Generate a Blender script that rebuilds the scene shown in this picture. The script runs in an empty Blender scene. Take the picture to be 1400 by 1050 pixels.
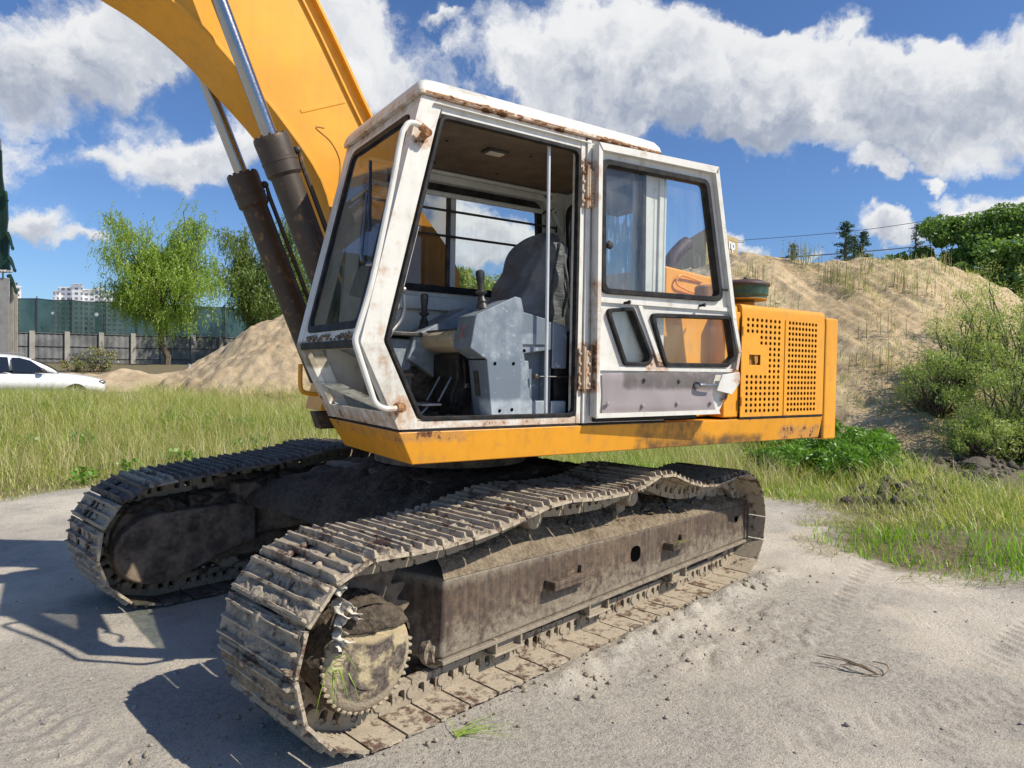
import bpy, bmesh, math, random
import numpy as np
from mathutils import Vector, Matrix, Quaternion

random.seed(7)
NR = np.random.default_rng(11)
S = bpy.context.scene
COL = S.collection
R = math.radians

# ------------------------------------------------------------------ camera
CAM_F = 934.3                       # focal length in pixels of a 1400 px wide picture
CAM_POS = Vector((-1.358, -3.013, 1.609))
CAM_R = Vector((0.8326612, -0.55349063, 0.01798486))
CAM_D = Vector((0.55377268, 0.83240263, -0.02101595))
CAM_U = Vector((-0.00333852, 0.02745869, 0.99961736))
cam_data = bpy.data.cameras.new('camera')
cam = bpy.data.objects.new('camera', cam_data)
COL.objects.link(cam)
cam_data.sensor_width = 36.0
cam_data.lens = 36.0 * CAM_F / 1400.0
cam_data.clip_start = 0.05
cam_data.clip_end = 6000.0
m = Matrix((CAM_R, CAM_U, -CAM_D)).transposed().to_4x4()
m.translation = CAM_POS
cam.matrix_world = m
S.camera = cam

# ------------------------------------------------------------------ light
SUN_EL, SUN_AZ = R(45.5), R(-53.0)   # azimuth counted from +X towards +Y
SUNV = Vector((math.cos(SUN_EL) * math.cos(SUN_AZ), math.cos(SUN_EL) * math.sin(SUN_AZ), math.sin(SUN_EL)))
sd = bpy.data.lights.new('sun', 'SUN')
sd.energy = 5.0
sd.angle = R(0.55)
sd.color = (1.0, 0.925, 0.80)
sun = bpy.data.objects.new('sun', sd)
sun.rotation_euler = SUNV.to_track_quat('Z', 'Y').to_euler()
sun.location = SUNV * 60
COL.objects.link(sun)

vs = S.view_settings
S.display_settings.display_device = 'sRGB'
vs.view_transform = 'Standard'
vs.look = 'None'
vs.exposure = 0.2
vs.gamma = 1.0
vs.use_curve_mapping = False

# ------------------------------------------------------------------ node helper
class NT:
    """small helper round a node tree: every method returns an output socket"""
    def __init__(s, tree):
        s.t = tree; s.n = tree.nodes; s.l = tree.links
    def new(s, kind, **kw):
        n = s.n.new(kind)
        for k, v in kw.items(): setattr(n, k, v)
        return n
    def put(s, sock, v):
        if v is None: return
        if isinstance(v, bpy.types.NodeSocket): s.l.new(v, sock)
        elif isinstance(v, (tuple, list)) and len(v) == 3 and sock.type == 'RGBA': sock.default_value = (*v, 1.0)
        else: sock.default_value = v
    def math(s, op, a, b=None, c=None, clamp=False):
        n = s.new('ShaderNodeMath', operation=op); n.use_clamp = clamp
        s.put(n.inputs[0], a); s.put(n.inputs[1], b); s.put(n.inputs[2], c)
        return n.outputs[0]
    def vmath(s, op, a, b=None, sc=None):
        n = s.new('ShaderNodeVectorMath', operation=op)
        s.put(n.inputs[0], a); s.put(n.inputs[1], b)
        if sc is not None: s.put(n.inputs['Scale'], sc)
        return n.outputs['Value' if op in ('LENGTH', 'DOT_PRODUCT', 'DISTANCE') else 'Vector']
    def mix(s, f, a, b, blend='MIX'):
        n = s.new('ShaderNodeMix', data_type='RGBA', blend_type=blend)
        s.put(n.inputs['Factor'], f); s.put(n.inputs[6], a); s.put(n.inputs[7], b)
        return n.outputs[2]
    def ramp(s, f, lo, hi, a=0.0, b=1.0):
        n = s.new('ShaderNodeMapRange', interpolation_type='SMOOTHSTEP')
        s.put(n.inputs[0], f); s.put(n.inputs[1], lo); s.put(n.inputs[2], hi); s.put(n.inputs[3], a); s.put(n.inputs[4], b)
        return n.outputs[0]
    def noise(s, vec, scale, detail=6.0, rough=0.55, dist=0.0, col=False):
        n = s.new('ShaderNodeTexNoise')
        s.put(n.inputs['Vector'], vec); n.inputs['Scale'].default_value = scale
        n.inputs['Detail'].default_value = detail; n.inputs['Roughness'].default_value = rough
        n.inputs['Distortion'].default_value = dist
        return n.outputs['Color' if col else 'Fac']
    def voronoi(s, vec, scale, feature='F1', out='Distance', rnd=1.0):
        n = s.new('ShaderNodeTexVoronoi', feature=feature)
        s.put(n.inputs['Vector'], vec); n.inputs['Scale'].default_value = scale
        n.inputs['Randomness'].default_value = rnd
        return n.outputs[out]
    def scale(s, vec, xyz):
        return s.vmath('MULTIPLY', vec, Vector(xyz))
    def sep(s, vec):
        n = s.new('ShaderNodeSeparateXYZ'); s.put(n.inputs[0], vec); return n.outputs
    def bump(s, h, strength=0.3, dist=0.01, normal=None):
        n = s.new('ShaderNodeBump'); n.inputs['Strength'].default_value = strength; n.inputs['Distance'].default_value = dist
        s.put(n.inputs['Height'], h)
        if normal is not None: s.put(n.inputs['Normal'], normal)
        return n.outputs[0]

def direction(u, v):
    return (CAM_R * ((u - 700) / CAM_F) + CAM_D + CAM_U * ((525 - v) / CAM_F))

# ------------------------------------------------------------------ sky
W = bpy.data.worlds.new('World'); S.world = W; W.use_nodes = True
T = NT(W.node_tree); T.n.clear()
SKY_STRENGTH = 0.078
sky = T.new('ShaderNodeTexSky', sky_type='NISHITA')
sky.sun_disc = False; sky.sun_elevation = SUN_EL; sky.sun_rotation = R(90) - SUN_AZ
sky.altitude = 100; sky.air_density = 1.0; sky.dust_density = 0.5; sky.ozone_density = 2.0
tc = T.new('ShaderNodeTexCoord').outputs['Generated']
nd = T.vmath('NORMALIZE', tc)
# warp the direction so that the cloud rims billow
w1 = T.vmath('SUBTRACT', T.noise(nd, 5.0, 3.0, 0.5, col=True), Vector((.5, .5, .5)))
w2 = T.vmath('SUBTRACT', T.noise(nd, 16.0, 6.0, 0.6, col=True), Vector((.5, .5, .5)))
wd = T.vmath('ADD', nd, T.vmath('ADD', T.vmath('SCALE', w1, sc=0.14), T.vmath('SCALE', w2, sc=0.10)))
# cloud banks: picture position the bank was seen at, half width and half height in the same pixels, weight
BANKS = [(90, 80, 190, 78, 1.0), (330, 20, 220, 80, .9), (250, 215, 125, 60, 1.15), (120, 225, 60, 22, .35), (55, 310, 75, 38, .9), (140, 335, 40, 20, .7),
         (505, 110, 130, 90, .95), (790, 80, 150, 95, 1.2), (950, 120, 190, 92, 1.3), (1100, 100, 150, 66, 1.15), (1170, 160, 190, 78, 1.25), (1350, 125, 110, 95, .72),
         (1190, 240, 42, 24, .8), (1290, 247, 26, 14, .75), (1380, 285, 90, 34, 1.0), (1215, 322, 55, 28, 1.0), (1085, 345, 50, 14, .8), (1003, 322, 36, 18, .85),
         (620, 20, 40, 18, .6), (700, 340, 130, 45, .9), (620, 300, 70, 60, .8), (1500, 60, 150, 80, .9), (-150, 200, 200, 110, 1.0), (700, -260, 420, 120, 1.0), (1300, -330, 300, 110, .9), (1650, 250, 120, 60, .9)]
dens = None; under = None
for (u, v, a, b, wgt) in BANKS:
    d = direction(u, v); dl = d.length; d = d.normalized()
    ex = CAM_R - d * CAM_R.dot(d); ex.normalize(); ey = d.cross(ex); ey.normalize()
    if ey.z < 0: ey = -ey
    ra, rb = a / CAM_F / dl, b / CAM_F / dl
    px_ = T.vmath('DOT_PRODUCT', wd, ex / ra); py_ = T.vmath('DOT_PRODUCT', wd, ey / rb)
    front = T.math('GREATER_THAN', T.vmath('DOT_PRODUCT', nd, d), 0.3)
    # subtract the bank centre's own coordinates (0 by construction) and measure an elliptical radius
    q = T.math('ADD', T.math('MULTIPLY', px_, px_), T.math('MULTIPLY', py_, py_))
    g = T.math('MULTIPLY', T.math('SUBTRACT', 1.18, T.math('SQRT', q), clamp=True), front)
    g = T.math('MULTIPLY', g, wgt)
    low = T.math('MULTIPLY', g, T.math('MULTIPLY_ADD', py_, -0.6, 0.55, clamp=True))
    dens = g if dens is None else T.math('ADD', dens, g)
    under = low if under is None else T.math('ADD', under, low)
# thin stray cloud everywhere else
stray = T.math('MULTIPLY', T.ramp(T.noise(T.scale(nd, (1, 1, 2.2)), 3.2, 6, .55), .56, .80), .35)
fine = T.noise(wd, 26.0, 7.0, 0.60)
big = T.noise(wd, 8.5, 7.0, 0.55)
puff = T.voronoi(T.vmath('ADD', wd, T.vmath('SCALE', w2, sc=.05)), 13.0, 'SMOOTH_F1')
tot = T.math('ADD', T.math('MULTIPLY', T.math('MINIMUM', dens, 1.05), T.math('MULTIPLY_ADD', big, 1.7, .12)), T.math('MULTIPLY_ADD', fine, .75, -.375))
tot = T.math('ADD', tot, T.math('MULTIPLY_ADD', puff, -.45, .16))
alpha = T.ramp(tot, .20, .66)
alpha = T.math('MAXIMUM', alpha, T.math('MULTIPLY', T.ramp(T.math('ADD', T.math('MULTIPLY', dens, .55), stray), .15, .9), .28))
# towards the sun each billow is bright, its underside grey
up = T.noise(T.vmath('ADD', wd, SUNV * .022), 8.5, 7.0, 0.55)
lit = T.math('MULTIPLY', T.math('SUBTRACT', big, up), 1.6)
frac = T.math('DIVIDE', under, T.math('MAXIMUM', dens, .08))
th = T.math('ADD', frac, T.math('MULTIPLY', T.math('MINIMUM', dens, 1.3), .38))
th = T.math('ADD', th, T.math('ADD', T.math('MULTIPLY_ADD', fine, .55, -.275), T.math('ADD', T.math('MULTIPLY_ADD', puff, .55, -.2), T.math('MULTIPLY_ADD', big, .7, -.35))))
thick = T.ramp(T.math('SUBTRACT', th, lit), .66, 1.70)
k = 1.0 / SKY_STRENGTH
ccol = T.mix(thick, (0.74 * k, .75 * k, .765 * k), (0.245 * k, .295 * k, .40 * k))
ccol = T.mix(T.math('MULTIPLY', T.ramp(T.math('ADD', T.math('MULTIPLY_ADD', puff, -.5, .3), T.math('ADD', lit, T.math('MULTIPLY', fine, .3))), .20, .70), .40), ccol, (0.88 * k, .875 * k, .865 * k))
blue = T.mix(1.0, sky.outputs[0], (0.82, 1.08, 1.46), 'MULTIPLY')
skyc = T.mix(alpha, blue, ccol)
bg = T.new('ShaderNodeBackground'); T.put(bg.inputs['Color'], skyc); bg.inputs['Strength'].default_value = SKY_STRENGTH
wo = T.new('ShaderNodeOutputWorld'); T.l.new(bg.outputs[0], wo.inputs[0])

# ------------------------------------------------------------------ object helpers
def link(o):
    COL.objects.link(o); return o

def tag(o, label=None, cat=None, group=None, kind=None):
    if label: o['label'] = label
    if cat: o['category'] = cat
    if group: o['group'] = group
    if kind: o['kind'] = kind
    return o

def empty(name, loc):
    o = bpy.data.objects.new(name, None); o.location = loc; o.empty_display_size = .2
    return link(o)

def adopt(o, parent):
    """parent while keeping the mesh coordinates in world space"""
    if parent is not None:
        o.parent = parent
        p = parent; t = Vector((0, 0, 0))
        while p is not None:
            t += p.matrix_parent_inverse.translation + p.location; p = p.parent
        o.matrix_parent_inverse = Matrix.Translation(-t)
    return o

class MB:
    """collects shapes, becomes ONE mesh object"""
    def __init__(s): s.v = []; s.f = []; s.xf = None
    def add(s, vs, fs):
        b = len(s.v)
        if s.xf is not None: vs = [s.xf(v) for v in vs]
        s.v += [tuple(v) for v in vs]; s.f += [tuple(i + b for i in q) for q in fs]
    def box(s, x0, x1, y0, y1, z0, z1):
        x0, x1 = min(x0, x1), max(x0, x1); y0, y1 = min(y0, y1), max(y0, y1); z0, z1 = min(z0, z1), max(z0, z1)
        s.add([(x0, y0, z0), (x1, y0, z0), (x1, y1, z0), (x0, y1, z0), (x0, y0, z1), (x1, y0, z1), (x1, y1, z1), (x0, y1, z1)],
              [(0, 3, 2, 1), (4, 5, 6, 7), (0, 1, 5, 4), (1, 2, 6, 5), (2, 3, 7, 6), (3, 0, 4, 7)])
    def hexa(s, p):   # 8 points, ordered like box
        s.add(p, [(0, 3, 2, 1), (4, 5, 6, 7), (0, 1, 5, 4), (1, 2, 6, 5), (2, 3, 7, 6), (3, 0, 4, 7)])
    def prism(s, poly, a0, a1, ax='y'):
        """poly: 2-D outline, extruded along ax from a0 to a1 (x,z for y; y,z for x; x,y for z)"""
        mk = {'y': lambda p, a: (p[0], a, p[1]), 'x': lambda p, a: (a, p[0], p[1]), 'z': lambda p, a: (p[0], p[1], a)}[ax]
        n = len(poly)
        s.add([mk(p, a0) for p in poly] + [mk(p, a1) for p in poly],
              [tuple(range(n)), tuple(range(2 * n - 1, n - 1, -1))] + [(i, i + n, (i + 1) % n + n, (i + 1) % n) for i in range(n)])
    def ring(s, outer, inner, a0, a1, ax='y', fn=None):
        """plate between two outlines of the same length; fn(p,a) may place the points itself"""
        mk = fn or {'y': lambda p, a: (p[0], a, p[1]), 'x': lambda p, a: (a, p[0], p[1]), 'z': lambda p, a: (p[0], p[1], a)}[ax]
        n = len(outer)
        vs = [mk(p, a0) for p in outer] + [mk(p, a0) for p in inner] + [mk(p, a1) for p in outer] + [mk(p, a1) for p in inner]
        fs = []
        for i in range(n):
            j = (i + 1) % n
            fs += [(i, j, n + j, n + i), (2 * n + i, 3 * n + i, 3 * n + j, 2 * n + j), (i, 2 * n + i, 2 * n + j, j), (n + i, n + j, 3 * n + j, 3 * n + i)]
        s.add(vs, fs)
    def tube(s, path, r, n=10, closed=False):
        P = [Vector(p) for p in path]; m_ = len(P)
        rs = r if isinstance(r, (list, tuple)) else [r] * m_
        vs = []; up = None
        for i, p in enumerate(P):
            t = (P[min(i + 1, m_ - 1)] - P[max(i - 1, 0)]).normalized()
            if up is None:
                up = Vector((0, 0, 1)) if abs(t.z) < .9 else Vector((1, 0, 0))
            a = t.cross(up).normalized(); b = a.cross(t).normalized(); up = b
            for k_ in range(n):
                an = 2 * math.pi * k_ / n
                vs.append(p + (a * math.cos(an) + b * math.sin(an)) * rs[i])
        fs = []
        for i in range(m_ - 1):
            for k_ in range(n):
                k2 = (k_ + 1) % n
                fs.append((i * n + k_, i * n + k2, (i + 1) * n + k2, (i + 1) * n + k_))
        fs.append(tuple(range(n - 1, -1, -1))); fs.append(tuple(range((m_ - 1) * n, m_ * n)))
        s.add(vs, fs)
    def cyl(s, p0, p1, r0, r1=None, n=20):
        s.tube([p0, p1], [r0, r0 if r1 is None else r1], n)
    def lathe(s, prof, origin, axis=(0, 0, 1), n=32):
        """prof: list of (radius, height) along axis"""
        A = Vector(axis).normalized(); u = A.orthogonal().normalized(); w = A.cross(u)
        o = Vector(origin); vs = []
        for (r, h) in prof:
            for k_ in range(n):
                an = 2 * math.pi * k_ / n
                vs.append(o + A * h + (u * math.cos(an) + w * math.sin(an)) * r)
        fs = []
        for i in range(len(prof) - 1):
            for k_ in range(n):
                k2 = (k_ + 1) % n
                fs.append((i * n + k_, i * n + k2, (i + 1) * n + k2, (i + 1) * n + k_))
        if prof[0][0] > 1e-6: fs.append(tuple(range(n - 1, -1, -1)))
        if prof[-1][0] > 1e-6: fs.append(tuple(range((len(prof) - 1) * n, len(prof) * n)))
        s.add(vs, fs)
    def blob(s, c, r, seed=0, sub=2, rough=.25, flat=1.0):
        bm = bmesh.new(); bmesh.ops.create_icosphere(bm, subdivisions=sub, radius=1.0)
        rg = random.Random(seed); ph = [rg.uniform(0, 6) for _ in range(6)]
        vs = []
        for v in bm.verts:
            p = v.co; k_ = 1 + rough * (math.sin(p.x * 3.1 + ph[0]) * math.sin(p.y * 2.7 + ph[1]) + .6 * math.sin(p.z * 5 + ph[2]) * math.sin(p.x * 4.4 + ph[3]))
            rr = r if isinstance(r, (tuple, list)) else (r, r, r * flat)
            vs.append((c[0] + p.x * k_ * rr[0], c[1] + p.y * k_ * rr[1], c[2] + p.z * k_ * rr[2]))
        s.add(vs, [tuple(v.index for v in f.verts) for f in bm.faces]); bm.free()
    def build(s, name, mat, parent=None, bevel=0.0, seg=2, smooth=35, sub=0):
        me = bpy.data.meshes.new(name); me.from_pydata(s.v, [], s.f); me.validate(); 
        bm = bmesh.new(); bm.from_mesh(me); bmesh.ops.recalc_face_normals(bm, faces=bm.faces); bm.to_mesh(me); bm.free()
        me.materials.append(mat)
        if smooth:
            me.shade_smooth(); me.set_sharp_from_angle(angle=R(smooth))
        o = link(bpy.data.objects.new(name, me))
        if bevel:
            b = o.modifiers.new('bevel', 'BEVEL'); b.width = bevel; b.segments = seg; b.limit_method = 'ANGLE'; b.angle_limit = R(32); b.harden_normals = True
        if sub:
            b = o.modifiers.new('subsurf', 'SUBSURF'); b.levels = sub; b.render_levels = sub
        return adopt(o, parent)

def fast_mesh(name, V, F, mat, parent=None, smooth=False, attr=None):
    """numpy vertices (n,3) and faces (m,k) to one object"""
    me = bpy.data.meshes.new(name)
    V = np.ascontiguousarray(V, dtype=np.float32); F = np.ascontiguousarray(F, dtype=np.int32)
    k_ = F.shape[1]
    me.vertices.add(len(V)); me.vertices.foreach_set('co', V.ravel())
    me.loops.add(F.size); me.loops.foreach_set('vertex_index', F.ravel())
    me.polygons.add(len(F)); me.polygons.foreach_set('loop_start', np.arange(0, F.size, k_, dtype=np.int32))
    me.update(calc_edges=True)
    if smooth: me.polygons.foreach_set('use_smooth', np.ones(len(F), dtype=bool))
    for n_, a in (attr or {}).items():
        at = me.attributes.new(n_, 'FLOAT', 'POINT'); at.data.foreach_set('value', np.ascontiguousarray(a, dtype=np.float32))
    me.materials.append(mat)
    o = link(bpy.data.objects.new(name, me))
    return adopt(o, parent)

def rpoly(pts, rad, seg=5):
    """outline with rounded corners; rad one number or one per corner"""
    out = []; n = len(pts)
    for i, p in enumerate(pts):
        r = rad[i] if isinstance(rad, (list, tuple)) else rad
        p = Vector(p); a = Vector(pts[i - 1]) - p; b = Vector(pts[(i + 1) % n]) - p
        la, lb = a.length, b.length; a.normalize(); b.normalize()
        half = a.angle(b) / 2
        d = min(r / math.tan(half), la * .49, lb * .49)
        p0, p1 = p + a * d, p + b * d
        for k_ in range(seg + 1):
            t = k_ / seg
            q = p0 * (1 - t) ** 2 + p * 2 * t * (1 - t) + p1 * t * t
            out.append((q.x, q.y))
    return out

def shrink(pts, d):
    """offset a convex-ish outline inwards by d (corner by corner, before rounding)"""
    n = len(pts); area = sum(pts[i - 1][0] * pts[i][1] - pts[i][0] * pts[i - 1][1] for i in range(n))
    sg = 1 if area > 0 else -1; out = []
    for i in range(n):
        p = Vector(pts[i]); a = (p - Vector(pts[i - 1])).normalized(); b = (Vector(pts[(i + 1) % n]) - p).normalized()
        na = Vector((-a.y, a.x)) * sg; nb = Vector((-b.y, b.x)) * sg
        k_ = (na + nb); k_ = k_ / max(.3, k_.dot(na))
        q = p + k_ * d; out.append((q.x, q.y))
    return out

def catmull(P, n=8):
    P = [np.array(p, float) for p in P]; out = []
    for i in range(len(P) - 1):
        p0 = P[max(i - 1, 0)]; p1 = P[i]; p2 = P[i + 1]; p3 = P[min(i + 2, len(P) - 1)]
        for k_ in range(n):
            t = k_ / n
            out.append(.5 * ((2 * p1) + (-p0 + p2) * t + (2 * p0 - 5 * p1 + 4 * p2 - p3) * t * t + (-p0 + 3 * p1 - 3 * p2 + p3) * t ** 3))
    out.append(P[-1]); return [tuple(q) for q in out]

# value noise for terrain, numpy
def vnoise(x, y, seed=0):
    xi = np.floor(x).astype(np.int64); yi = np.floor(y).astype(np.int64); fx = x - xi; fy = y - yi
    def h(a, b):
        n = (a * 374761393 + b * 668265263 + seed * 974634777) & 0xffffffff
        n = ((n ^ (n >> 13)) * 1274126177) & 0xffffffff
        return ((n ^ (n >> 16)) & 0xffff) / 65535.0
    sx = fx * fx * (3 - 2 * fx); sy = fy * fy * (3 - 2 * fy)
    return (h(xi, yi) * (1 - sx) + h(xi + 1, yi) * sx) * (1 - sy) + (h(xi, yi + 1) * (1 - sx) + h(xi + 1, yi + 1) * sx) * sy
def fbm(x, y, f=1.0, o=4, seed=0):
    t = 0; a = 1; n = 0
    for i in range(o):
        t = t + a * vnoise(x * f, y * f, seed + i); n += a; a *= .5; f *= 2.03
    return t / n - .5
def sstep(x, a, b):
    t = np.clip((x - a) / (b - a), 0, 1); return t * t * (3 - 2 * t)
# ------------------------------------------------------------------ materials
def new_mat(name):
    m_ = bpy.data.materials.new(name); m_.use_nodes = True
    t = NT(m_.node_tree); t.n.clear()
    out = t.new('ShaderNodeOutputMaterial'); b = t.new('ShaderNodeBsdfPrincipled'); t.l.new(b.outputs[0], out.inputs[0])
    t.b = b; t.out = out; t.co = t.new('ShaderNodeTexCoord').outputs['Object']
    return m_, t
def fin(t, col, rough=.6, metal=0.0, bump=None, spec=.5):
    t.put(t.b.inputs['Base Color'], col); t.put(t.b.inputs['Roughness'], rough); t.put(t.b.inputs['Metallic'], metal)
    t.put(t.b.inputs['Specular IOR Level'], spec)
    if bump is not None: t.put(t.b.inputs['Normal'], bump)
def zone(t, co, box, soft):
    """1 inside the world-space box, falling to 0 over soft metres"""
    x0, x1, y0, y1, z0, z1 = box
    c = Vector(((x0 + x1) / 2, (y0 + y1) / 2, (z0 + z1) / 2)); h = Vector(((x1 - x0) / 2, (y1 - y0) / 2, (z1 - z0) / 2))
    d = t.vmath('SUBTRACT', t.vmath('ABSOLUTE', t.vmath('SUBTRACT', co, c)), h)
    d = t.vmath('LENGTH', t.vmath('MAXIMUM', d, Vector((0, 0, 0))))
    return t.ramp(d, 0.0, soft, 1.0, 0.0)

def painted(name, base, rust_zones=(), rust=.30, soil=(.10, .085, .06), soil_amt=.25, soil_shade_zones=(), rough=.42, chips=None, seed=0.0, fade=.12, streak=.4):
    m_, t = new_mat(name)
    co = t.vmath('ADD', t.co, Vector((seed, seed * .7, 0)))
    n1 = t.noise(co, 2.1, 5, .6); n2 = t.noise(co, 11, 9, .65); n3 = t.noise(co, 42, 6, .7)
    st = t.noise(t.scale(co, (26, 26, 1.6)), 1.0, 5, .6)          # run-off marks that go down
    col = t.mix(t.ramp(n1, .3, .75), tuple(c * (1 - fade) for c in base), tuple(min(1, c * (1 + fade * .5)) for c in base))
    col = t.mix(t.math('MULTIPLY', t.ramp(n3, .45, .8), .10), col, tuple(c * .6 for c in base))
    # settled dirt; on the deck also the painted shadow of the door
    dz = None
    for (bx, sf, am) in soil_shade_zones:
        z = t.math('MULTIPLY', zone(t, t.co, bx, sf), am); dz = z if dz is None else t.math('MAXIMUM', dz, z)
    dm = t.math('MULTIPLY', t.ramp(t.math('ADD', t.math('MULTIPLY', n2, .6), t.math('MULTIPLY', st, streak)), .42, .72), soil_amt)
    if dz is not None:
        dm = t.math('MAXIMUM', dm, t.ramp(t.math('ADD', t.math('MULTIPLY', dz, .8), t.math('MULTIPLY_ADD', st, .3, t.math('MULTIPLY', n2, .9))), .78, 1.42))
    col = t.mix(dm, col, soil)
    if chips:
        cm = t.ramp(t.math('MULTIPLY_ADD', t.noise(co, 17, 10, .74), .8, t.math('MULTIPLY', n1, .25)), .600, .62)
        col = t.mix(t.math('MULTIPLY', cm, .75), col, chips)
    # rust: everywhere a little, a lot in the zones
    rz = None
    for (bx, sf, am) in rust_zones:
        z = t.math('MULTIPLY', zone(t, t.co, bx, sf), am); rz = z if rz is None else t.math('MAXIMUM', rz, z)
    rn = t.math('MULTIPLY_ADD', n2, .75, t.math('MULTIPLY', n3, .25))
    r0 = t.math('ADD', rn, t.math('MULTIPLY', st, .18))
    if rz is not None: r0 = t.math('ADD', r0, t.math('MULTIPLY', rz, .21))
    core = t.ramp(r0, 1.045 - rust, 1.10 - rust)
    halo = t.ramp(r0, .86 - rust, 1.05 - rust)
    col = t.mix(t.math('MULTIPLY', halo, .62), col, (.44, .23, .095))
    rc = t.mix(t.ramp(n3, .35, .65), (.055, .022, .012), (.20, .075, .026))
    col = t.mix(core, col, rc)
    h = t.math('ADD', t.math('MULTIPLY', core, -.6), t.math('MULTIPLY', t.math('MULTIPLY', core, n3), 1.4))
    h = t.math('ADD', h, t.math('MULTIPLY', n1, .7))
    rg = t.math('ADD', t.math('MULTIPLY_ADD', n2, .22, rough - .1), t.math('MULTIPLY', core, .35), clamp=True)
    rg = t.math('MAXIMUM', rg, t.math('MULTIPLY', dm, .8))
    fin(t, col, rg, 0.0, t.bump(h, .35, .006), .4)
    return m_

def plain(name, col, rough=.5, metal=0.0, var=.25, scale=14, bump=.15, dust=0.0, dustc=(.33, .28, .21), spec=.5):
    m_, t = new_mat(name)
    n = t.noise(t.co, scale, 7, .6); n2 = t.noise(t.co, scale * 5, 5, .6)
    c = t.mix(t.ramp(n, .3, .7), tuple(x * (1 - var) for x in col), tuple(min(1, x * (1 + var)) for x in col))
    if dust: c = t.mix(t.math('MULTIPLY', t.ramp(t.math('MULTIPLY_ADD', n2, .4, t.math('MULTIPLY', n, .7)), .42, .75), dust), c, dustc)
    fin(t, c, t.math('MULTIPLY_ADD', n2, .25, rough - .12, clamp=True), metal, t.bump(t.math('ADD', n, t.math('MULTIPLY', n2, .5)), bump, .004), spec)
    return m_

M = {}
M['yellow'] = painted('yellow_paint', (.77, .335, .022), rust=.235, soil_amt=.16, rough=.38, fade=.08,
    rust_zones=[((.0, .35, -.01, .02, 1.265, 1.31), .05, 1.0), ((3.0, 3.45, -.01, .02, 1.14, 1.21), .05, .95), ((.1, 3.4, -.02, .02, 1.295, 1.31), .012, .6),
                ((-.0, .02, 0, 1.0, 1.25, 1.31), .03, .7)],
    soil_shade_zones=[((1.7, 2.75, -.02, .05, 1.10, 1.16), .10, .75), ((1.6, 2.1, -.02, .05, 1.12, 1.3), .1, .62), ((3.2, 3.5, -.02, .02, 1.12, 1.3), .08, .25)], soil=(.05, .042, .03))  # dark zones hold real stain plus the open door's shadow, painted in
M['boom_yellow'] = painted('boom_yellow_paint', (.80, .37, .026), rust=.13, soil_amt=.16, rough=.40, seed=3.1, fade=.13,
    rust_zones=[((-1.2, -.4, 1.5, 1.9, 3.3, 3.9), .1, .35)])
M['white'] = painted('white_paint', (.70, .68, .615), rust=.21, soil=(.26, .22, .15), soil_amt=.30, rough=.40, seed=1.3, fade=.05,
    rust_zones=[((.08, 1.7, -.05, .02, 2.920, 2.940), .016, 1.15), ((.12, .62, -.06, .03, 2.925, 2.940), .024, 1.3), ((1.15, 1.7, -.06, .03, 2.925, 2.94), .02, 1.3), ((.02, .10, .0, 1.05, 2.90, 2.95), .03, .8),
                ((-.03, .05, -.05, .03, 1.31, 1.45), .07, .95), ((-.1, .0, .05, 1.02, 1.31, 1.42), .07, .85), ((.07, .14, -.05, .03, 2.70, 2.78), .06, 1.0),
                ((1.09, 1.17, -.05, .05, 1.5, 1.75), .05, 1.1), ((1.09, 1.17, -.05, .05, 2.55, 2.78), .04, .95), ((2.3, 2.5, -.2, .05, 1.45, 1.75), .07, .95),
                ((1.58, 1.72, -.1, .02, 1.60, 1.70), .05, 1.0), ((.1, 1.1, -.01, .1, 1.31, 1.36), .02, .8), ((1.17, 1.22, -.06, 0, 1.9, 2.1), .04, .6),
                ((-.16, -.02, -.01, .03, 1.55, 2.8), .01, .35)],
    soil_shade_zones=[((-.25, -.05, .05, 1.02, 1.62, 1.73), .05, .9), ((.25, .45, -.05, .02, 2.97, 3.0), .05, .55), ((-.2, .05, -.005, .02, 1.35, 1.72), .02, .5)])
M['inner_white'] = painted('inside_white_paint', (.62, .64, .62), rust=.13, soil=(.22, .19, .14), soil_amt=.3, rough=.5, seed=5.0)
M['console'] = painted('grey_blue_paint', (.155, .19, .23), rust=.08, chips=(.40, .44, .47), soil=(.40, .44, .47), soil_amt=.7, rough=.45, seed=2.2, streak=.15,
    soil_shade_zones=[((.4, .75, 0, .2, 1.7, 2.05), .1, .45), ((.5, 1.2, 0, .2, 1.33, 1.42), .06, .75), ((.78, .86, 0, .2, 1.4, 1.8), .03, .5), ((.3, .95, .6, .97, 1.5, 2.), .1, .5)])
M['door_panel'] = painted('mauve_grey_panel', (.33, .285, .285), rust=.06, soil=(.12, .105, .10), soil_amt=.45, rough=.33, seed=4.0,
    soil_shade_zones=[((1.4, 2.2, -.2, .05, 1.53, 1.6), .06, .9)], streak=.05)
M['black'] = plain('black_rubber', (.012, .012, .013), .6, dust=.08, var=.3, spec=.2)
M['blackpaint'] = plain('black_paint', (.02, .02, .021), .4, dust=.15)
M['cylinder'] = painted('dark_cylinder_paint', (.055, .041, .030), rust=.24, soil=(.17, .095, .042), soil_amt=.8, rough=.5, seed=6.0, streak=.2)
M['chrome'] = plain('chrome_rod', (.33, .33, .335), .2, 1.0, var=.04, bump=.02)
M['steel'] = plain('bare_steel', (.30, .29, .28), .42, 1.0, var=.2)
M['alu'] = plain('pale_metal_tube', (.62, .62, .60), .4, .3, var=.1, dust=.15)
M['headliner'] = plain('brown_headliner', (.135, .10, .072), .8, var=.18, scale=6, dust=.2, dustc=(.22, .18, .13))
M['floor'] = plain('dirty_floor', (.045, .036, .028), .9, var=.5, scale=20, dust=.7, dustc=(.16, .12, .085), bump=.5)
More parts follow.
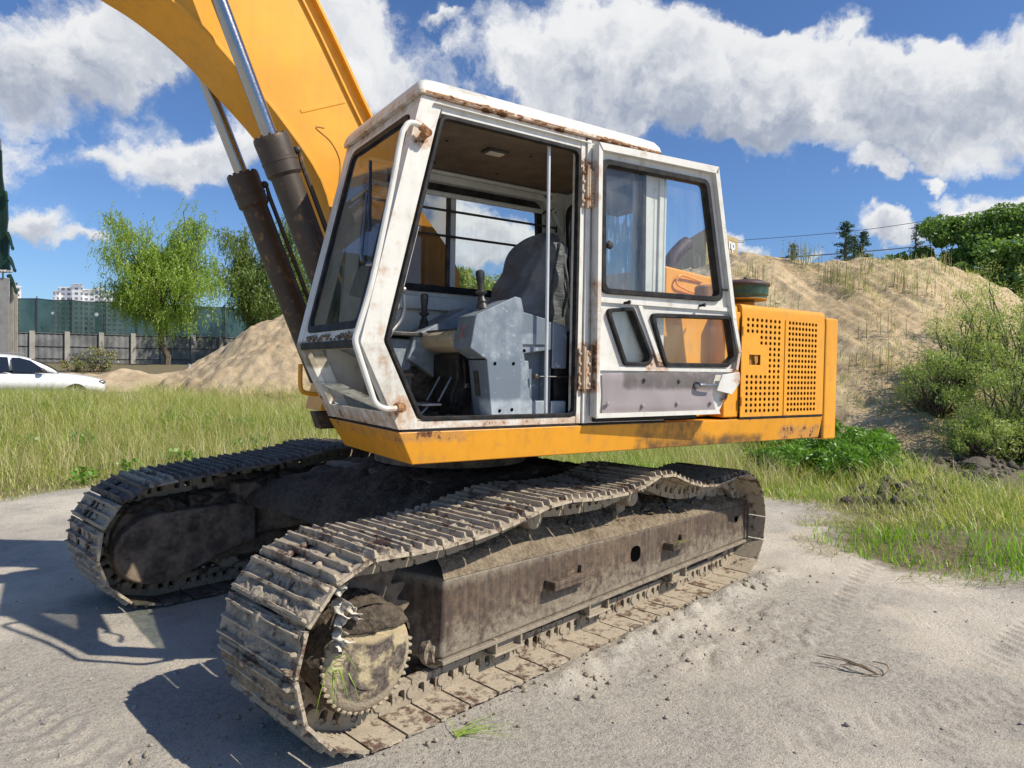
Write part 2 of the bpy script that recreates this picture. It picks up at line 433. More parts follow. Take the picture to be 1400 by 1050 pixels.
M['cushion'] = plain('beige_cushion', (.42, .36, .25), .85, var=.2, dust=.35, dustc=(.12, .1, .08))
M['plastic'] = plain('black_plastic', (.02, .02, .021), .42, dust=.25)
M['rust'] = painted('rusty_iron', (.16, .075, .035), rust=.42, soil=(.09, .05, .03), soil_amt=.6, rough=.75, seed=2.0)
M['exhaust'] = plain('rust_brown_pipe', (.060, .030, .026), .62, var=.35, scale=30, bump=.4)
M['green'] = plain('dark_green_paint', (.012, .060, .038), .38, var=.15, dust=.12)
M['oldyellow'] = painted('grubby_yellow_paint', (.46, .22, .03), rust=.26, soil=(.10, .06, .03), soil_amt=.6, rough=.55, seed=7.7)
M['hinge'] = painted('rusty_cream_hinge', (.50, .45, .36), rust=.40, soil=(.2, .15, .1), rough=.6, seed=3.3)
M['hole'] = plain('hole_shade_disc', (.003, .003, .003), .95, spec=0.0)  # flat black discs paint the shade inside holes, nothing is cut
M['redmark'] = plain('red_sticker', (.42, .10, .07), .5)
M['bluefilm'] = None

def glass_mat(name, tint=(.93, .96, .95), dusty=.06, film=None, gloss=.5):
    m_ = bpy.data.materials.new(name); m_.use_nodes = True
    t = NT(m_.node_tree); t.n.clear(); co = t.new('ShaderNodeTexCoord').outputs['Object']
    out = t.new('ShaderNodeOutputMaterial'); tr = t.new('ShaderNodeBsdfTransparent'); gl = t.new('ShaderNodeBsdfGlossy'); df = t.new('ShaderNodeBsdfDiffuse')
    tr.inputs[0].default_value = (*tint, 1); gl.inputs['Roughness'].default_value = .03; gl.inputs[0].default_value = (1, 1, 1, 1)
    ge = t.new('ShaderNodeNewGeometry')
    fc = t.math('SUBTRACT', 1.0, t.math('ABSOLUTE', t.vmath('DOT_PRODUCT', ge.outputs['Incoming'], ge.outputs['Normal'])), clamp=True)
    fr = t.math('MULTIPLY_ADD', t.math('POWER', fc, 5.0), .92, .06)
    mx = t.new('ShaderNodeMixShader'); t.put(mx.inputs[0], t.math('MULTIPLY', fr, gloss * 2, clamp=True)); t.l.new(tr.outputs[0], mx.inputs[1]); t.l.new(gl.outputs[0], mx.inputs[2])
    n = t.noise(co, 5, 7, .65); n2 = t.noise(t.scale(co, (30, 30, 2.5)), 1, 5, .6)
    dm = t.math('MULTIPLY', t.ramp(t.math('MULTIPLY_ADD', n2, .5, t.math('MULTIPLY', n, .6)), .35, .8), dusty * 2.2)
    dcol = (.62, .60, .54, 1)
    if film:
        f = t.ramp(t.math('MULTIPLY_ADD', t.noise(t.scale(co, (40, 40, 3)), 1, 6, .6), .6, t.math('MULTIPLY', t.noise(co, 4, 5), .6)), .52, .60)
        dm = t.math('MAXIMUM', dm, t.math('MULTIPLY', f, film[3]))
        t.put(df.inputs[0], t.mix(f, dcol[:3], film[:3]))
    else: df.inputs[0].default_value = dcol
    m2 = t.new('ShaderNodeMixShader'); t.put(m2.inputs[0], dm); t.l.new(mx.outputs[0], m2.inputs[1]); t.l.new(df.outputs[0], m2.inputs[2])
    t.l.new(m2.outputs[0], out.inputs[0])
    return m_
M['glass'] = glass_mat('window_glass', dusty=.05)
M['tinted'] = glass_mat('tinted_windscreen', (.40, .40, .38), .05, gloss=.42)
M['filmglass'] = glass_mat('glass_with_torn_blue_film', (.80, .93, .97), .10, film=(.10, .42, .62, .75))
M['greenglass'] = glass_mat('loose_greenish_pane', (.72, .77, .71), .22, gloss=.7)

def cloth_mat():
    m_, t = new_mat('grey_seat_cover')
    n = t.noise(t.co, 6, 6, .6, .6); n2 = t.noise(t.scale(t.co, (8, 8, 30)), 1, 6, .6, .8)
    c = t.mix(t.ramp(n, .3, .7), (.125, .123, .12), (.205, .203, .20))
    fin(t, c, .46, 0, t.bump(t.math('ADD', n, n2), .45, .03), .5); return m_
M['cloth'] = cloth_mat()

def track_mat(name, mud, metal, amt, worn=.35):
    m_, t = new_mat(name)
    oi = t.new('ShaderNodeObjectInfo'); t.co = t.vmath('ADD', t.co, t.vmath('SCALE', Vector((37.0, 53.0, 19.0)), sc=oi.outputs['Random']))
    n1 = t.noise(t.co, 5, 6, .6); n2 = t.noise(t.co, 24, 9, .68); n3 = t.noise(t.co, 90, 5, .7)
    mud_c = t.mix(t.ramp(n3, .3, .7), tuple(x * .72 for x in mud), mud)
    mud_c = t.mix(t.math('MULTIPLY', t.ramp(n1, .5, .8), .6), mud_c, tuple(x * .45 for x in mud))
    met = t.mix(t.ramp(n2, .35, .65), metal, (.13, .062, .036))
    met = t.mix(t.math('MULTIPLY', t.ramp(n3, .55, .8), worn), met, (.33, .30, .28))
    f = t.ramp(t.math('MULTIPLY_ADD', n2, .55, t.math('MULTIPLY', n1, .6)), .64 - amt * .3, .74 - amt * .3)
    col = t.mix(f, met, mud_c)
    fin(t, col, t.math('MULTIPLY_ADD', f, .35, .55), 0, t.bump(t.math('ADD', t.math('MULTIPLY', f, .8), t.math('MULTIPLY_ADD', n3, .5, t.math('MULTIPLY', n2, .4))), .6, .008), .35)
    return m_
M['shoe'] = track_mat('muddy_track_steel', (.47, .395, .29), (.115, .072, .05), .56, .6)
M['shoe_shade'] = track_mat('shaded_track_steel', (.21, .18, .145), (.06, .05, .043), .5, .2)  # darker copy of the track steel, the far side's shade in its colour
M['link'] = track_mat('muddy_chain_steel', (.40, .335, .245), (.10, .065, .045), .70, .2)
M['frame'] = None
def frame_mat():
    m_, t = new_mat('grimy_brown_frame_steel')
    n1 = t.noise(t.co, 3, 6, .6); n2 = t.noise(t.co, 22, 9, .68); n3 = t.noise(t.co, 80, 5, .7)
    st = t.noise(t.scale(t.co, (28, 28, 1.8)), 1, 6, .6)
    col = t.mix(t.ramp(n2, .35, .65), (.056, .041, .033), (.118, .078, .052))
    col = t.mix(t.math('MULTIPLY', t.ramp(st, .45, .75), .6), col, (.20, .165, .12))
    col = t.mix(t.math('MULTIPLY', t.ramp(t.math('MULTIPLY_ADD', n3, .5, t.math('MULTIPLY', n1, .5)), .5, .66), .65), col, (.20, .135, .082))
    z = t.sep(t.co)[2]
    low = t.math('MULTIPLY_ADD', n1, .18, t.math('MULTIPLY', t.math('SUBTRACT', z, .2), -.55))
    dm = t.ramp(t.math('ADD', low, t.math('MULTIPLY', t.math('SUBTRACT', n2, .5), .4)), -.03, .12)
    top = t.ramp(t.math('MULTIPLY_ADD', n2, .12, z), .585, .66)
    dm = t.math('MULTIPLY', t.math('MAXIMUM', dm, top), .85)
    col = t.mix(dm, col, t.mix(t.ramp(n3, .3, .7), (.20, .17, .125), (.31, .265, .20)))
    fin(t, col, t.math('MULTIPLY_ADD', dm, .25, .55), 0, t.bump(t.math('ADD', n2, t.math('MULTIPLY', n3, .5)), .4, .005), .4); return m_
M['frame'] = frame_mat()
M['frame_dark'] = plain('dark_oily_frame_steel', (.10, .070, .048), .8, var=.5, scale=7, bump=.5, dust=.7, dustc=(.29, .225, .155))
M['hub'] = painted('worn_hub_plate', (.15, .125, .105), rust=.33, soil=(.42, .34, .20), soil_amt=.85, rough=.55, seed=9.1, streak=.1)
def hub_mat():
    m_, t = new_mat('worn_hub_plate'); co = t.co; n1 = t.noise(co, 9, 6, .6); n2 = t.noise(co, 38, 8, .68); n3 = t.noise(co, 5, 4, .5)
    col = t.mix(t.ramp(n2, .35, .65), (.075, .060, .052), (.19, .155, .125))
    col = t.mix(t.math('MULTIPLY', t.ramp(n1, .48, .60), .8), col, (.54, .45, .27)); col = t.mix(t.math('MULTIPLY', t.ramp(n2, .60, .70), .8), col, (.17, .075, .035))
    d = t.vmath('DISTANCE', co, HUB_C); col = t.mix(t.ramp(t.math('MULTIPLY_ADD', n2, .03, d), .195, .215), col, (.40, .33, .235))
    z = t.sep(co)[2]; rim = t.math('ADD', z, t.math('MULTIPLY', n3, .10)); rim = t.math('MULTIPLY_ADD', t.sep(co)[0], .10, rim)
    col = t.mix(t.ramp(rim, .475, .50), col, (.44, .35, .21)); dark = t.ramp(rim, .52, .54); col = t.mix(dark, col, t.mix(t.ramp(n2, .35, .65), (.035, .028, .02), (.10, .08, .058)))
    fin(t, col, .95, 0, t.bump(t.math('ADD', n2, t.math('MULTIPLY', dark, t.math('MULTIPLY_ADD', n2, 2.0, 1.0))), .9, .012), .08); return m_
HUB_C = Vector((-.315 * .97437 + .237 * .22473, -.315 * .22473 - .237 * .97437, .395))
M['hub'] = hub_mat()
def mud_mat(name, a, b, sc=30):
    m_, t = new_mat(name)
    n1 = t.noise(t.co, 4, 6, .6); n2 = t.noise(t.co, sc, 9, .7); v = t.voronoi(t.co, sc * 1.5)
    col = t.mix(t.ramp(t.math('MULTIPLY_ADD', n2, .6, t.math('MULTIPLY', n1, .4)), .36, .64), a, b)
    fin(t, col, .95, 0, t.bump(t.math('ADD', n2, t.math('MULTIPLY', v, .6)), .8, .02), .2); return m_
M['mud'] = mud_mat('dry_brown_mud', (.115, .085, .056), (.28, .225, .155))
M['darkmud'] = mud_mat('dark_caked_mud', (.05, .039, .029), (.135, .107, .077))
M['palemud'] = mud_mat('pale_caked_mud', (.26, .22, .16), (.44, .38, .29))
M['browncake'] = mud_mat('brown_caked_mud', (.15, .12, .08), (.34, .285, .205))
M['scrap'] = plain('dirty_white_plastic_film', (.62, .58, .50), .5, var=.25, scale=30, dust=.5, dustc=(.30, .25, .18))
# ================================================================== EXCAVATOR, upper structure
EX = empty('excavator', (1.101, 1.50, 0.0))
tag(EX, 'old yellow crawler excavator with a rusty white cab standing on pale dirt', 'excavator')
def xf(z):                      # front face of the cab: two leaning planes meeting at a knee
    return -.197 * (z - 1.311) / .413 if z <= 1.724 else -.197 + (z - 1.724) * .291 / 1.206

# ---- deck frame
b = MB()
b.hexa([(.088, .03, 1.134), (3.49, .03, 1.134), (3.49, .12, 1.134), (.088, .12, 1.134), (0, 0, 1.298), (3.49, 0, 1.298), (3.49, .12, 1.298), (0, .12, 1.298)])
b.hexa([(.088, .12, 1.134), (.16, .12, 1.134), (.16, .97, 1.134), (.088, .97, 1.134), (0, .12, 1.298), (.16, .12, 1.298), (.16, 1.016, 1.298), (0, 1.016, 1.298)])
b.hexa([(.16, .90, 1.134), (1.9, .90, 1.134), (1.9, .97, 1.134), (.16, .97, 1.134), (.16, .90, 1.298), (1.9, .90, 1.298), (1.9, 1.016, 1.298), (.16, 1.016, 1.298)])
deck = b.build('deck_frame', M['yellow'], EX, bevel=.006)
b = MB(); b.box(.17, 3.45, .13, .89, 1.15, 1.27); b.box(.62, 3.45, .98, 2.0, 1.15, 1.27); b.box(1.25, 3.45, 2.0, 2.85, 1.15, 1.27); b.box(.62, 1.9, 1.03, 2.0, 1.28, 1.42)
b.build('deck_floor', M['floor'], EX)
b = MB(); b.lathe([(.56, 0), (.56, .05), (.53, .05), (.53, .11), (.57, .11), (.57, .20)], (1.10, 1.50, .94), n=40)
b.build('slewing_ring', M['frame_dark'], EX)
# dark seam under the cab sill
b = MB(); b.box(.02, 1.80, .006, .9, 1.298, 1.3105); b.build('mounting_seam', M['black'], deck)

# ---- cab shell (one mesh: pillars, beams, walls)
cab = MB()
def pillar(y0, y1):
    cab.prism(rpoly([(0, 1.311), (-.197, 1.724), (.094, 2.925), (.215, 2.925), (.178, 2.80), (-.083, 1.734), (.10, 1.352), (.115, 1.311)], [.004, .03, .01, .004, .03, .05, .02, .004], 4), y0, y1)
body = MB()
def fz(p, a): return (xf(p[1]) + a, p[0], p[1])
up_o = [(.070, 1.735), (.930, 1.735), (.930, 2.925), (.070, 2.925)]
up_i = [(.085, 1.795), (.885, 1.795), (.885, 2.865), (.085, 2.865)]
body.ring(rpoly(up_o, .004, 6), rpoly(up_i, .07, 6), .006, .05, fn=fz)
lo_o = [(.070, 1.311), (.930, 1.311), (.930, 1.733), (.070, 1.733)]
lo_i = [(.085, 1.388), (.905, 1.388), (.905, 1.698), (.085, 1.698)]
body.ring(rpoly(lo_o, .004, 6), rpoly(lo_i, .02, 6), .006, .04, fn=fz)
# header beam, gutter, hinge post, sill
body.box(.205, 1.086, .004, .07, 2.858, 2.925)
body.box(.16, 1.145, -.016, .004, 2.892, 2.899)
body.box(.10, 1.086, .003, .16, 1.311, 1.350)
body.box(1.086, 1.118, .0, .075, 1.311, 2.925); body.box(1.122, 1.152, -.012, .075, 1.311, 2.912); body.box(1.116, 1.124, .016, .075, 1.311, 2.90)
# rear side panel with window opening
rs_o = [(1.152, 1.311), (1.152, 2.925), (1.715, 2.925), (1.795, 1.311)]
rs_i = [(1.215, 2.03), (1.215, 2.84), (1.585, 2.84), (1.60, 2.03)]
body.ring(rpoly(rs_o, .004, 5), rpoly(rs_i, .07, 5), .004, .05)
body.box(1.70, 1.76, -.010, .0035, 1.34, 2.91)
# right wall: big upper window, lower window
rw_o = [(.05, 1.76), (.115, 2.925), (1.715, 2.925), (1.775, 1.76)]
rw_i = [(.16, 2.11), (.20, 2.79), (1.50, 2.79), (1.53, 2.11)]
body.ring(rpoly(rw_o, .004, 6), rpoly(rw_i, .09, 6), .975, 1.012)
lw_o = [(.02, 1.311), (-.12, 1.755), (1.775, 1.755), (1.795, 1.311)]
lw_i = [(.30, 1.43), (.20, 1.70), (.85, 1.70), (.85, 1.43)]
body.ring(rpoly(lw_o, .004, 6), rpoly(lw_i, .05, 6), .978, 1.010)
# rear wall with window
def fr(p, a): return (1.715 + (2.925 - p[1]) * .0496 - a, p[0], p[1])
re_o = [(.052, 1.311), (.972, 1.311), (.972, 2.925), (.052, 2.925)]
re_i = [(.14, 2.06), (.86, 2.06), (.86, 2.77), (.14, 2.77)]
body.ring(rpoly(re_o, .004, 6), rpoly(re_i, .09, 6), .004, .05, fn=fr)
shell = body.build('cab', M['white'], EX, bevel=.006)
for y0_, y1_ in ((0, .075), (.925, 1.016)):
    cab = MB(); pillar(y0_, y1_); cab.build('front_pillar', M['white'], shell, bevel=.022, seg=3)
# inside mouldings
b = MB()
b.box(.14, 1.68, .90, .972, 2.80, 2.86); b.box(.16, 1.66, .85, .90, 2.835, 2.86); b.box(.2, 1.68, .945, .972, 2.72, 2.755)
b.prism([(.972, 2.86), (.972, 2.58), (.90, 2.80), (.84, 2.86)], 1.55, 1.70, 'x')
b.box(1.66, 1.70, .06, .97, 2.79, 2.86); b.prism([(1.45, 2.86), (1.68, 2.86), (1.68, 2.58)], .90, .972)
b.box(1.6, 1.69, .07, .13, 2.0, 2.8); b.box(.2, 1.7, .93, .975, 1.98, 2.07)
b.build('inside_moulding', M['inner_white'], shell, bevel=.015)
b = MB(); b.box(.125, 1.70, .06, .985, 2.862, 2.895); b.build('headliner', M['headliner'], shell)
for x, y in ((.42, .35), (.55, .75), (.95, .30), (.98, .72), (1.25, .5)):
    b = MB(); b.lathe([(.011, 0), (.008, -.004)], (x, y, 2.8615), n=10); b.build('headliner_button', M['black'], shell)
b = MB(); b.box(.66, .80, .30, .39, 2.848, 2.863); f_ = b.build('dome_lamp', M['blackpaint'], shell, bevel=.006)
b = MB(); b.box(.68, .78, .315, .375, 2.842, 2.849); b.build('dome_lamp_lens', M['alu'], shell, bevel=.004)
b = MB(); b.prism([(.13, 2.62), (.36, 2.62), (.40, 2.66), (.36, 2.78), (.16, 2.78)], 1.60, 1.70, 'x'); b.build('speaker', M['black'], shell, bevel=.01)
b = MB()
for q in range(5): b.blob((1.53 + .02 * q, .915, 2.73 + .012 * (q % 3)), .018, q, 1)
b.tube(catmull([(1.50, .93, 2.72), (1.56, .91, 2.74), (1.62, .92, 2.72), (1.63, .94, 2.6)], 4), .006, 6); b.build('wiring', M['black'], shell)
b = MB(); b.box(.02, 1.70, .05, .978, 1.3112, 1.335); b.build('cab_floor', M['floor'], shell)
b = MB()
for q in range(26):
    b.blob((random.uniform(.05, .55), random.uniform(.2, .85), 1.338), (random.uniform(.02, .06), random.uniform(.02, .06), random.uniform(.008, .02)), q, 1, .4)
b.build('floor_litter', M['mud'], shell)
# roof
rf = MB()
prof = [(-.018, 2.938), (-.018, 2.958), (-.004, 3.003), (.035, 3.026), (.12, 3.034)]
# a cap lofted as rounded rectangles
rings = []
for (ins, z, rr) in ((0, 2.928, .03), (-.012, 2.930, .03), (-.012, 2.945, .03), (-.006, 2.975, .04), (.012, 3.004, .05), (.045, 3.022, .07), (.12, 3.034, .09), (.3, 3.040, .1)):
    rings.append([(x, y, z) for x, y in rpoly([(.085 + ins, -.006 + ins), (1.70 - ins, -.006 + ins), (1.70 - ins, 1.022 - ins), (.085 + ins, 1.022 - ins)], rr, 5)])
n_ = len(rings[0]); vs_ = [p for r_ in rings for p in r_]; fs_ = []
for i in range(len(rings) - 1):
    for k_ in range(n_): fs_.append((i * n_ + k_, i * n_ + (k_ + 1) % n_, (i + 1) * n_ + (k_ + 1) % n_, (i + 1) * n_ + k_))
fs_.append(tuple(range(n_ - 1, -1, -1))); fs_.append(tuple(range((len(rings) - 1) * n_, len(rings) * n_)))
rf.add(vs_, fs_); rf.build('roof', M['white'], shell, smooth=50)
# rust-eaten drip edge under the roof lip
b = MB()
def ragged(x0, x1, y, z, h, n, seed):
    rg = random.Random(seed); xs = [x0 + (x1 - x0) * i / n for i in range(n + 1)]
    top = [(x, z + .004) for x in xs]; bot = [(x, z - h * rg.uniform(.05, .45)) for x in reversed(xs)]
    b.prism(top + bot, y, y + .004)
ragged(.11, .62, -.0195, 2.938, .016, 34, 3); ragged(.75, .95, -.0195, 2.937, .008, 14, 4); ragged(1.18, 1.69, -.0195, 2.938, .011, 34, 5)
b.build('drip_edge', M['rust'], shell)
# window rubbers
def rubber(name, fn, outer, rad, wid, a0, a1, par, seg=6):
    q = MB(); o = rpoly(outer, rad, seg); i_ = rpoly(shrink(outer, wid), max(.008, rad - wid * .7), seg); q.ring(o, i_, a0, a1, fn=fn)
    return q.build(name, M['black'], par, bevel=.004, seg=2)
rubber('windscreen_rubber', fz, [(.083, 1.793), (.887, 1.793), (.887, 2.867), (.083, 2.867)], .072, .040, -.002, .022, shell)
def fy(p, a): return (p[0], a, p[1])
rubber('door_opening_rubber', fy, [(.112, 1.352), (-.071, 1.735), (.204, 2.856), (1.086, 2.856), (1.086, 1.350)], .05, .020, -.004, .03, shell)
rubber('rear_side_rubber', fy, [(1.210, 2.025), (1.210, 2.845), (1.590, 2.845), (1.605, 2.025)], .075, .03, -.004, .06, shell)
rubber('right_window_rubber', fy, [(.155, 2.10), (.195, 2.80), (1.51, 2.80), (1.54, 2.10)], .09, .045, .955, .99, shell)
rubber('rear_window_rubber', fr, [(.13, 2.05), (.87, 2.05), (.87, 2.78), (.13, 2.78)], .09, .035, .0, .07, shell)
rubber('lower_right_rubber', fy, [(.29, 1.42), (.19, 1.71), (.86, 1.71), (.86, 1.42)], .05, .03, .96, .99, shell)
# panes
def pane(name, fn, outline, a, mat, par, rad=.05):
    q = MB(); pts = [fn(p, a) for p in rpoly(outline, rad, 5)]; q.add(pts, [tuple(range(len(pts)))]); return q.build(name, mat, par, smooth=0)
pane('windscreen', fz, [(.095, 1.81), (.875, 1.81), (.875, 2.85), (.095, 2.85)], .012, M['tinted'], shell)
pane('right_window', fy, [(.80, 2.13), (.80, 2.77), (1.48, 2.77), (1.51, 2.13)], .996, M['glass'], shell, .004)
pane('right_sliding_window', fy, [(.18, 2.13), (.21, 2.77), (.80, 2.77), (.80, 2.13)], .990, M['tinted'], shell, .004)
pane('lower_right_window', fy, [(.31, 1.44), (.21, 1.69), (.84, 1.69), (.84, 1.44)], .986, M['tinted'], shell)
pane('rear_window', fr, [(.15, 2.07), (.85, 2.07), (.85, 2.76), (.15, 2.76)], .03, M['filmglass'], shell)
pane('rear_side_window', fy, [(1.23, 2.05), (1.23, 2.82), (1.575, 2.82), (1.59, 2.05)], .02, M['glass'], shell)
# guard bars of the right window, sliding frame
for zb_ in (2.635, 2.47):
    b = MB(); b.tube([(.22, .955, zb_), (1.62, .945, zb_)], .0085, 8); b.build('guard_bar', M['blackpaint'], shell)
b = MB(); b.box(.758, .782, .962, .985, 2.12, 2.785); b.build('guard_bar', M['blackpaint'], shell)
b = MB(); b.box(.79, .835, .988, 1.004, 2.13, 2.78); b.build('sliding_window_frame', M['inner_white'], shell)
# knee bar under the windscreen, caked mud above it
b = MB(); b.hexa([(xf(1.70) - .012, .078, 1.70), (xf(1.70) + .03, .078, 1.70), (xf(1.70) + .03, .93, 1.70), (xf(1.70) - .012, .93, 1.70),
                  (xf(1.738) - .006, .078, 1.738), (xf(1.738) + .03, .078, 1.738), (xf(1.738) + .03, .93, 1.738), (xf(1.738) - .006, .93, 1.738)])
b.build('knee_bar', M['black'], shell, bevel=.005)
b = MB()
for q in range(60):
    y = random.uniform(.12, .84); b.blob((xf(1.757) - .001, y, random.uniform(1.746, 1.772)), (.006, random.uniform(.006, .02), random.uniform(.004, .010)), q, 1, .4)
b.build('caked_mud', M['mud'], shell)
# slipped lower pane
b = MB(); b.hexa([(-.13, .90, 1.517), (-.06, .90, 1.50), (.0, .20, 1.402), (-.045, .20, 1.395), (-.13, .90, 1.522), (-.06, .90, 1.505), (.0, .20, 1.407), (-.045, .20, 1.400)])
b.v = [(-.112, .905, 1.512), (.02, .90, 1.512), (.06, .15, 1.395), (-.055, .15, 1.408), (-.112, .905, 1.517), (.02, .90, 1.517), (.06, .15, 1.400), (-.055, .15, 1.413)]
b.build('slipped_front_pane', M['greenglass'], shell)
# wiper
b = MB(); b.tube([(-.010, .378, 2.676), (-.106, .135, 2.268)], .009, 6); b.build('wiper_blade', M['blackpaint'], shell)
b = MB(); b.tube([(-.052, .312, 2.492), (-.138, .155, 2.150), (-.142, .125, 2.115)], [.006, .009, .012], 6); b.cyl((-.128, .115, 2.10), (-.10, .10, 2.10), .014, n=10)
b.build('wiper_arm', M['steel'], shell)
# handrail down the front pillar
rail = [(.108, .0, 2.731), (.105, -.035, 2.738), (.06, -.045, 2.757), (.014, -.045, 2.758), (-.013, -.045, 2.725), (-.030, -.045, 2.672), (-.080, -.045, 2.399), (-.162, -.045, 2.005),
        (-.222, -.045, 1.794), (-.238, -.045, 1.734), (-.227, -.045, 1.685), (-.166, -.045, 1.515), (-.136, -.045, 1.443), (-.085, -.045, 1.417), (-.012, -.045, 1.420)]
b = MB(); b.tube(catmull(rail, 5), .0138, 10); b.build('handrail', M['white'], shell)
b = MB(); b.cyl((.108, -.055, 2.731), (.108, .004, 2.731), .020, n=10); b.cyl((.07, -.045, 2.755), (.10, -.05, 2.735), .019, n=10)
b.build('handrail_clamp', M['rust'], shell); b = MB(); b.cyl((-.008, -.052, 1.420), (-.008, .004, 1.420), .024, n=12); b.cyl((-.03, -.045, 1.419), (-.005, -.045, 1.420), .020, n=10); b.build('handrail_clamp', M['rust'], shell)
# grab bar inside the door opening
b = MB(); b.tube([(.905, .045, 1.345), (.893, .045, 2.845)], .0105, 10); b.build('grab_pole', M['alu'], shell)
# crank handle inside the A pillar
b = MB(); b.tube(catmull([(-.02, .10, 1.74), (.0, .10, 1.78), (.05, .11, 1.84), (.07, .11, 1.90)], 4), .010, 8); b.tube([(.07, .11, 1.90), (.066, .11, 1.97)], .008, 8); b.blob((.066, .11, 1.995), .017, 1, 2, .0); b.build('window_crank', M['steel'], shell)
# hinges
for (z0, z1) in ((2.535, 2.755), (1.505, 1.735)):
    b = MB(); b.box(1.090, 1.120, -.010, .0, z0, z1); b.box(1.125, 1.168, -.032, -.012, z0, z1 - .01); b.cyl((1.122, -.018, z0 - .01), (1.122, -.018, z1 + .01), .011, n=12)
    for k_ in range(4):
        zz = z0 + .03 + k_ * (z1 - z0 - .06) / 3
        for x_, y_ in ((1.100, -.010), (1.148, -.032)): b.lathe([(.0105, 0), (.009, .007), (0, .009)], (x_, y_, zz), (0, -1, 0), 10)
    b.build('hinge', M['hinge'], shell, bevel=.003)

# ---- door, swung right back against the cab
dz = 0
def dy(x): return -.04 - .055 * (x - 1.2)
def fd(p, a): return (p[0], dy(p[0]) + a, p[1])
d_out = [(1.158, 2.889), (2.095, 2.905), (2.287, 1.96), (2.346, 1.748), (2.295, 1.542), (2.185, 1.357), (1.179, 1.349)]
DO = MB()
rad = [.012, .02, .02, .03, .01, .02, .01]
# outer skin split in bands, each a plate around its window
def plate(outer, inner, a0, a1, ro=.004, ri=.05):
    n = max(len(outer), len(inner)); DO.ring(rpoly(outer, ro, 5), rpoly(inner, ri, 5), a0, a1, fn=fd)
w_in = [(1.19, 2.807), (2.026, 2.814), (2.181, 2.069), (1.21, 2.054)]
plate([(1.158, 2.889), (2.095, 2.905), (2.28, 2.0), (1.172, 1.998)], w_in, .0, .03)
t_in = [(1.245, 1.963), (1.444, 1.984), (1.599, 1.692), (1.566, 1.650), (1.391, 1.648)]
plate([(1.172, 1.998), (1.503, 1.998), (1.655, 1.70), (1.655, 1.626), (1.177, 1.626)], t_in, .002, .03, ri=.03)
q_in = [(1.574, 1.957), (2.251, 1.977), (2.313, 1.709), (2.236, 1.653), (1.704, 1.649)]
plate([(1.503, 1.998), (2.28, 2.0), (2.346, 1.748), (2.318, 1.626), (1.655, 1.626)], q_in, .002, .03, ri=.035)
DO.prism([(0, 0), (1, 0), (1, 1)], 0, .001) if False else None
def dbar(pts, a0, a1): DO.add([fd(p, a0) for p in pts] + [fd(p, a1) for p in pts], [tuple(range(len(pts))), tuple(range(2 * len(pts) - 1, len(pts) - 1, -1))] + [(i, i + len(pts), (i + 1) % len(pts) + len(pts), (i + 1) % len(pts)) for i in range(len(pts))])
dbar([(1.177, 1.626), (2.318, 1.626), (2.295, 1.542), (2.185, 1.357), (1.179, 1.349)], .002, .03)
# raised rim and cross rails (they stand proud of the skin towards the camera)
dbar([(1.158, 2.889), (2.095, 2.905), (2.092, 2.862), (1.185, 2.850)], -.035, -.001)
dbar([(1.158, 2.889), (1.186, 2.850), (1.200, 1.36), (1.179, 1.349)], -.030, -.001)
dbar([(2.095, 2.905), (2.287, 1.96), (2.255, 1.96), (2.069, 2.862)], -.035, -.001)
dbar([(2.287, 1.96), (2.346, 1.748), (2.322, 1.748), (2.255, 1.96)], -.033, -.001)
dbar([(2.346, 1.748), (2.318, 1.626), (2.30, 1.64), (2.322, 1.748)], -.030, -.001)
dbar([(1.20, 2.030), (2.262, 2.032), (2.26, 2.008), (1.20, 2.001)], -.014, -.001)
dbar([(1.485, 2.000), (1.515, 2.000), (1.690, 1.650), (1.660, 1.650)], -.012, -.001)
dbar([(1.200, 1.637), (2.31, 1.640), (2.315, 1.618), (1.200, 1.614)], -.012, -.001)
dbar([(1.200, 1.368), (2.16, 1.376), (2.175, 1.350), (1.179, 1.342)], -.024, -.001)
door = DO.build('door', M['white'], EX, bevel=.005)
def drub(name, outer, rad, wid): return rubber(name, fd, outer, rad, wid, -.022, .034, door)
drub('door_window_rubber', [(1.186, 2.811), (2.030, 2.818), (2.186, 2.065), (1.206, 2.050)], .06, .032)
drub('door_corner_rubber', [(1.241, 1.967), (1.446, 1.988), (1.603, 1.692), (1.568, 1.646), (1.389, 1.644)], .035, .022)
drub('door_lower_rubber', [(1.570, 1.961), (2.255, 1.981), (2.318, 1.709), (2.238, 1.649), (1.702, 1.645)], .04, .024)
pane('door_window', fd, [(1.20, 2.80), (2.02, 2.805), (2.17, 2.078), (1.22, 2.063)], .014, M['glass'], door)
pane('door_corner_window', fd, [(1.25, 1.96), (1.44, 1.98), (1.595, 1.69), (1.565, 1.655), (1.395, 1.652)], .014, M['glass'], door, .03)
pane('door_lower_window', fd, [(1.58, 1.955), (2.25, 1.973), (2.31, 1.709), (2.232, 1.655), (1.708, 1.652)], .014, M['glass'], door, .03)
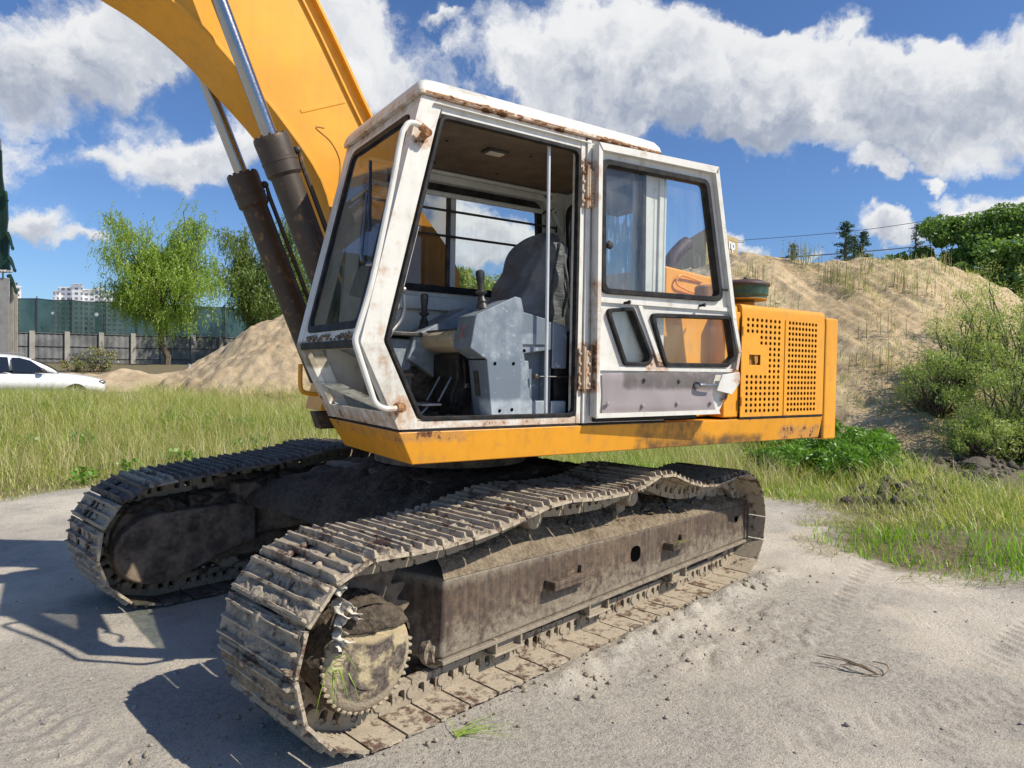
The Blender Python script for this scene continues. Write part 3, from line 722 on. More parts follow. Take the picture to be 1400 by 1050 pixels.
# sliding pane edge inside the door window, latch on it
b = MB(); b.add([fd(p, .020) for p in ((1.700, 2.08), (1.708, 2.08), (1.708, 2.80), (1.700, 2.80))] + [fd(p, .024) for p in ((1.700, 2.08), (1.708, 2.08), (1.708, 2.80), (1.700, 2.80))], [(0, 1, 2, 3), (7, 6, 5, 4), (0, 4, 5, 1), (1, 5, 6, 2), (2, 6, 7, 3), (3, 7, 4, 0)])
b.build('sliding_pane_edge', M['greenglass'], door)
b = MB(); b.lathe([(.026, 0), (.026, .012), (.016, .02)], fd((1.262, 2.330), -.004), (0, -1, 0), 6); b.build('window_latch', M['plastic'], door, bevel=.002)
b = MB()
for (x, z) in ((1.375, 2.006), (1.975, 2.028)):
    b.lathe([(.008, 0), (.008, .03), (.012, .03), (.012, .04)], fd((x, z), -.014), (.2, -1, .1), 8)
b.build('rubber_stop', M['black'], door)
b = MB(); pts = [fd(p, -.006) for p in catmull([(2.168, 2.145), (2.20, 2.142), (2.245, 2.15), (2.28, 2.155)], 4)]; pts = [(x, -.115 - .006 * math.sin(i), z) for i, (x, y, z) in enumerate(pts)]
b.tube([(2.168, -.07, 2.143)] + pts[1:-1] + [(2.27, -.10, 2.157), (2.268, -.06, 2.153)], .0065, 6); b.build('cable_tie', M['black'], door)
# mauve inner panel: a slightly buckled sheet
nx, nz = 26, 9; vs_ = []; rg = random.Random(5)
for i in range(nx + 1):
    for j in range(nz + 1):
        s_, t_ = i / nx, j / nz
        x = 1.232 + s_ * (.918 - .028 * math.sin(t_ * math.pi) - .006 * t_) + (.006 * math.sin(t_ * 4) if i == 0 else 0)
        z = 1.362 + t_ * (1.600 + .020 * s_ - 1.362) + .004 * math.sin(s_ * 9) * (1 - t_)
        e = min(s_, 1 - s_) * nx; f_ = min(t_, 1 - t_) * nz
        rim = .010 if (e < .5 or f_ < .5) else 0
        vs_.append(fd((x, z), -.020 + rim + .006 * math.sin(s_ * 7 + 1) * math.sin(t_ * 3.1) + .003 * math.sin(s_ * 23)))
fs_ = [(i * (nz + 1) + j, (i + 1) * (nz + 1) + j, (i + 1) * (nz + 1) + j + 1, i * (nz + 1) + j + 1) for i in range(nx) for j in range(nz)]
b = MB(); b.add(vs_, fs_); b.build('door_trim_panel', M['door_panel'], door, smooth=60)
b = MB()
for (x, z) in ((1.537, 1.566), (1.813, 1.560), (1.262, 1.425), (1.524, 1.410), (1.799, 1.420), (2.087, 1.423)): b.lathe([(.014, 0), (.010, .006), (0, .008)], fd((x, z), -.026), (0, -1, 0), 10)
b.build('panel_button', M['door_panel'], door)
b = MB(); b.lathe([(.024, 0), (.022, .014), (.012, .03)], fd((1.955, 1.535), -.026), (0, -1, 0), 12); b.tube([fd((1.955, 1.535), -.052), fd((1.99, 1.536), -.058), fd((2.09, 1.534), -.056)], [.012, .011, .007], 8); b.build('door_handle', M['chrome'], door)
# torn lock corner of the door
b = MB(); b.add([fd(p, a) for p, a in (((2.17, 1.60), -.034), ((2.31, 1.62), -.05), ((2.315, 1.555), -.055), ((2.235, 1.475), -.058), ((2.13, 1.50), -.03))] + [fd(p, a) for p, a in (((2.17, 1.60), -.026), ((2.31, 1.62), -.042), ((2.315, 1.555), -.047), ((2.235, 1.475), -.05), ((2.13, 1.50), -.022))],
              [(0, 1, 2, 3, 4), (9, 8, 7, 6, 5)] + [(i, i + 5, (i + 1) % 5 + 5, (i + 1) % 5) for i in range(5)]); b.build('bent_lock_flap', M['white'], door, bevel=.003)
b = MB()
for q in range(14):
    t_ = q / 13; b.blob((2.335 - .12 * t_ + random.uniform(-.008, .008), dy(2.3) - .012, 1.60 - .16 * t_), (.016, .010, .018), q, 1, .5)
b.build('rusted_edge', M['rust'], door)
b = MB(); b.box(1.20, 2.05, -.03, -.004, 1.318, 1.340); b.build('door_sill_seal', M['black'], deck)

# ---- inside the cab: consoles, seat, sticks
co = MB()
side = [(.726, 2.010), (.765, 2.003), (.785, 1.928), (.955, 1.896), (.955, 1.751), (.781, 1.747), (.79, 1.70), (.835, 1.46), (.855, 1.437), (.955, 1.437), (.955, 1.352), (.586, 1.345), (.548, 1.660), (.446, 1.719), (.479, 1.898)]
co.prism(side, .10, .112)
lob = [(.726, 2.0), (.755, 1.995), (.778, 1.92), (1.10, 1.862), (1.10, 1.74), (.545, 1.665), (.452, 1.72), (.485, 1.893)]
co.prism(lob, .112, .30); co.prism([(.548, 1.66), (.83, 1.66), (.86, 1.35), (.59, 1.35)], .112, .30)
co.prism([(.985, 1.885), (1.09, 1.863), (1.09, 1.62), (.985, 1.62)], .10, .112); co.prism([(.985, 1.435), (1.09, 1.435), (1.09, 1.36), (.985, 1.36)], .10, .112)
con = co.build('left_console', M['console'], EX, bevel=.008)
b = MB(); b.box(.80, 1.08, .20, .26, 1.36, 1.74); b.box(.97, 1.0, .13, .20, 1.36, 1.73); b.build('console_back', M['console'], con, bevel=.004)
b = MB()
for (x, z) in ((.600, 1.640), (.720, 1.642), (.635, 1.385), (.715, 1.390), (.79, 1.715)): b.lathe([(.0095, 0), (.0095, .002)], (x, .0995, z), (0, -1, 0), 12)
b.build('bolt_hole', M['hole'], con)
b = MB(); b.tube([(.86, .085, 1.573), (1.09, .085, 1.573)], .004, 6); b.blob((.858, .085, 1.573), .021, 1, 2, 0); b.blob((.945, .10, 1.570), (.016, .016, .024), 2, 2, 0); b.build('lever', M['plastic'], con)
b = MB(); b.prism([(.57, 1.60), (.592, 1.60), (.612, 1.46), (.59, 1.46)], .20, .25); b.v = [(x - .018, y, z) for x, y, z in b.v]; b.build('rocker_switch', M['plastic'], con)
# sticker with red checks on the console nose
b = MB()
for i in range(4):
    for j in range(5):
        if (i + j) % 2 == 0:
            y0 = .185 + i * .012; z0 = 1.775 + j * .013; z1 = z0 + .012; xx = lambda z: .446 + (z - 1.719) * .033 / .179 - .006
            b.add([(xx(z0), y0, z0), (xx(z0), y0 + .011, z0), (xx(z1), y0 + .011, z1), (xx(z1), y0, z1)], [(0, 3, 2, 1)])
b.build('check_sticker', M['redmark'], con, smooth=0)
def joystick(x, y, z, lean, par):
    q = MB(); q.lathe([(.035, 0), (.03, .02), (.024, .03), (.027, .04), (.018, .06), (.014, .075)], (x, y, z), (lean, 0, 1), 16)
    q.lathe([(.014, .07), (.032, .085), (.034, .092), (.018, .10), (.019, .13), (.025, .18), (.024, .205), (.012, .212)], (x, y, z), (lean, 0, 1), 14); return q.build('joystick', M['plastic'], par)
for pth_, rr__ in (([(.62, .28, 1.93), (.66, .30, 1.90), (.72, .29, 1.97), (.80, .30, 1.92)], .009), ([(.48, .30, 1.66), (.50, .33, 1.55), (.47, .34, 1.44), (.52, .36, 1.35)], .011), ([(.52, .30, 1.66), (.55, .34, 1.52), (.50, .38, 1.40), (.46, .42, 1.345)], .009)):
    b = MB(); b.tube(catmull(pth_, 5), rr__, 6); b.build('cable', M['black'], con)
joystick(.60, .24, 1.945, -.10, con)
rc = MB()
rc.prism([(.40, 1.80), (.75, 1.985), (.80, 1.985), (.83, 1.90), (1.15, 1.84), (1.15, 1.60), (.55, 1.55), (.36, 1.66)], .68, .90); rc.prism([(.05, 1.79), (.40, 1.78), (.40, 1.60), (.33, 1.58), (.0, 1.72)], .72, .93); rc.prism([(.40, 1.66), (.80, 1.6), (.80, 1.34), (.47, 1.34)], .74, .90)
rcon = rc.build('right_console', M['console'], EX, bevel=.01)
joystick(.52, .80, 1.855, 0, rcon)
b = MB(); b.box(.15, .70, .66, .95, 1.795, 1.82); b.build('console_top', M['plastic'], rcon, bevel=.006)
b = MB(); b.prism([(.05, .62), (.1, .70), (.4, .70), (.35, .58)], 1.56, 1.575, 'z'); b.prism(rpoly([(.10, 1.45), (.12, 1.66), (.34, 1.62), (.30, 1.42)], .04, 4), .70, .72); b.build('brown_cover', M['headliner'], rcon)
b = MB(); b.box(.41, .62, .728, .738, 1.335, 1.62); b.box(.60, .62, .32, .73, 1.335, 1.52); b.build('footwell_dark_panel', M['floor'], rcon)  # dark panels added to deepen the shade in the footwell
# pedals and travel levers in the footwell
b = MB()
for y in (.36, .50): b.box(.30, .42, y, y + .09, 1.40, 1.415); b.tube([(.36, y + .045, 1.40), (.30, y + .045, 1.34)], .01, 6); b.tube([(.42, y + .045, 1.42), (.50, y + .04, 1.56)], .008, 6)
b.box(.55, .60, .33, .64, 1.50, 1.53); b.box(.55, .575, .38, .42, 1.46, 1.58); b.box(.55, .575, .52, .56, 1.46, 1.58); b.build('pedal', M['steel'], EX, bevel=.003)
# seat
b = MB(); b.prism(rpoly([(.46, 1.73), (.43, 1.79), (.50, 1.835), (.90, 1.82), (.95, 1.72), (.58, 1.69)], .04, 5), .31, .70); seat = b.build('seat', M['cushion'], EX, bevel=.03, seg=3)
b = MB(); b.prism([(.48, 1.832), (.62, 1.848), (.9, 1.832), (.9, 1.82), (.62, 1.834), (.48, 1.82)], .30, .71); b.build('seat_mat', M['plastic'], seat)
b = MB(); b.box(.52, .95, .35, .66, 1.40, 1.69); b.box(.62, 1.1, .30, .70, 1.335, 1.42); b.build('seat_base', M['black'], seat)
# loose grey cover over the backrest: lofted sections with sag and creases
secs = []
for k_ in range(19):
    t_ = k_ / 18; z = 1.84 + t_ * .605
    xc = 1.0 + .155 * t_; dx = .25 - .155 * t_; hw = .235 - .04 * t_ ** 3 - .02 * (1 - t_)
    if t_ > .86: q = (t_ - .86) / .14; hw *= math.sqrt(max(.02, 1 - .55 * q * q)); dx *= math.sqrt(max(.02, 1 - .75 * q * q))
    sec = []
    for j in range(40):
        a = 2 * math.pi * j / 40; ca, sa = math.cos(a), math.sin(a)
        ex = 2 / 3.4
        px_ = math.copysign(abs(ca) ** ex, ca) * dx; py_ = math.copysign(abs(sa) ** ex, sa) * hw
        cr = .008 * math.sin(9 * a + 5 * t_ + 2 * math.sin(6 * t_)) + .013 * math.sin(4 * a + 14 * t_) * math.sin(7 * t_ + a) + .003 * math.sin(17 * a + 30 * t_)
        side_ = 1 if sa < 0 else .6
        sec.append((xc + px_ * (1 + cr * side_ / dx * .8) + .012 * math.sin(20 * t_ + 3 * a) * (t_ > .3), .46 + py_ * (1 + cr * side_ / hw * 1.4), z + .008 * math.sin(5 * a + 9 * t_) - .02 * (ca > 0) * t_))
    secs.append(sec)
vs_ = [p for s_ in secs for p in s_]; fs_ = []
for i in range(len(secs) - 1):
    for j in range(40): fs_.append((i * 40 + j, i * 40 + (j + 1) % 40, (i + 1) * 40 + (j + 1) % 40, (i + 1) * 40 + j))
fs_.append(tuple(range(39, -1, -1))); vs_.append((1.15, .46, 2.462)); top_ = len(vs_) - 1; o_ = (len(secs) - 1) * 40
for j in range(40): fs_.append((o_ + j, o_ + (j + 1) % 40, top_))
b = MB(); b.add(vs_, fs_); b.build('seat_cover', M['cloth'], seat, smooth=80, sub=1)
b = MB(); b.tube(catmull([(1.13, .235, 2.38), (1.08, .222, 2.20), (1.05, .218, 2.02), (1.03, .222, 1.88)], 5), .006, 6); b.tube(catmull([(1.16, .24, 2.25), (1.19, .235, 2.12), (1.21, .235, 1.98)], 5), .008, 6); b.build('cover_seam', M['plastic'], seat)
b = MB(); b.box(1.02, 1.60, .12, .9, 1.36, 1.84); b.box(1.0, 1.08, .2, .3, 1.84, 1.87); b.build('seat_box', M['black'], seat, bevel=.01)
# pale sheet added inside the cab for the slanted pale shape in the windscreen
b = MB(); b.hexa([(.03, .78, 2.02), (.032, .78, 2.02), (.045, .12, 1.90), (.043, .12, 1.90), (.08, .78, 2.17), (.082, .78, 2.17), (.15, .12, 2.32), (.148, .12, 2.32)]); b.build('added_pale_sheet', M['inner_white'], shell)

# ---- engine house behind the cab
def rounded_hood(x0, x1, y0, y1, z0, z1, r):
    q = MB(); q.prism(rpoly([(y0, z0), (y1, z0), (y1, z1), (y0, z1)], [.004, .004, r, r], 6), x0, x1, 'x'); return q
HX0, HX1, HZ0, HZ1 = 2.500, 3.488, 1.312, 2.088
b = rounded_hood(2.42, HX0 + .02, .03, 2.80, HZ0, HZ1 - .004, .06); b.box(1.84, 2.42, .30, 2.80, HZ0, 2.04); hood = b.build('engine_hood', M['yellow'], EX, bevel=.012)
b = rounded_hood(HX0 + .02, HX1, .04, 2.80, HZ0 + .6, HZ1, .07); b.v = [(x, y, max(z, 1.312)) for x, y, z in b.v]
b = MB(); b.prism(rpoly([(.004, 2.0), (2.80, 2.0), (2.80, HZ1), (.004, HZ1)], [.002, .004, .07, .075], 6), HX0 + .02, HX1, 'x'); b.build('hood_top', M['yellow'], hood, bevel=.01)
b = MB(); b.box(HX0 + .04, HX1 - .02, .30, 2.75, 1.312, 2.0); b.build('radiator_core', M['black'], hood)
# louvred side panel with real punched holes
def punched(name, x0, x1, z0, z1, holes, rx, rz, mat, par, y=.0, th=.006, windows=()):
    """sheet in the xz plane; holes: (x,z) on a regular lattice cell size cx, cz"""
    q = MB(); cx, cz, cells = holes; used = set()
    xs0 = min(c[0] for c in cells); 
    for (x, z) in cells:
        o = [(x - cx / 2, z - cz / 2), (x, z - cz / 2), (x + cx / 2, z - cz / 2), (x + cx / 2, z), (x + cx / 2, z + cz / 2), (x, z + cz / 2), (x - cx / 2, z + cz / 2), (x - cx / 2, z)]
        i_ = [(x + rx * math.cos(a), z + rz * math.sin(a)) for a in [math.pi * (1.25 + .25 * k_) for k_ in range(8)]]
        q.ring(o, i_, y, y + th)
    return q
# lattice: eight columns left of the centre rib, nine right of it, 17 rows
PX0, PX1, PZ0, PZ1 = 2.512, 3.476, 1.314, 2.004
left_c = [2.575 + .0495 * i for i in range(8)]; right_c = [3.043 + .0402 * i for i in range(9)]
rows = [1.982 - .0392 * j for j in range(17)]
cl = []; cr_ = []
for j, z in enumerate(rows):
    for i, x in enumerate(left_c):
        if j < 3 or (j < 5 and i >= 3) or (j < 10 and i >= 5) or j >= 10: cl.append((x, z))
        else: pass
    for x in right_c: cr_.append((x, z))
pan = punched('p', 0, 0, 0, 0, (.0495, .0392, cl), .0145, .0138, None, None)
pb = punched('p', 0, 0, 0, 0, (.0402, .0392, cr_), .0145, .0138, None, None)
pan.add(pb.v, pb.f)
lz0, lz1 = rows[-1] - .0196, rows[0] + .0196; lx0, lx1 = left_c[0] - .02475, left_c[-1] + .02475; rx0, rx1 = right_c[0] - .0201, right_c[-1] + .0201
for (a0, a1, c0, c1) in ((PX0, lx0, PZ0, PZ1), (lx1, rx0, PZ0, PZ1), (rx1, PX1, PZ0, PZ1), (lx0, lx1, PZ0, lz0), (lx0, lx1, lz1, PZ1), (rx0, rx1, PZ0, lz0), (rx0, rx1, lz1, PZ1)): pan.box(a0, a1, 0, .006, c0, c1)
def solid(i0, i1, j0, j1): return (left_c[i0] - .02475, left_c[i1] + .02475, rows[j1] - .0196, rows[j0] + .0196)
s1 = solid(0, 2, 3, 4); pan.box(s1[0], s1[1], 0, .006, s1[2], s1[3])
s2 = solid(0, 4, 5, 9); sq = (2.592, 2.716, 1.672, 1.742)
for (a0, a1, c0, c1) in ((s2[0], sq[0], s2[2], s2[3]), (sq[1], s2[1], s2[2], s2[3]), (sq[0], sq[1], s2[2], sq[2]), (sq[0], sq[1], sq[3], s2[3])): pan.box(a0, a1, 0, .006, c0, c1)
pan.v = [(x, y - .006, z) for x, y, z in pan.v]
grille = pan.build('side_grille', M['yellow'], hood, smooth=0)
b = MB(); b.box(sq[0] - .02, sq[1] + .02, .02, .03, sq[2] - .02, sq[3] + .02); b.prism([(2.655, 1.75), (2.70, 1.75), (2.70, 1.69), (2.675, 1.672)], .003, .02); b.build('latch_recess', M['oldyellow'], hood)
b = MB(); b.box(2.985, 2.998, -.012, -.006, 1.318, 2.0); b.build('grille_rib', M['yellow'], hood, bevel=.002)
b = MB(); b.box(2.508, 3.48, -.004, .02, 1.301, 1.312); b.build('panel_seam', M['black'], hood)
b = MB(); b.box(2.36, 2.52, .012, .2, 1.312, 2.03); b.box(1.83, 2.36, .14, .3, 1.312, 1.99); b.build('side_cover', M['yellow'], hood, bevel=.01)
for zh_ in (1.42, 1.90):
    b = MB(); b.cyl((2.512, -.010, zh_ - .03), (2.512, -.010, zh_ + .03), .007, n=8); b.build('panel_hinge', M['oldyellow'], hood)
# counterweight
b = MB(); b.prism(rpoly([(3.505, .0), (3.505, 2.85), (3.78, 2.75), (3.98, 2.2), (4.05, 1.4), (3.98, .7), (3.78, .10), (3.66, .0)], [.02, .05, .2, .3, .3, .3, .10, .03], 6), 1.118, 2.046, 'z')
cw = b.build('counterweight', M['yellow'], EX, bevel=.045, seg=4)
b = MB(); b.box(3.488, 3.506, .02, 2.75, 1.13, 2.03); b.build('counterweight_gap', M['black'], cw)
# air filter on the hood
b = MB(); b.lathe([(.075, 0), (.075, .05), (.07, .07)], (2.95, .32, 2.075), n=28); fil = b.build('air_filter', M['oldyellow'], EX)
b = MB(); b.lathe([(.06, .06), (.115, .068), (.15, .075), (.158, .085), (.158, .10), (.168, .112), (.168, .175), (.172, .182)], (2.95, .32, 2.085), n=40); b.build('filter_bowl', M['green'], fil)
b = MB(); b.lathe([(.178, .178), (.180, .190), (.172, .202), (.12, .222), (.04, .230), (0, .231)], (2.95, .32, 2.085), n=40); b.lathe([(.012, .226), (.014, .245), (.006, .252)], (2.95, .32, 2.085), n=10); b.build('filter_cap', M['exhaust'], fil)
b = MB(); b.lathe([(.152, 0), (.160, .004), (.160, .012), (.152, .016)], (2.95, .32, 2.158), n=40); b.build('filter_band', M['oldyellow'], fil)
# tank with filler, handle and exhaust behind the cab
b = MB(); b.hexa([(2.50, .70, 1.9), (3.35, .70, 1.9), (3.35, 1.5, 1.9), (2.50, 1.5, 1.9), (2.50, .70, 2.425), (3.35, .70, 2.36), (3.35, 1.5, 2.36), (2.50, 1.5, 2.425)]); tank = b.build('tank_housing', M['yellow'], EX, bevel=.02)
b = MB(); b.tube(catmull([(2.90, .69, 2.33), (2.66, .675, 2.36), (2.60, .675, 2.33), (2.60, .675, 2.29), (2.66, .675, 2.265), (2.90, .69, 2.215)], 5), .008, 8); b.build('grab_handle', M['yellow'], tank)
b = MB(); b.lathe([(.072, 0), (.072, .13), (.078, .13), (.078, .20), (.06, .215), (0, .216)], (2.56, .36, 2.03), n=24); b.lathe([(.17, 0), (.17, .012), (.08, .03)], (2.50, .36, 2.03), n=30)
b.box(2.56, 2.66, .28, .33, 2.135, 2.175); b.build('fuel_cap', M['rust'], tank, bevel=.004)
b = MB(); b.tube(catmull([(2.62, .78, 2.30), (2.62, .78, 2.44), (2.66, .77, 2.52), (2.74, .76, 2.60), (2.79, .755, 2.635)], 5), .055, 16); b.build('exhaust_pipe', M['exhaust'], tank)
# right-hand side deck boxes behind the boom, mostly hidden
b = MB(); b.box(1.3, 1.75, 2.15, 2.8, 1.28, 1.9); b.build('right_side_box', M['yellow'], EX, bevel=.03)
# small bits at the far front corner: step plate and bent grab rod
b = MB(); b.tube(catmull([(-.14, 1.12, 1.62), (-.14, 1.12, 1.50), (-.125, 1.12, 1.455), (-.07, 1.12, 1.44), (-.02, 1.12, 1.44)], 5), .014, 8); b.build('front_grab_rod', M['boom_yellow'], EX)
b = MB(); b.hexa([(-.04, 1.05, 1.23), (.10, 1.05, 1.23), (.10, 1.15, 1.23), (-.04, 1.15, 1.23), (-.075, 1.05, 1.335), (.10, 1.05, 1.335), (.10, 1.15, 1.335), (-.075, 1.15, 1.335)]); b.build('front_step_box', M['cylinder'], EX, bevel=.008)
b = MB(); b.hexa([(-.04, 1.05, 1.34), (.2, 1.05, 1.34), (.2, 1.35, 1.34), (-.04, 1.35, 1.34), (-.0, 1.05, 1.50), (.2, 1.05, 1.50), (.2, 1.35, 1.50), (-.0, 1.35, 1.50)]); b.build('boom_base_bracket', M['boom_yellow'], EX)
# ---- boom
near = [(.62, 1.52), (.30, 1.95), (.135, 2.45), (.034, 2.796), (-.242, 3.149), (-.498, 3.392), (-.70, 3.572), (-.90, 3.70), (-1.12, 3.80), (-1.7, 4.0), (-2.5, 4.15)]
top = [(-2.5, 4.95), (-1.7, 4.97), (-1.0, 4.85), (-.45, 4.52), (-.017, 3.904), (.371, 3.237), (.66, 2.80), (.93, 2.50), (1.06, 2.30), (1.06, 2.05), (.98, 1.6)]
bp = [(.74, 1.42)] + catmull(near[3:], 4)
poly = [(.70, 1.45), (.62, 1.52), (.30, 1.95), (.135, 2.45)] + catmull(near[3:], 4) + catmull(top[:5], 4) + top[5:]
b = MB()
BY0, BY1 = 1.315, 1.865
n_ = len(poly)
b.add([(x, BY0 + .012, z) for x, z in poly] + [(x, BY1 - .012, z) for x, z in poly], [tuple(range(n_)), tuple(range(2 * n_ - 1, n_ - 1, -1))] + [(i, i + n_, (i + 1) % n_ + n_, (i + 1) % n_) for i in range(n_)])
boom = b.build('boom', M['boom_yellow'], EX)
# flange plates that stand a little proud of the side plates
def strip(path, h, off, y0, y1):
    """flat bar that follows a path in the xz plane; off moves it sideways from the path"""
    q = MB(); P_ = [Vector(p) for p in path]; L_ = []; R_ = []
    for i, p in enumerate(P_):
        t_ = (P_[min(i + 1, len(P_) - 1)] - P_[max(i - 1, 0)]).normalized(); n2 = Vector((-t_.y, t_.x))
        L_.append(p + n2 * (off - h / 2)); R_.append(p + n2 * (off + h / 2))
    q.prism([tuple(p) for p in L_] + [tuple(p) for p in reversed(R_)], y0, y1); return q
b = strip(catmull(near[2:], 4), .022, 0, BY0 - .012, BY1 + .012); b.build('boom_bottom_plate', M['boom_yellow'], boom, bevel=.004)
b = strip(catmull(top[:7], 4), .022, 0, BY0 - .03, BY1 + .03); b.build('boom_top_plate', M['boom_yellow'], boom, bevel=.004)
b = strip(catmull(top[:7], 4), .018, -.075, BY0 - .006, BY0 + .02); b.build('hydraulic_line', M['boom_yellow'], boom, bevel=.006)
b = strip([(-.10, 3.20), (.19, 3.33)], .03, 0, BY0 + .008, BY0 + .03); b.build('weld_seam', M['boom_yellow'], boom, bevel=.008)
b = MB(); b.tube(catmull([(.055, BY0 + .011, 3.13), (-.0, BY0 + .011, 3.12), (.10, BY0 + .011, 3.05), (.16, BY0 + .011, 2.94), (.155, BY0 + .011, 2.80), (.14, BY0 + .011, 2.72)], 5), .0035, 5); b.build('paint_crack', M['oldyellow'], boom)
# ---- boom cylinders
def cyl_axis(z): return -.056 - .407 * (z - 2.33)
AX = Vector((-.407, 0, 1)).normalized()
for (yc, dzz) in ((1.185, .0), (2.0, -.03)):
    base = Vector((cyl_axis(1.50), yc, 1.50)); top_z = 2.955 + dzz
    L_ = (top_z - 1.50) / AX.z
    b = MB(); b.lathe([(.07, 0), (.088, .02), (.088, L_ - .20)], base, AX, 32); c_ = b.build('boom_cylinder', M['cylinder'], EX)
    b = MB(); b.lathe([(.088, L_ - .235), (.104, L_ - .215), (.104, L_ - .15), (.107, L_ - .148), (.107, L_ - .135), (.104, L_ - .132), (.108, L_ - .02), (.106, L_), (.055, L_ + .002)], base, AX, 32)
    u_ = AX.orthogonal().normalized(); w_ = AX.cross(u_)
    for k_ in range(12):
        an = 2 * math.pi * k_ / 12; p_ = base + AX * (L_ - .001) + (u_ * math.cos(an) + w_ * math.sin(an)) * .090; b.lathe([(.012, 0), (.012, .012), (.006, .014)], p_, AX, 8)
    b.build('cylinder_head', M['cylinder'], c_)
    b = MB(); b.lathe([(.045, L_ - .3), (.045, L_ + 1.9)], base, AX, 24); b.build('piston_rod', M['chrome'], c_)
    b = MB(); s0 = base + AX * (L_ - .12) + Vector((.10, -.03, .06)); s1 = base + AX * .1 + Vector((.125, -.03, .0))
    b.tube([base + AX * (L_ - .13) + Vector((.06, -.02, .03)), s0 + Vector((.01, 0, 0)), s0 + (s1 - s0) * .06, s0 + (s1 - s0) * .5, s1], .016, 8); b.blob(tuple(s0), .026, 1, 2, .05); b.build('oil_pipe', M['cylinder'], c_)
# ================================================================== EXCAVATOR, undercarriage
TA = R(12.987); TC, TS_ = math.cos(TA), math.sin(TA); TY0 = -.317
def T2W(p):                     # track frame (along, across from the near outer edge, up) to world
    x, y, z = p; y += TY0
    return (x * TC - y * TS_, x * TS_ + y * TC, z)
TW = .658; GAUGE = 2.404; ZC = .420; SF, SR = -.295, 3.125; RT = .398
def TB():
    q = MB(); q.xf = T2W; return q
# path of the plate's inner face, as seen from the near side, closed
top_pts = [(-.06, .795), (.12, .800), (.35, .815), (.60, .850), (.78, .886), (.95, .890), (1.12, .874), (1.29, .866), (1.45, .862), (1.60, .868), (1.74, .898), (1.88, .932), (2.0, .934), (2.14, .892), (2.30, .835), (2.50, .797), (2.72, .790), (2.92, .815)]
far_top = [(-.06, .835), (.2, .86), (.45, .875), (.72, .90), (.9, .945), (1.1, .95), (1.4, .92), (1.8, .90), (2.2, .93), (2.5, .89), (2.8, .85)]
def track_path(tp):
    pts = []
    for k_ in range(0, 30):                                         # front arc, bottom to top
        a = -math.pi / 2 - math.pi * k_ / 29 * .97; pts.append((SF + RT * math.cos(a), ZC + RT * math.sin(a)))
    pts += catmull(tp, 8)
    for k_ in range(0, 30):
        a = math.pi / 2 * .95 - math.pi * .975 * k_ / 29; pts.append((SR + RT * math.cos(a), ZC + RT * math.sin(a)))
    n = 40
    for k_ in range(1, n): pts.append((SR + (SF - SR) * k_ / n, ZC - RT))
    return pts
def resample(pts, n, off=0.0):
    P_ = np.array(pts + [pts[0]]); d = np.hypot(*np.diff(P_, axis=0).T); L_ = np.concatenate([[0], np.cumsum(d)]); tot = L_[-1]
    s_ = (np.arange(n) / n + off / n) % 1 * tot
    x = np.interp(s_, L_, P_[:, 0]); z = np.interp(s_, L_, P_[:, 1]); return list(zip(x, z)), tot

def shoe_mesh(name, mat, seed):
    """triple-grouser plate: u along the chain, v across, n outwards; local coordinates"""
    rg = np.random.default_rng(seed)
    p = .190
    prof = [(-.088, .002), (-.086, .010), (-.083, .012), (-.077, .039), (-.068, .040), (-.061, .012), (-.018, .010), (-.011, .036), (-.002, .037), (.006, .010), (.052, .011), (.058, .039), (.067, .040), (.075, .013), (.084, .012), (.088, .006)]
    cuts = np.array([0, .018, .028, .08, .16, .225, .265, .31, .35, .395, .435, .50, .58, .628, .640, .658])
    V = []; F = []
    np_ = len(prof)
    for iv, v in enumerate(cuts):
        edge = 1.0 if .02 < v < .635 else .0
        for (u, n) in prof:
            hgt = n
            if n > .02: hgt = .012 + (n - .012) * (edge ) * (1 - .10 * rg.random())
            V.append((u + .0015 * rg.standard_normal(), v + (.004 * rg.standard_normal() if iv in (0, len(cuts) - 1) else 0), hgt + .0012 * rg.standard_normal()))
    nb = len(V)
    for v in cuts:                                                    # inner face
        for (u, n) in prof: V.append((u, v, -.003))
    for i in range(len(cuts) - 1):
        for k_ in range(np_ - 1):
            if i in (5, 7, 9) and k_ in (5, 9) and (i != 7 or seed % 2): continue          # mud holes go right through
            F.append((i * np_ + k_, i * np_ + k_ + 1, (i + 1) * np_ + k_ + 1, (i + 1) * np_ + k_))
            F.append((nb + i * np_ + k_, nb + (i + 1) * np_ + k_, nb + (i + 1) * np_ + k_ + 1, nb + i * np_ + k_ + 1))
        F.append((i * np_, (i + 1) * np_, nb + (i + 1) * np_, nb + i * np_)); F.append((i * np_ + np_ - 1, nb + i * np_ + np_ - 1, nb + (i + 1) * np_ + np_ - 1, (i + 1) * np_ + np_ - 1))
    e = len(cuts) - 1
    for k_ in range(np_ - 1):
        F.append((k_ + 1, k_, nb + k_, nb + k_ + 1)); F.append((e * np_ + k_, e * np_ + k_ + 1, nb + e * np_ + k_ + 1, nb + e * np_ + k_))
    q = MB(); q.add(V, F)
    for v in (.212, .448):                                            # bolt heads between the bars
        for u in (-.040, .028): q.lathe([(.016, 0), (.016, .012), (.010, .017), (0, .018)], (u, v, .010), (0, 0, 1), 8)
    me = bpy.data.meshes.new(name); me.from_pydata(q.v, [], q.f); me.validate()
    bm = bmesh.new(); bm.from_mesh(me); bmesh.ops.recalc_face_normals(bm, faces=bm.faces); bm.to_mesh(me); bm.free()
    me.shade_smooth(); me.set_sharp_from_angle(angle=R(38)); me.materials.append(mat); return me

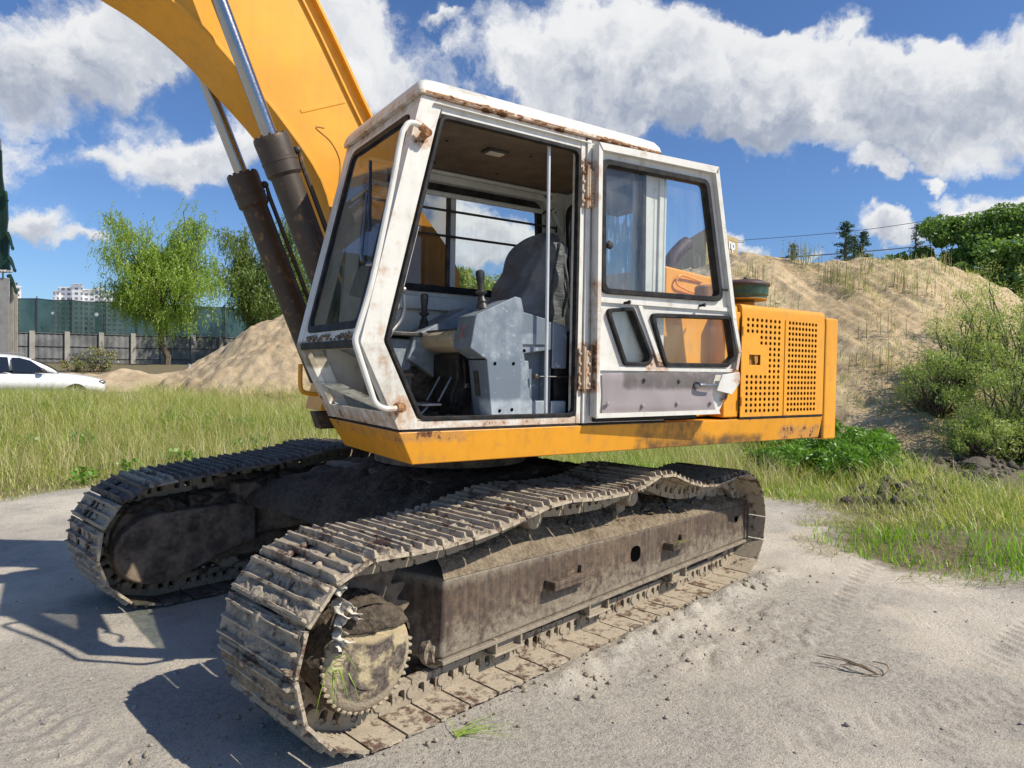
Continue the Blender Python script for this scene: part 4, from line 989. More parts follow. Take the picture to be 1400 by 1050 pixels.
def mud_sheet(me_name, mat, seed, base, amp):
    """dirt packed between the grousers: a rough sheet that only shows where it is higher than the steel"""
    nu, nv = 26, 72; u, v = np.meshgrid(np.linspace(-.082, .082, nu), np.linspace(.012, .646, nv), indexing='ij')
    h = base + amp * (1.5 * fbm(u * 14 + seed * 3.7, v * 9, 1, 3, seed) + .55 * fbm(u * 60, v * 60 + seed, 1, 3, seed + 9)) - .03 * np.clip(np.abs(v - .33) - .27, 0, 1) * 10
    V = np.stack([u, v, h], -1).reshape(-1, 3); ii = np.arange(nu * nv).reshape(nu, nv); F = np.stack([ii[:-1, :-1], ii[1:, :-1], ii[1:, 1:], ii[:-1, 1:]], -1).reshape(-1, 4)
    me = bpy.data.meshes.new(me_name); me.from_pydata(V.tolist(), [], F.tolist()); me.shade_smooth(); me.materials.append(mat); return me

def link_part(q, a, bb, v):
    """one side plate of a chain link between two chain points, with its two windows open"""
    (x0, z0), (x1, z1) = a, bb; t_ = Vector((x1 - x0, z1 - z0)); L_ = t_.length; t_.normalize(); n2 = Vector((-t_.y, t_.x))      # n2 points inwards for our winding
    def P(u, h): w = Vector((x0, z0)) + t_ * u + n2 * h * 1.28; return (w.x, w.y)
    wd = .044; hh = .118 / 1.28
    for (u0, u1, c0, c1) in ((.003, L_ / 2, .040, .078), (L_ / 2, L_ - .003, L_ - .078, L_ - .040)):
        q.ring(rpoly([P(u0, .003), P(u1, .003), P(u1, hh), P(u0, hh)], [.004, .002, .012, .012], 3), rpoly([P(c0, .020), P(c1, .020), P(c1, .066), P(c0, .066)], .016, 3), v, v + wd)
    c = P(.0, .046); q.cyl((c[0], v - .008, c[1]), (c[0], v + wd + .002, c[1]), .030, n=12)
    for u in (.059, L_ - .059): c = P(u, .024); q.cyl((c[0], v + .006, c[1]), (c[0], v + wd, c[1]), .017, n=8)

shoe_sets = {}
def build_track(y0, tp, mats, near):
    n = 50
    path, tot = resample(track_path(tp), n, .35 if near else .1)
    ch = TB()
    for i in range(n):
        a, bb = path[i], path[(i + 1) % n]
        off = Vector((bb[0] - a[0], bb[1] - a[1])).normalized(); inn = Vector((-off.y, off.x))
        # winding check: inwards means towards the track's middle
        cx, cz = (a[0] + bb[0]) / 2, (a[1] + bb[1]) / 2
        if inn.dot(Vector((1.4 - cx, .5 - cz))) < 0: a, bb = bb, a
        for v in (.208, .408): link_part(ch, a, bb, y0 + v)
        w_ = Vector((bb[0] - a[0], bb[1] - a[1])).normalized(); c_ = Vector(a) + Vector((-w_.y, w_.x)) * .059; ch.cyl((c_.x, y0 + .21, c_.y), (c_.x, y0 + .45, c_.y), .026, n=8)
    chain = ch.build('track_chain', M['link'], EX, bevel=0)
    tag(chain, 'near side muddy track chain' if near else None)
    for i in range(n):
        a, bb = path[i], path[(i + 1) % n]
        t_ = Vector((bb[0] - a[0], bb[1] - a[1])).normalized(); nrm = Vector((t_.y, -t_.x))
        cx, cz = (a[0] + bb[0]) / 2, (a[1] + bb[1]) / 2
        if nrm.dot(Vector((cx - 1.4, cz - .5))) < 0: nrm = -nrm
        me = (mats if near or cx > -.25 or i % 5 == 0 else shoes)[i % 3]  # far front shoes take the pale copy to look lit by the sky
        o = link(bpy.data.objects.new('track_shoe', me))
        jit = random.uniform(-.02, .02)
        X = Vector((t_.x, 0, t_.y)); N_ = Vector((nrm.x, 0, nrm.y)); Y = Vector((0, 1, 0))
        if X.cross(Y).dot(N_) < 0: X = -X
        Mx = Matrix((X, Y, N_)).transposed().to_4x4() @ Matrix.Rotation(jit, 4, 'Y')
        Mx.translation = Vector((cx, y0 + random.uniform(-.004, .004), cz))
        Wm = Matrix.Rotation(TA, 4, 'Z') @ Matrix.Translation((0, TY0, 0)) @ Mx
        o.parent = chain; o.matrix_basis = Wm
    return chain, path
shoes = [shoe_mesh('track_shoe', M['shoe'], k_) for k_ in range(4)]
shoes_far = [shoe_mesh('track_shoe', M['shoe_shade'], 10 + k_) for k_ in range(3)]
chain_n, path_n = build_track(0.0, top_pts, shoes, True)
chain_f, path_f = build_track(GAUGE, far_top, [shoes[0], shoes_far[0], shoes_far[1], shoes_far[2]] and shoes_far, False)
tag(chain_f, 'far side dark track chain')
# caked mud on the upper and front shoes of the near track
for i, (a) in enumerate(path_n):
    bb = path_n[(i + 1) % len(path_n)]; cx, cz = (a[0] + bb[0]) / 2, (a[1] + bb[1]) / 2
    if cz < .2 or cx > 2.2: continue
    if random.random() < .15: continue
    t_ = Vector((bb[0] - a[0], bb[1] - a[1])).normalized(); nrm = Vector((t_.y, -t_.x))
    if nrm.dot(Vector((cx - 1.4, cz - .5))) < 0: nrm = -nrm
    low = cx < -.4 and cz < .5
    me = mud_sheet('caked_mud', M['browncake'] if low else M['palemud'], i, .027 if low else (.018 if cx < -.3 else .012), .028 if low else .038)
    o = link(bpy.data.objects.new('caked_mud', me)); X = Vector((t_.x, 0, t_.y)); N_ = Vector((nrm.x, 0, nrm.y)); Y = Vector((0, 1, 0))
    if X.cross(Y).dot(N_) < 0: X = -X
    Mx = Matrix((X, Y, N_)).transposed().to_4x4(); Mx.translation = Vector((cx, 0, cz))
    o.parent = chain_n; o.matrix_basis = Matrix.Rotation(TA, 4, 'Z') @ Matrix.Translation((0, TY0, 0)) @ Mx

# ---- near side frame
q = TB()
YF = .150
q.hexa([(.146, YF, .205), (3.50, YF, .235), (3.50, .52, .235), (.05, .50, .205), (.166, YF + .004, .595), (3.478, YF + .004, .532), (3.478, .52, .532), (.06, .50, .60)])
tf = q.build('track_frame', M['frame'], EX, bevel=.018, seg=3)
q = TB(); q.hexa([(.140, YF - .022, .186), (3.515, YF - .022, .214), (3.515, .50, .214), (.14, .50, .186), (.140, YF - .018, .206), (3.515, YF - .018, .236), (3.515, .50, .236), (.14, .50, .206)]); q.build('frame_ledge', M['frame'], tf, bevel=.005)
q = TB(); q.box(3.44, 3.512, YF - .012, .3, .24, .53); q.build('frame_end_plate', M['frame'], tf, bevel=.01)
for (s0, s1, z0, z1) in ((.90, 1.27, .405, .452), (2.17, 2.44, .398, .44)):
    q = TB(); q.box(s0, s1, YF - .075, YF, z0, z0 + .012); q.box(s0, s1 - .03, YF - .075, YF - .067, z0 - .020, z0 + .030); q.box(s0, s0 + .012, YF - .075, YF, z0 - .02, z0 + .03); q.box(s1 - .06, s1 - .03, YF - .02, YF, z0 + .01, z1 + .01); q.build('step_bracket', M['frame'], tf, bevel=.004)
q = TB(); q.prism(rpoly([(1.765, .365), (1.875, .365), (1.875, .465), (1.765, .465)], .05, 5), YF - .003, YF + .002); q.build('grease_hole', M['hole'], tf)  # dark disc on the plate stands for the shaded hole
q = TB(); q.lathe([(.024, 0), (.024, .004)], (3.29, YF - .0015, .427), (0, -1, 0), 16); q.build('bolt_hole', M['hole'], tf)
# soil lying on the frame: a sloping, lumpy bank from the outer edge up to the chain
nx, ny = 150, 16
X = np.linspace(.16, 3.46, nx); Yv = np.linspace(YF + .004, .50, ny)
gx, gy = np.meshgrid(X, Yv, indexing='ij')
topz = .595 + (gx - .166) * (.532 - .595) / 3.312
g_ = (gy - YF) / .35
hgt = topz + .016 + g_ ** .7 * (.175 + .05 * np.sin(gx * 2.3)) + .10 * fbm(gx, gy, 7, 5, 3) * (.3 + g_) + .06 * fbm(gx, gy, 24, 4, 9) * (.35 + g_)
hgt = np.where(gy < YF + .02, topz - .004, hgt)
hgt = np.where(gx > 2.35, topz + (hgt - topz) * np.clip(1 - (gx - 2.35) * .45, .3, 1), hgt)
V = np.stack([gx, gy, hgt], -1).reshape(-1, 3); V = np.array([T2W(v) for v in V])
idx_ = np.arange(nx * ny).reshape(nx, ny); F = np.stack([idx_[:-1, :-1], idx_[1:, :-1], idx_[1:, 1:], idx_[:-1, 1:]], -1).reshape(-1, 4)
o = fast_mesh('soil_bank', V, F, M['mud'], tf, smooth=True); tag(o, kind='stuff')
q = TB()
for i in range(150):
    s_ = random.uniform(.2, 3.3); f_ = random.random(); y_ = YF + .03 + f_ * .3; z_ = .6 - s_ * .019 + f_ ** .8 * .16 + .01
    r_ = random.uniform(.008, .03) * (1.3 if random.random() < .15 else 1); q.blob((s_, y_, z_), (r_ * 1.3, r_, r_ * .8), i, 1, .45)
o = q.build('soil_clod', M['mud'], tf); tag(o, kind='stuff')
# carrier rollers, track rollers, chain guards
for (s_, z_) in ((.88, .775), (1.86, .775)):
    q = TB(); q.lathe([(.0, 0), (.05, .0), (.062, .012), (.066, .06), (.066, .30)], (s_, .20, z_), (0, 1, 0), 24); q.lathe([(.03, -.006), (.03, .0)], (s_, .20, z_), (0, 1, 0), 16); q.box(s_ - .05, s_ + .05, .30, .5, .55, z_); q.build('carrier_roller', M['link'], tf, bevel=.005)
for k_ in range(8):
    s_ = .18 + k_ * .40
    q = TB(); q.lathe([(.03, -.02), (.06, -.02), (.068, .0), (.085, .01), (.085, .05), (.070, .055), (.070, .28), (.085, .285), (.085, .33)], (s_, .205, .225), (0, 1, 0), 22); q.build('track_roller', M['link'], tf)
for s_ in (.60, 1.40, 2.36):
    q = TB(); q.hexa([(s_ - .09, .17, .135), (s_ + .10, .17, .135), (s_ + .10, .22, .135), (s_ - .09, .22, .135), (s_ - .13, .175, .215), (s_ + .14, .175, .215), (s_ + .14, .22, .215), (s_ - .13, .22, .215)])
    q.box(s_ - .10, s_ - .085, .13, .2, .13, .215); q.box(s_ + .09, s_ + .105, .13, .2, .13, .215); q.box(s_ - .11, s_ + .12, .125, .21, .122, .136); q.build('chain_guard', M['link'], tf, bevel=.006)
# sprocket and travel motor hub of the near track
q = TB(); nT = 21; tooth = []
for k_ in range(nT):
    for (da, rr) in ((0, .305), (.10, .345), (.17, .368), (.23, .368), (.30, .345), (.40, .305)):
        an = 2 * math.pi * (k_ + da / .42 * .9) / nT; tooth.append((SF + rr * math.cos(an), ZC + rr * math.sin(an)))
q.prism(tooth, .300, .350); spr = q.build('sprocket', M['frame_dark'], EX, bevel=.006)
HB = (SF - .02, 0, ZC - .05)
q = TB(); q.lathe([(.22, .34), (.225, .20), (.235, .16), (.238, .135), (.225, .115), (.222, .108)], HB, (0, 1, 0), 44); hubo = q.build('travel_motor_hub', M['darkmud'], spr)
q = TB(); q.lathe([(.218, .118), (.218, .092), (.205, .078), (.185, .070), (.15, .062), (.12, .060), (.115, .054), (0, .050)], HB, (0, 1, 0), 44); q.build('hub_cover', M['hub'], spr)
q = TB()
for k_ in range(44):
    an = 2 * math.pi * k_ / 44
    if .25 < an < 2.7: continue
    q.blob((HB[0] + .219 * math.cos(an), .090, HB[2] + .219 * math.sin(an)), (.012, .012, .009), k_, 2, .3)
q.build('hub_bolt', M['hub'], spr)
aa, yy = np.meshgrid(np.linspace(.02, math.pi * 1.12, 70), np.linspace(.098, .30, 18), indexing='ij')
edge_ = np.clip(np.minimum(aa - .02, math.pi * 1.12 - aa) * 4, 0, 1) * np.clip((yy - .098) * 30, .2, 1)
rr_ = .226 + edge_ * (.022 + .05 * fbm(aa * 3, yy * 14, 1.2, 4, 5) + .03 * fbm(aa * 9, yy * 40, 1, 3, 6))
V = np.stack([HB[0] + rr_ * np.cos(aa), yy, HB[2] + rr_ * np.sin(aa)], -1).reshape(-1, 3); V = np.array([T2W(v) for v in V]); ii = np.arange(70 * 18).reshape(70, 18)
o = fast_mesh('hub_mud', V, np.stack([ii[:-1, :-1], ii[1:, :-1], ii[1:, 1:], ii[:-1, 1:]], -1).reshape(-1, 4), M['darkmud'], spr, smooth=True)
tag(o, kind='stuff')
rr_, aa = np.meshgrid(np.linspace(.0, .232, 40), np.linspace(-.35, math.pi + .45, 90), indexing='ij'); zz_ = rr_ * np.sin(aa); xx_ = rr_ * np.cos(aa)
cov_ = sstep(zz_ + .10 * xx_ + .05 * fbm(xx_, zz_, 9, 3, 3) - .118, -.01, .022); yf_ = np.interp(rr_, [0, .12, .15, .185, .205, .232], [.05, .060, .062, .070, .078, .098])
yy = yf_ + .03 - cov_ * (.052 + .030 * fbm(xx_, zz_, 22, 4, 8))
V = np.array([T2W(v) for v in np.stack([HB[0] + xx_, yy, HB[2] + zz_], -1).reshape(-1, 3)]); ii = np.arange(40 * 90).reshape(40, 90)
tag(fast_mesh('hub_mud', V, np.stack([ii[:-1, :-1], ii[1:, :-1], ii[1:, 1:], ii[:-1, 1:]], -1).reshape(-1, 4), M['darkmud'], spr, smooth=True), kind='stuff')
# raised cast lettering, worn past reading: short bars along an arc
q = TB()
for k_, an in enumerate(np.linspace(1.75, 3.1, 10)):
    c_, s_ = math.cos(an), math.sin(an); r0, r1 = .150, .182
    def pt(r, da): return (HB[0] + r * math.cos(an + da), .0, HB[2] + r * math.sin(an + da))
    for da in ((-.04, .03) if k_ % 2 else (0,)):
        a_, b_ = pt(r0, da), pt(r1, da); q.tube([(a_[0], .0625, a_[2]), (b_[0], .0705, b_[2])], .0045, 5)
q.build('cast_mark', M['hub'], spr)
# rear idler
q = TB(); q.lathe([(.12, -.06), (.30, -.06), (.34, -.05), (.345, .05), (.30, .06), (.12, .06)], (SR, .33, ZC), (0, 1, 0), 40); q.lathe([(.09, -.12), (.09, .12)], (SR, .33, ZC), (0, 1, 0), 20); q.build('idler_wheel', M['link'], EX, bevel=.004)
# ---- far side frame, motor cover, cross members
q = TB(); yf = GAUGE + .03
cov = [(-.30 + .30 * math.cos(a), .385 + .235 * math.sin(a)) for a in np.linspace(math.pi * .5, math.pi * 1.5, 18)] + [(-.10, .20), (.16, .30), (.34, .33), (.34, .62), (.05, .622)]
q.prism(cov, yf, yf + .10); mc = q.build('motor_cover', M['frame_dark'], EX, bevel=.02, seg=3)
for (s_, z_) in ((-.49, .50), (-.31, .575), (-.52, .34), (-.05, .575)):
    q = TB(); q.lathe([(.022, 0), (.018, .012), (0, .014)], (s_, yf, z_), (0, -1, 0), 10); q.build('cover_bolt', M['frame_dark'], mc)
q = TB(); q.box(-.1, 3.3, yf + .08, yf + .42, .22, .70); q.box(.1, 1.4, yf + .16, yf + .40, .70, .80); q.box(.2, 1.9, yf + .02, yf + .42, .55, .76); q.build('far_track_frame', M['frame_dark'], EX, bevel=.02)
q = TB(); nT = 21; tooth = []
for k_ in range(nT):
    for (da, rr) in ((0, .305), (.10, .345), (.17, .368), (.23, .368), (.30, .345), (.40, .305)):
        an = 2 * math.pi * (k_ + da / .42 * .9) / nT; tooth.append((SF + rr * math.cos(an), ZC + rr * math.sin(an)))
q.prism(tooth, GAUGE + .30, GAUGE + .35); q.lathe([(.28, .16), (.30, .30), (.30, .35)], (SF, GAUGE, ZC), (0, 1, 0), 30); q.build('far_sprocket', M['frame_dark'], EX)
q = TB(); q.lathe([(.12, -.06), (.34, -.05), (.345, .05), (.12, .06)], (SR, GAUGE + .33, ZC), (0, 1, 0), 40); q.build('idler_wheel', M['link'], EX)
for k_ in range(7):
    q = TB(); q.lathe([(.085, .0), (.085, .33)], (.18 + k_ * .43, GAUGE + .16, .225), (0, 1, 0), 18); q.build('track_roller', M['link'], mc)
# X-shaped car body between the tracks
q = TB()
q.box(.75, 2.05, .85, 2.2, .60, .90); q.box(.78, 2.02, .80, 2.26, .42, .70)
for (s0, s1) in ((.30, .85), (2.0, 2.55)):
    for (ya, yb) in ((.85, .48), (2.2, GAUGE + .12)):
        sa = .95 if s0 < 1 else 1.9
        q.hexa([(s0, yb, .36), (s0 + .45, yb, .36), (sa + .22, ya, .45), (sa - .22, ya, .45), (s0, yb, .68), (s0 + .45, yb, .68), (sa + .22, ya, .86), (sa - .22, ya, .86)])
q.build('car_body', M['frame_dark'], EX, bevel=.02)
q = TB()
for i in range(70):
    s_ = random.uniform(-.55, 2.2); q.blob((s_, GAUGE + random.uniform(.02, .3), .66 + .10 * (s_ > .3) + random.uniform(-.02, .03)), (random.uniform(.03, .09), random.uniform(.03, .07), random.uniform(.02, .05)), i, 2, .35)
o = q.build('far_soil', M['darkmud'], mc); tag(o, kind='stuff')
# dirt lying on the car body
nx, ny = 90, 80
gx, gy = np.meshgrid(np.linspace(.25, 2.6, nx), np.linspace(.55, GAUGE + .05, ny), indexing='ij')
e_ = np.clip(np.minimum.reduce([gx - .25, 2.6 - gx, (gy - .55) * 1.4, (GAUGE + .05 - gy) * 1.4]) * 2.2, 0, 1)
hh_ = .62 + .29 * e_ ** .6 + .16 * fbm(gx, gy, 3, 5, 44) * e_ + .05 * fbm(gx, gy, 15, 3, 45)
V = np.array([T2W(v) for v in np.stack([gx, gy, hh_], -1).reshape(-1, 3)]); ii = np.arange(nx * ny).reshape(nx, ny)
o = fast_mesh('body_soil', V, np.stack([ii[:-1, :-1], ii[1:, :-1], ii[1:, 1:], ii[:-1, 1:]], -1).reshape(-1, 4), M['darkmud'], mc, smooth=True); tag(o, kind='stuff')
# ================================================================== THE PLACE
FW = Vector((.5538, .8326)); RG = Vector((.8326, -.5538))       # plan directions: away from the camera, to its right
def pl(D, L): return (CAM_POS.x + FW.x * D + RG.x * L, CAM_POS.y + FW.y * D + RG.y * L)
def toDL(x, y):
    dx, dy_ = x - CAM_POS.x, y - CAM_POS.y
    return dx * FW.x + dy_ * FW.y, dx * RG.x + dy_ * RG.y
def poly_sd(x, y, P):
    """signed distance to a closed polygon, positive inside (numpy)"""
    x = np.asarray(x, float); y = np.asarray(y, float); d = np.full(x.shape, 1e9); ins = np.zeros(x.shape, bool); n = len(P)
    for i in range(n):
        ax, ay = P[i]; bx, by = P[(i + 1) % n]; ex, ey = bx - ax, by - ay
        t = np.clip(((x - ax) * ex + (y - ay) * ey) / (ex * ex + ey * ey), 0, 1)
        d = np.minimum(d, (x - ax - t * ex) ** 2 + (y - ay - t * ey) ** 2)
        c = ((ay > y) != (by > y)) & (x < (bx - ax) * (y - ay) / (by - ay + 1e-12) + ax); ins ^= c
    return np.where(ins, 1, -1) * np.sqrt(d)
# meadow outline in plan
MEADOW = [(-9, 5.5), (-3.2, 6.25), (-1.95, 6.45), (-1.45, 6.95), (-.6, 7.25), (1.2, 7.3), (3.2, 6.2), (4.6, 5.2), (5.4, 4.0), (6.1, 2.7), (6.5, 1.9), (6.0, 1.45), (5.0, 1.05), (4.5, .45), (4.30, -.05), (4.55, -.45), (5.2, -.80), (6.5, -1.5), (9, -2.6), (16, -6), (60, -6), (60, 60), (-40, 60)]
BARE = [(6.6, 1.75), (6.9, 1.0), (7.7, 1.0), (9.2, 1.25), (12.9, 1.9), (13.4, 3.0), (11.2, 3.4), (9.6, 3.1), (8.0, 2.3)]
def in_meadow(x, y):
    w_ = .35 * fbm(x, y, 1.3, 3, 5) + .25 * fbm(x, y, 4, 3, 8)
    return poly_sd(x, y, MEADOW) + w_ * 1.6
TYRES = [(4.9, -1.2, 1.7, -1.75, .17, .11), (5.1, -1.75, 1.9, -2.3, .17, .11), (4.6, .1, 2.2, -.95, .15, .12), (-3.2, 4.6, -.9, -.9, .17, .12), (3.6, -1.9, .4, -1.2, .13, .10)]
def ground_h(x, y):
    x = np.asarray(x, float); y = np.asarray(y, float)
    D, L = toDL(x, y)
    m_ = sstep(poly_sd(x, y, MEADOW), 0.2, 6.5)
    left = sstep(-L, -3.5, 4.0)
    h = .60 * m_ * left - .30 * sstep(D, 14.5, 17.5) * left
    h = h + 1.25 * sstep(D, 19, 38) * sstep(-L, -8, 6) + .6 * sstep(D, 30, 70) * sstep(L, -6, 8)
    near = 1 - sstep(D, 10, 30)
    # loose soil pushed up along the outside of the near track, ruts, grain
    tx, ty = x * TC + y * TS_, -x * TS_ + y * TC - TY0
    berm = np.exp(-((ty + .10 + .10 * fbm(tx, ty, 1.5, 3, 4)) / .09) ** 2) * sstep(tx, .35, 1.0) * (1 - sstep(tx, 3.4, 3.9))
    cr = fbm(tx, ty, 5.5, 4, 21)
    h = h + .045 * berm * (1 + 2.2 * fbm(tx, ty, 9, 4, 2))
    # crust broken into plates beside the track
    slab = sstep(tx, .75, 1.25) * (1 - sstep(tx, 2.5, 3.0)) * (1 - sstep(ty, -.12, -.03)) * sstep(ty, -.85 + .25 * np.sin(tx * 2.1), -.55 + .25 * np.sin(tx * 2.1)) * np.clip(.7 + 1.2 * fbm(tx, ty, 1.6, 3, 37), 0, 1)
    act = slab > .01
    if act.any():
        gq = np.random.default_rng(5); cp = np.stack([gq.uniform(.6, 3.1, 95), gq.uniform(-1.0, .05, 95)], -1); hc = gq.uniform(-.4, 1, 95); tl = gq.normal(0, .09, (95, 2))
        qx = tx[act] + .06 * fbm(tx[act], ty[act], 7, 3, 12); qy = ty[act] + .06 * fbm(tx[act], ty[act], 7, 3, 13)
        dd = np.sqrt((qx[:, None] - cp[:, 0]) ** 2 + ((qy[:, None] - cp[:, 1]) * 1.5) ** 2); o1 = np.argmin(dd, 1); rows_ = np.arange(len(o1)); d1 = dd[rows_, o1]; dd[rows_, o1] = 9; d2 = dd.min(1)
        pl_ = .6 * (.016 * hc[o1] + tl[o1, 0] * (qx - cp[o1, 0]) + tl[o1, 1] * (qy - cp[o1, 1]) - .030 * np.exp(-((d2 - d1) / .016) ** 2) * (hc[o1] > -.25))
        h = h.copy(); h[act] += slab[act] * (pl_ + .010 * fbm(qx, qy, 22, 3, 15))
    h = h + near * (.030 * fbm(x, y, .8, 3, 1) + .012 * fbm(x, y, 3.1, 4, 2) + .006 * fbm(x, y, 14, 3, 3))
    # curved scour marks of turning tracks
    for (cx, cy, r0, r1, ph) in ((5.6, -4.2, 2.6, 3.1, 0), (7.2, -3.9, 3.1, 3.6, 1.3), (4.3, -1.0, .9, 1.5, .4)):
        r_ = np.hypot(x - cx, y - cy); an = np.arctan2(y - cy, x - cx)
        band = sstep(r_, r0 - .1, r0 + .05) * (1 - sstep(r_, r1 - .05, r1 + .1)) * sstep(fbm(x, y, .9, 2, 31) + .2, 0, .3)
        h = h + band * (.010 * np.abs(np.sin(an * 3.14159 * 2.6 * r0 / .17 * .17 + ph + 2.0 * fbm(x, y, 1.5, 2, 6))) ** 3 - .008)
    # tyre prints
    for (ax, ay, bx, by, hw, per) in TYRES:
        ex, ey = bx - ax, by - ay; ln = math.hypot(ex, ey); ex, ey = ex / ln, ey / ln; al = (x - ax) * ex + (y - ay) * ey; ac = (y - ay) * ex - (x - ax) * ey + .10 * np.sin(al * .9)
        msk = (1 - sstep(np.abs(ac), hw * .75, hw)) * sstep(al, -.3, .2) * (1 - sstep(al, ln - .2, ln + .3)) * np.clip(.55 + 1.6 * fbm(x, y, 1.1, 3, 33), 0, 1)
        h = h + msk * (.020 * (np.abs(np.sin((al + np.abs(ac) * .55) * math.pi / per)) ** 3) - .014)
    # ridge where spoil was tipped at the right
    bd = poly_sd(x, y, BARE)
    h = h + sstep(bd, -.1, .5) * (.10 + .16 * fbm(x, y, 2.6, 5, 17) + .10 * fbm(x, y, 9, 4, 19))
    h = h - .03 * np.exp(-((tx - 1.4) / 2.2) ** 4 - ((ty - .3) / .5) ** 4) * 0
    far = sstep(np.hypot(x, y), 60, 400)
    return h * (1 - far) + far * .5
def hz(x, y): return float(ground_h(np.array([x]), np.array([y]))[0])

# ---- ground sheet, finest under the lens
def axis_coords(c0, fine, n_f, far, n_o):
    a = np.linspace(-fine, fine, n_f); o = fine + (far - fine) * (np.linspace(0, 1, n_o + 1)[1:]) ** 3.2 if False else None
    step = a[1] - a[0]; g = [fine]; k_ = 1.085
    s_ = step
    while g[-1] < far: s_ *= k_; g.append(g[-1] + s_)
    g = np.array(g[1:]); return c0 + np.concatenate([-g[::-1], a, g])
gxs = axis_coords(2.2, 4.6, 440, 2500, 0); gys = axis_coords(1.6, 4.6, 440, 2500, 0)
gx, gy = np.meshgrid(gxs, gys, indexing='ij'); gh = ground_h(gx, gy)
V = np.stack([gx, gy, gh], -1).reshape(-1, 3); na, nb_ = gx.shape
ii = np.arange(na * nb_).reshape(na, nb_); F = np.stack([ii[:-1, :-1], ii[1:, :-1], ii[1:, 1:], ii[:-1, 1:]], -1).reshape(-1, 4)
def ground_mat():
    m_, t = new_mat('pale_dusty_ground')
    co = t.co; n1 = t.noise(co, .55, 5, .6); n2 = t.noise(co, 3.5, 8, .65); n3 = t.noise(co, 28, 8, .72); n4 = t.noise(co, 120, 4, .7)
    vor = t.voronoi(co, 55); vor2 = t.voronoi(co, 140, out='Color')
    dry = t.mix(t.ramp(n2, .3, .7), (.56, .50, .395), (.74, .67, .555))
    gravel = t.mix(t.ramp(n3, .35, .65), (.32, .295, .25), (.52, .475, .40))
    f = t.ramp(t.math('MULTIPLY_ADD', n1, .9, t.math('MULTIPLY', n2, .4)), .54, .74)
    col = t.mix(f, dry, gravel)
    col = t.mix(t.math('MULTIPLY', t.ramp(n3, .52, .72), .45), col, (.26, .225, .18))
    col = t.mix(t.math('MULTIPLY', t.ramp(n4, .52, .66), .6), col, (.15, .14, .125))
    col = t.mix(t.math('MULTIPLY', t.ramp(n4, .47, .36), .40), col, (.66, .62, .55))
    peb = t.ramp(vor, .10, .22, 1.0, 0.0); pk = t.math('MULTIPLY', peb, t.ramp(t.sep(vor2)[0], .55, .75))
    col = t.mix(t.math('MULTIPLY', pk, .55), col, t.mix(t.sep(vor2)[1], (.14, .13, .12), (.58, .56, .52)))
    at = t.new('ShaderNodeAttribute'); at.attribute_name = 'soil'
    s_ = t.math('ADD', at.outputs['Fac'], t.math('MULTIPLY', t.math('SUBTRACT', n2, .5), .9))
    col = t.mix(t.ramp(s_, .35, .75), col, t.mix(t.ramp(n3, .35, .65), (.10, .085, .05), (.25, .21, .13)))
    at2 = t.new('ShaderNodeAttribute'); at2.attribute_name = 'bare'
    col = t.mix(t.math('MULTIPLY', at2.outputs['Fac'], t.ramp(n3, .2, .6)), col, t.mix(t.ramp(n3, .35, .65), (.075, .062, .05), (.22, .19, .155)))
    h = t.math('ADD', t.math('MULTIPLY', n3, .7), t.math('ADD', t.math('MULTIPLY', n4, .35), t.math('MULTIPLY', pk, .6)))
    fin(t, col, .95, 0, t.bump(h, .95, .026), .15); return m_
M['ground'] = ground_mat()
soil = np.clip(poly_sd(gx, gy, MEADOW) / .8 + .3, 0, 1).ravel(); bare = np.clip(poly_sd(gx, gy, BARE) / .5 + .5, 0, 1).ravel()
tag(fast_mesh('ground', V, F, M['ground'], smooth=True, attr={'soil': soil, 'bare': bare}), kind='structure')

# ---- sand heaps
def sand_mat(name, a, b, weeds=0.0, streak=True):
    m_, t = new_mat(name); co = t.co
    n1 = t.noise(co, .6, 6, .6); n2 = t.noise(co, 4, 9, .68); n3 = t.noise(co, 26, 8, .72)
    rot = t.new('ShaderNodeMapping'); t.l.new(co, rot.inputs[0]); rot.inputs['Rotation'].default_value = (0, 0, R(-43)); rot.inputs['Scale'].default_value = (.6, 5.0, .6)
    st = t.noise(rot.outputs[0], 1.1, 7, .62, .4)
    col = t.mix(t.ramp(t.math('MULTIPLY_ADD', n2, .5, t.math('MULTIPLY', n1, .5)), .35, .65), a, b)
    col = t.mix(t.math('MULTIPLY', t.ramp(n3, .55, .75), .5), col, tuple(x * .5 for x in a))
    if streak: col = t.mix(t.math('MULTIPLY', t.ramp(st, .52, .68), .40), col, tuple(x * .55 for x in a))
    if weeds: col = t.mix(t.math('MULTIPLY', t.ramp(t.math('MULTIPLY_ADD', st, .6, t.math('MULTIPLY', n2, .4)), .54, .64), weeds), col, (.11, .095, .04))
    fin(t, col, .97, 0, t.bump(t.math('ADD', t.math('MULTIPLY', n2, .5), t.math('ADD', t.math('MULTIPLY', st, .8 if streak else .1), t.math('MULTIPLY', n3, .35))), .9, .10), .1); return m_
M['sand'] = sand_mat('pale_sand', (.41, .305, .17), (.62, .485, .305), .35)
M['sand2'] = sand_mat('warm_sand', (.36, .27, .165), (.55, .435, .285), 0, False)
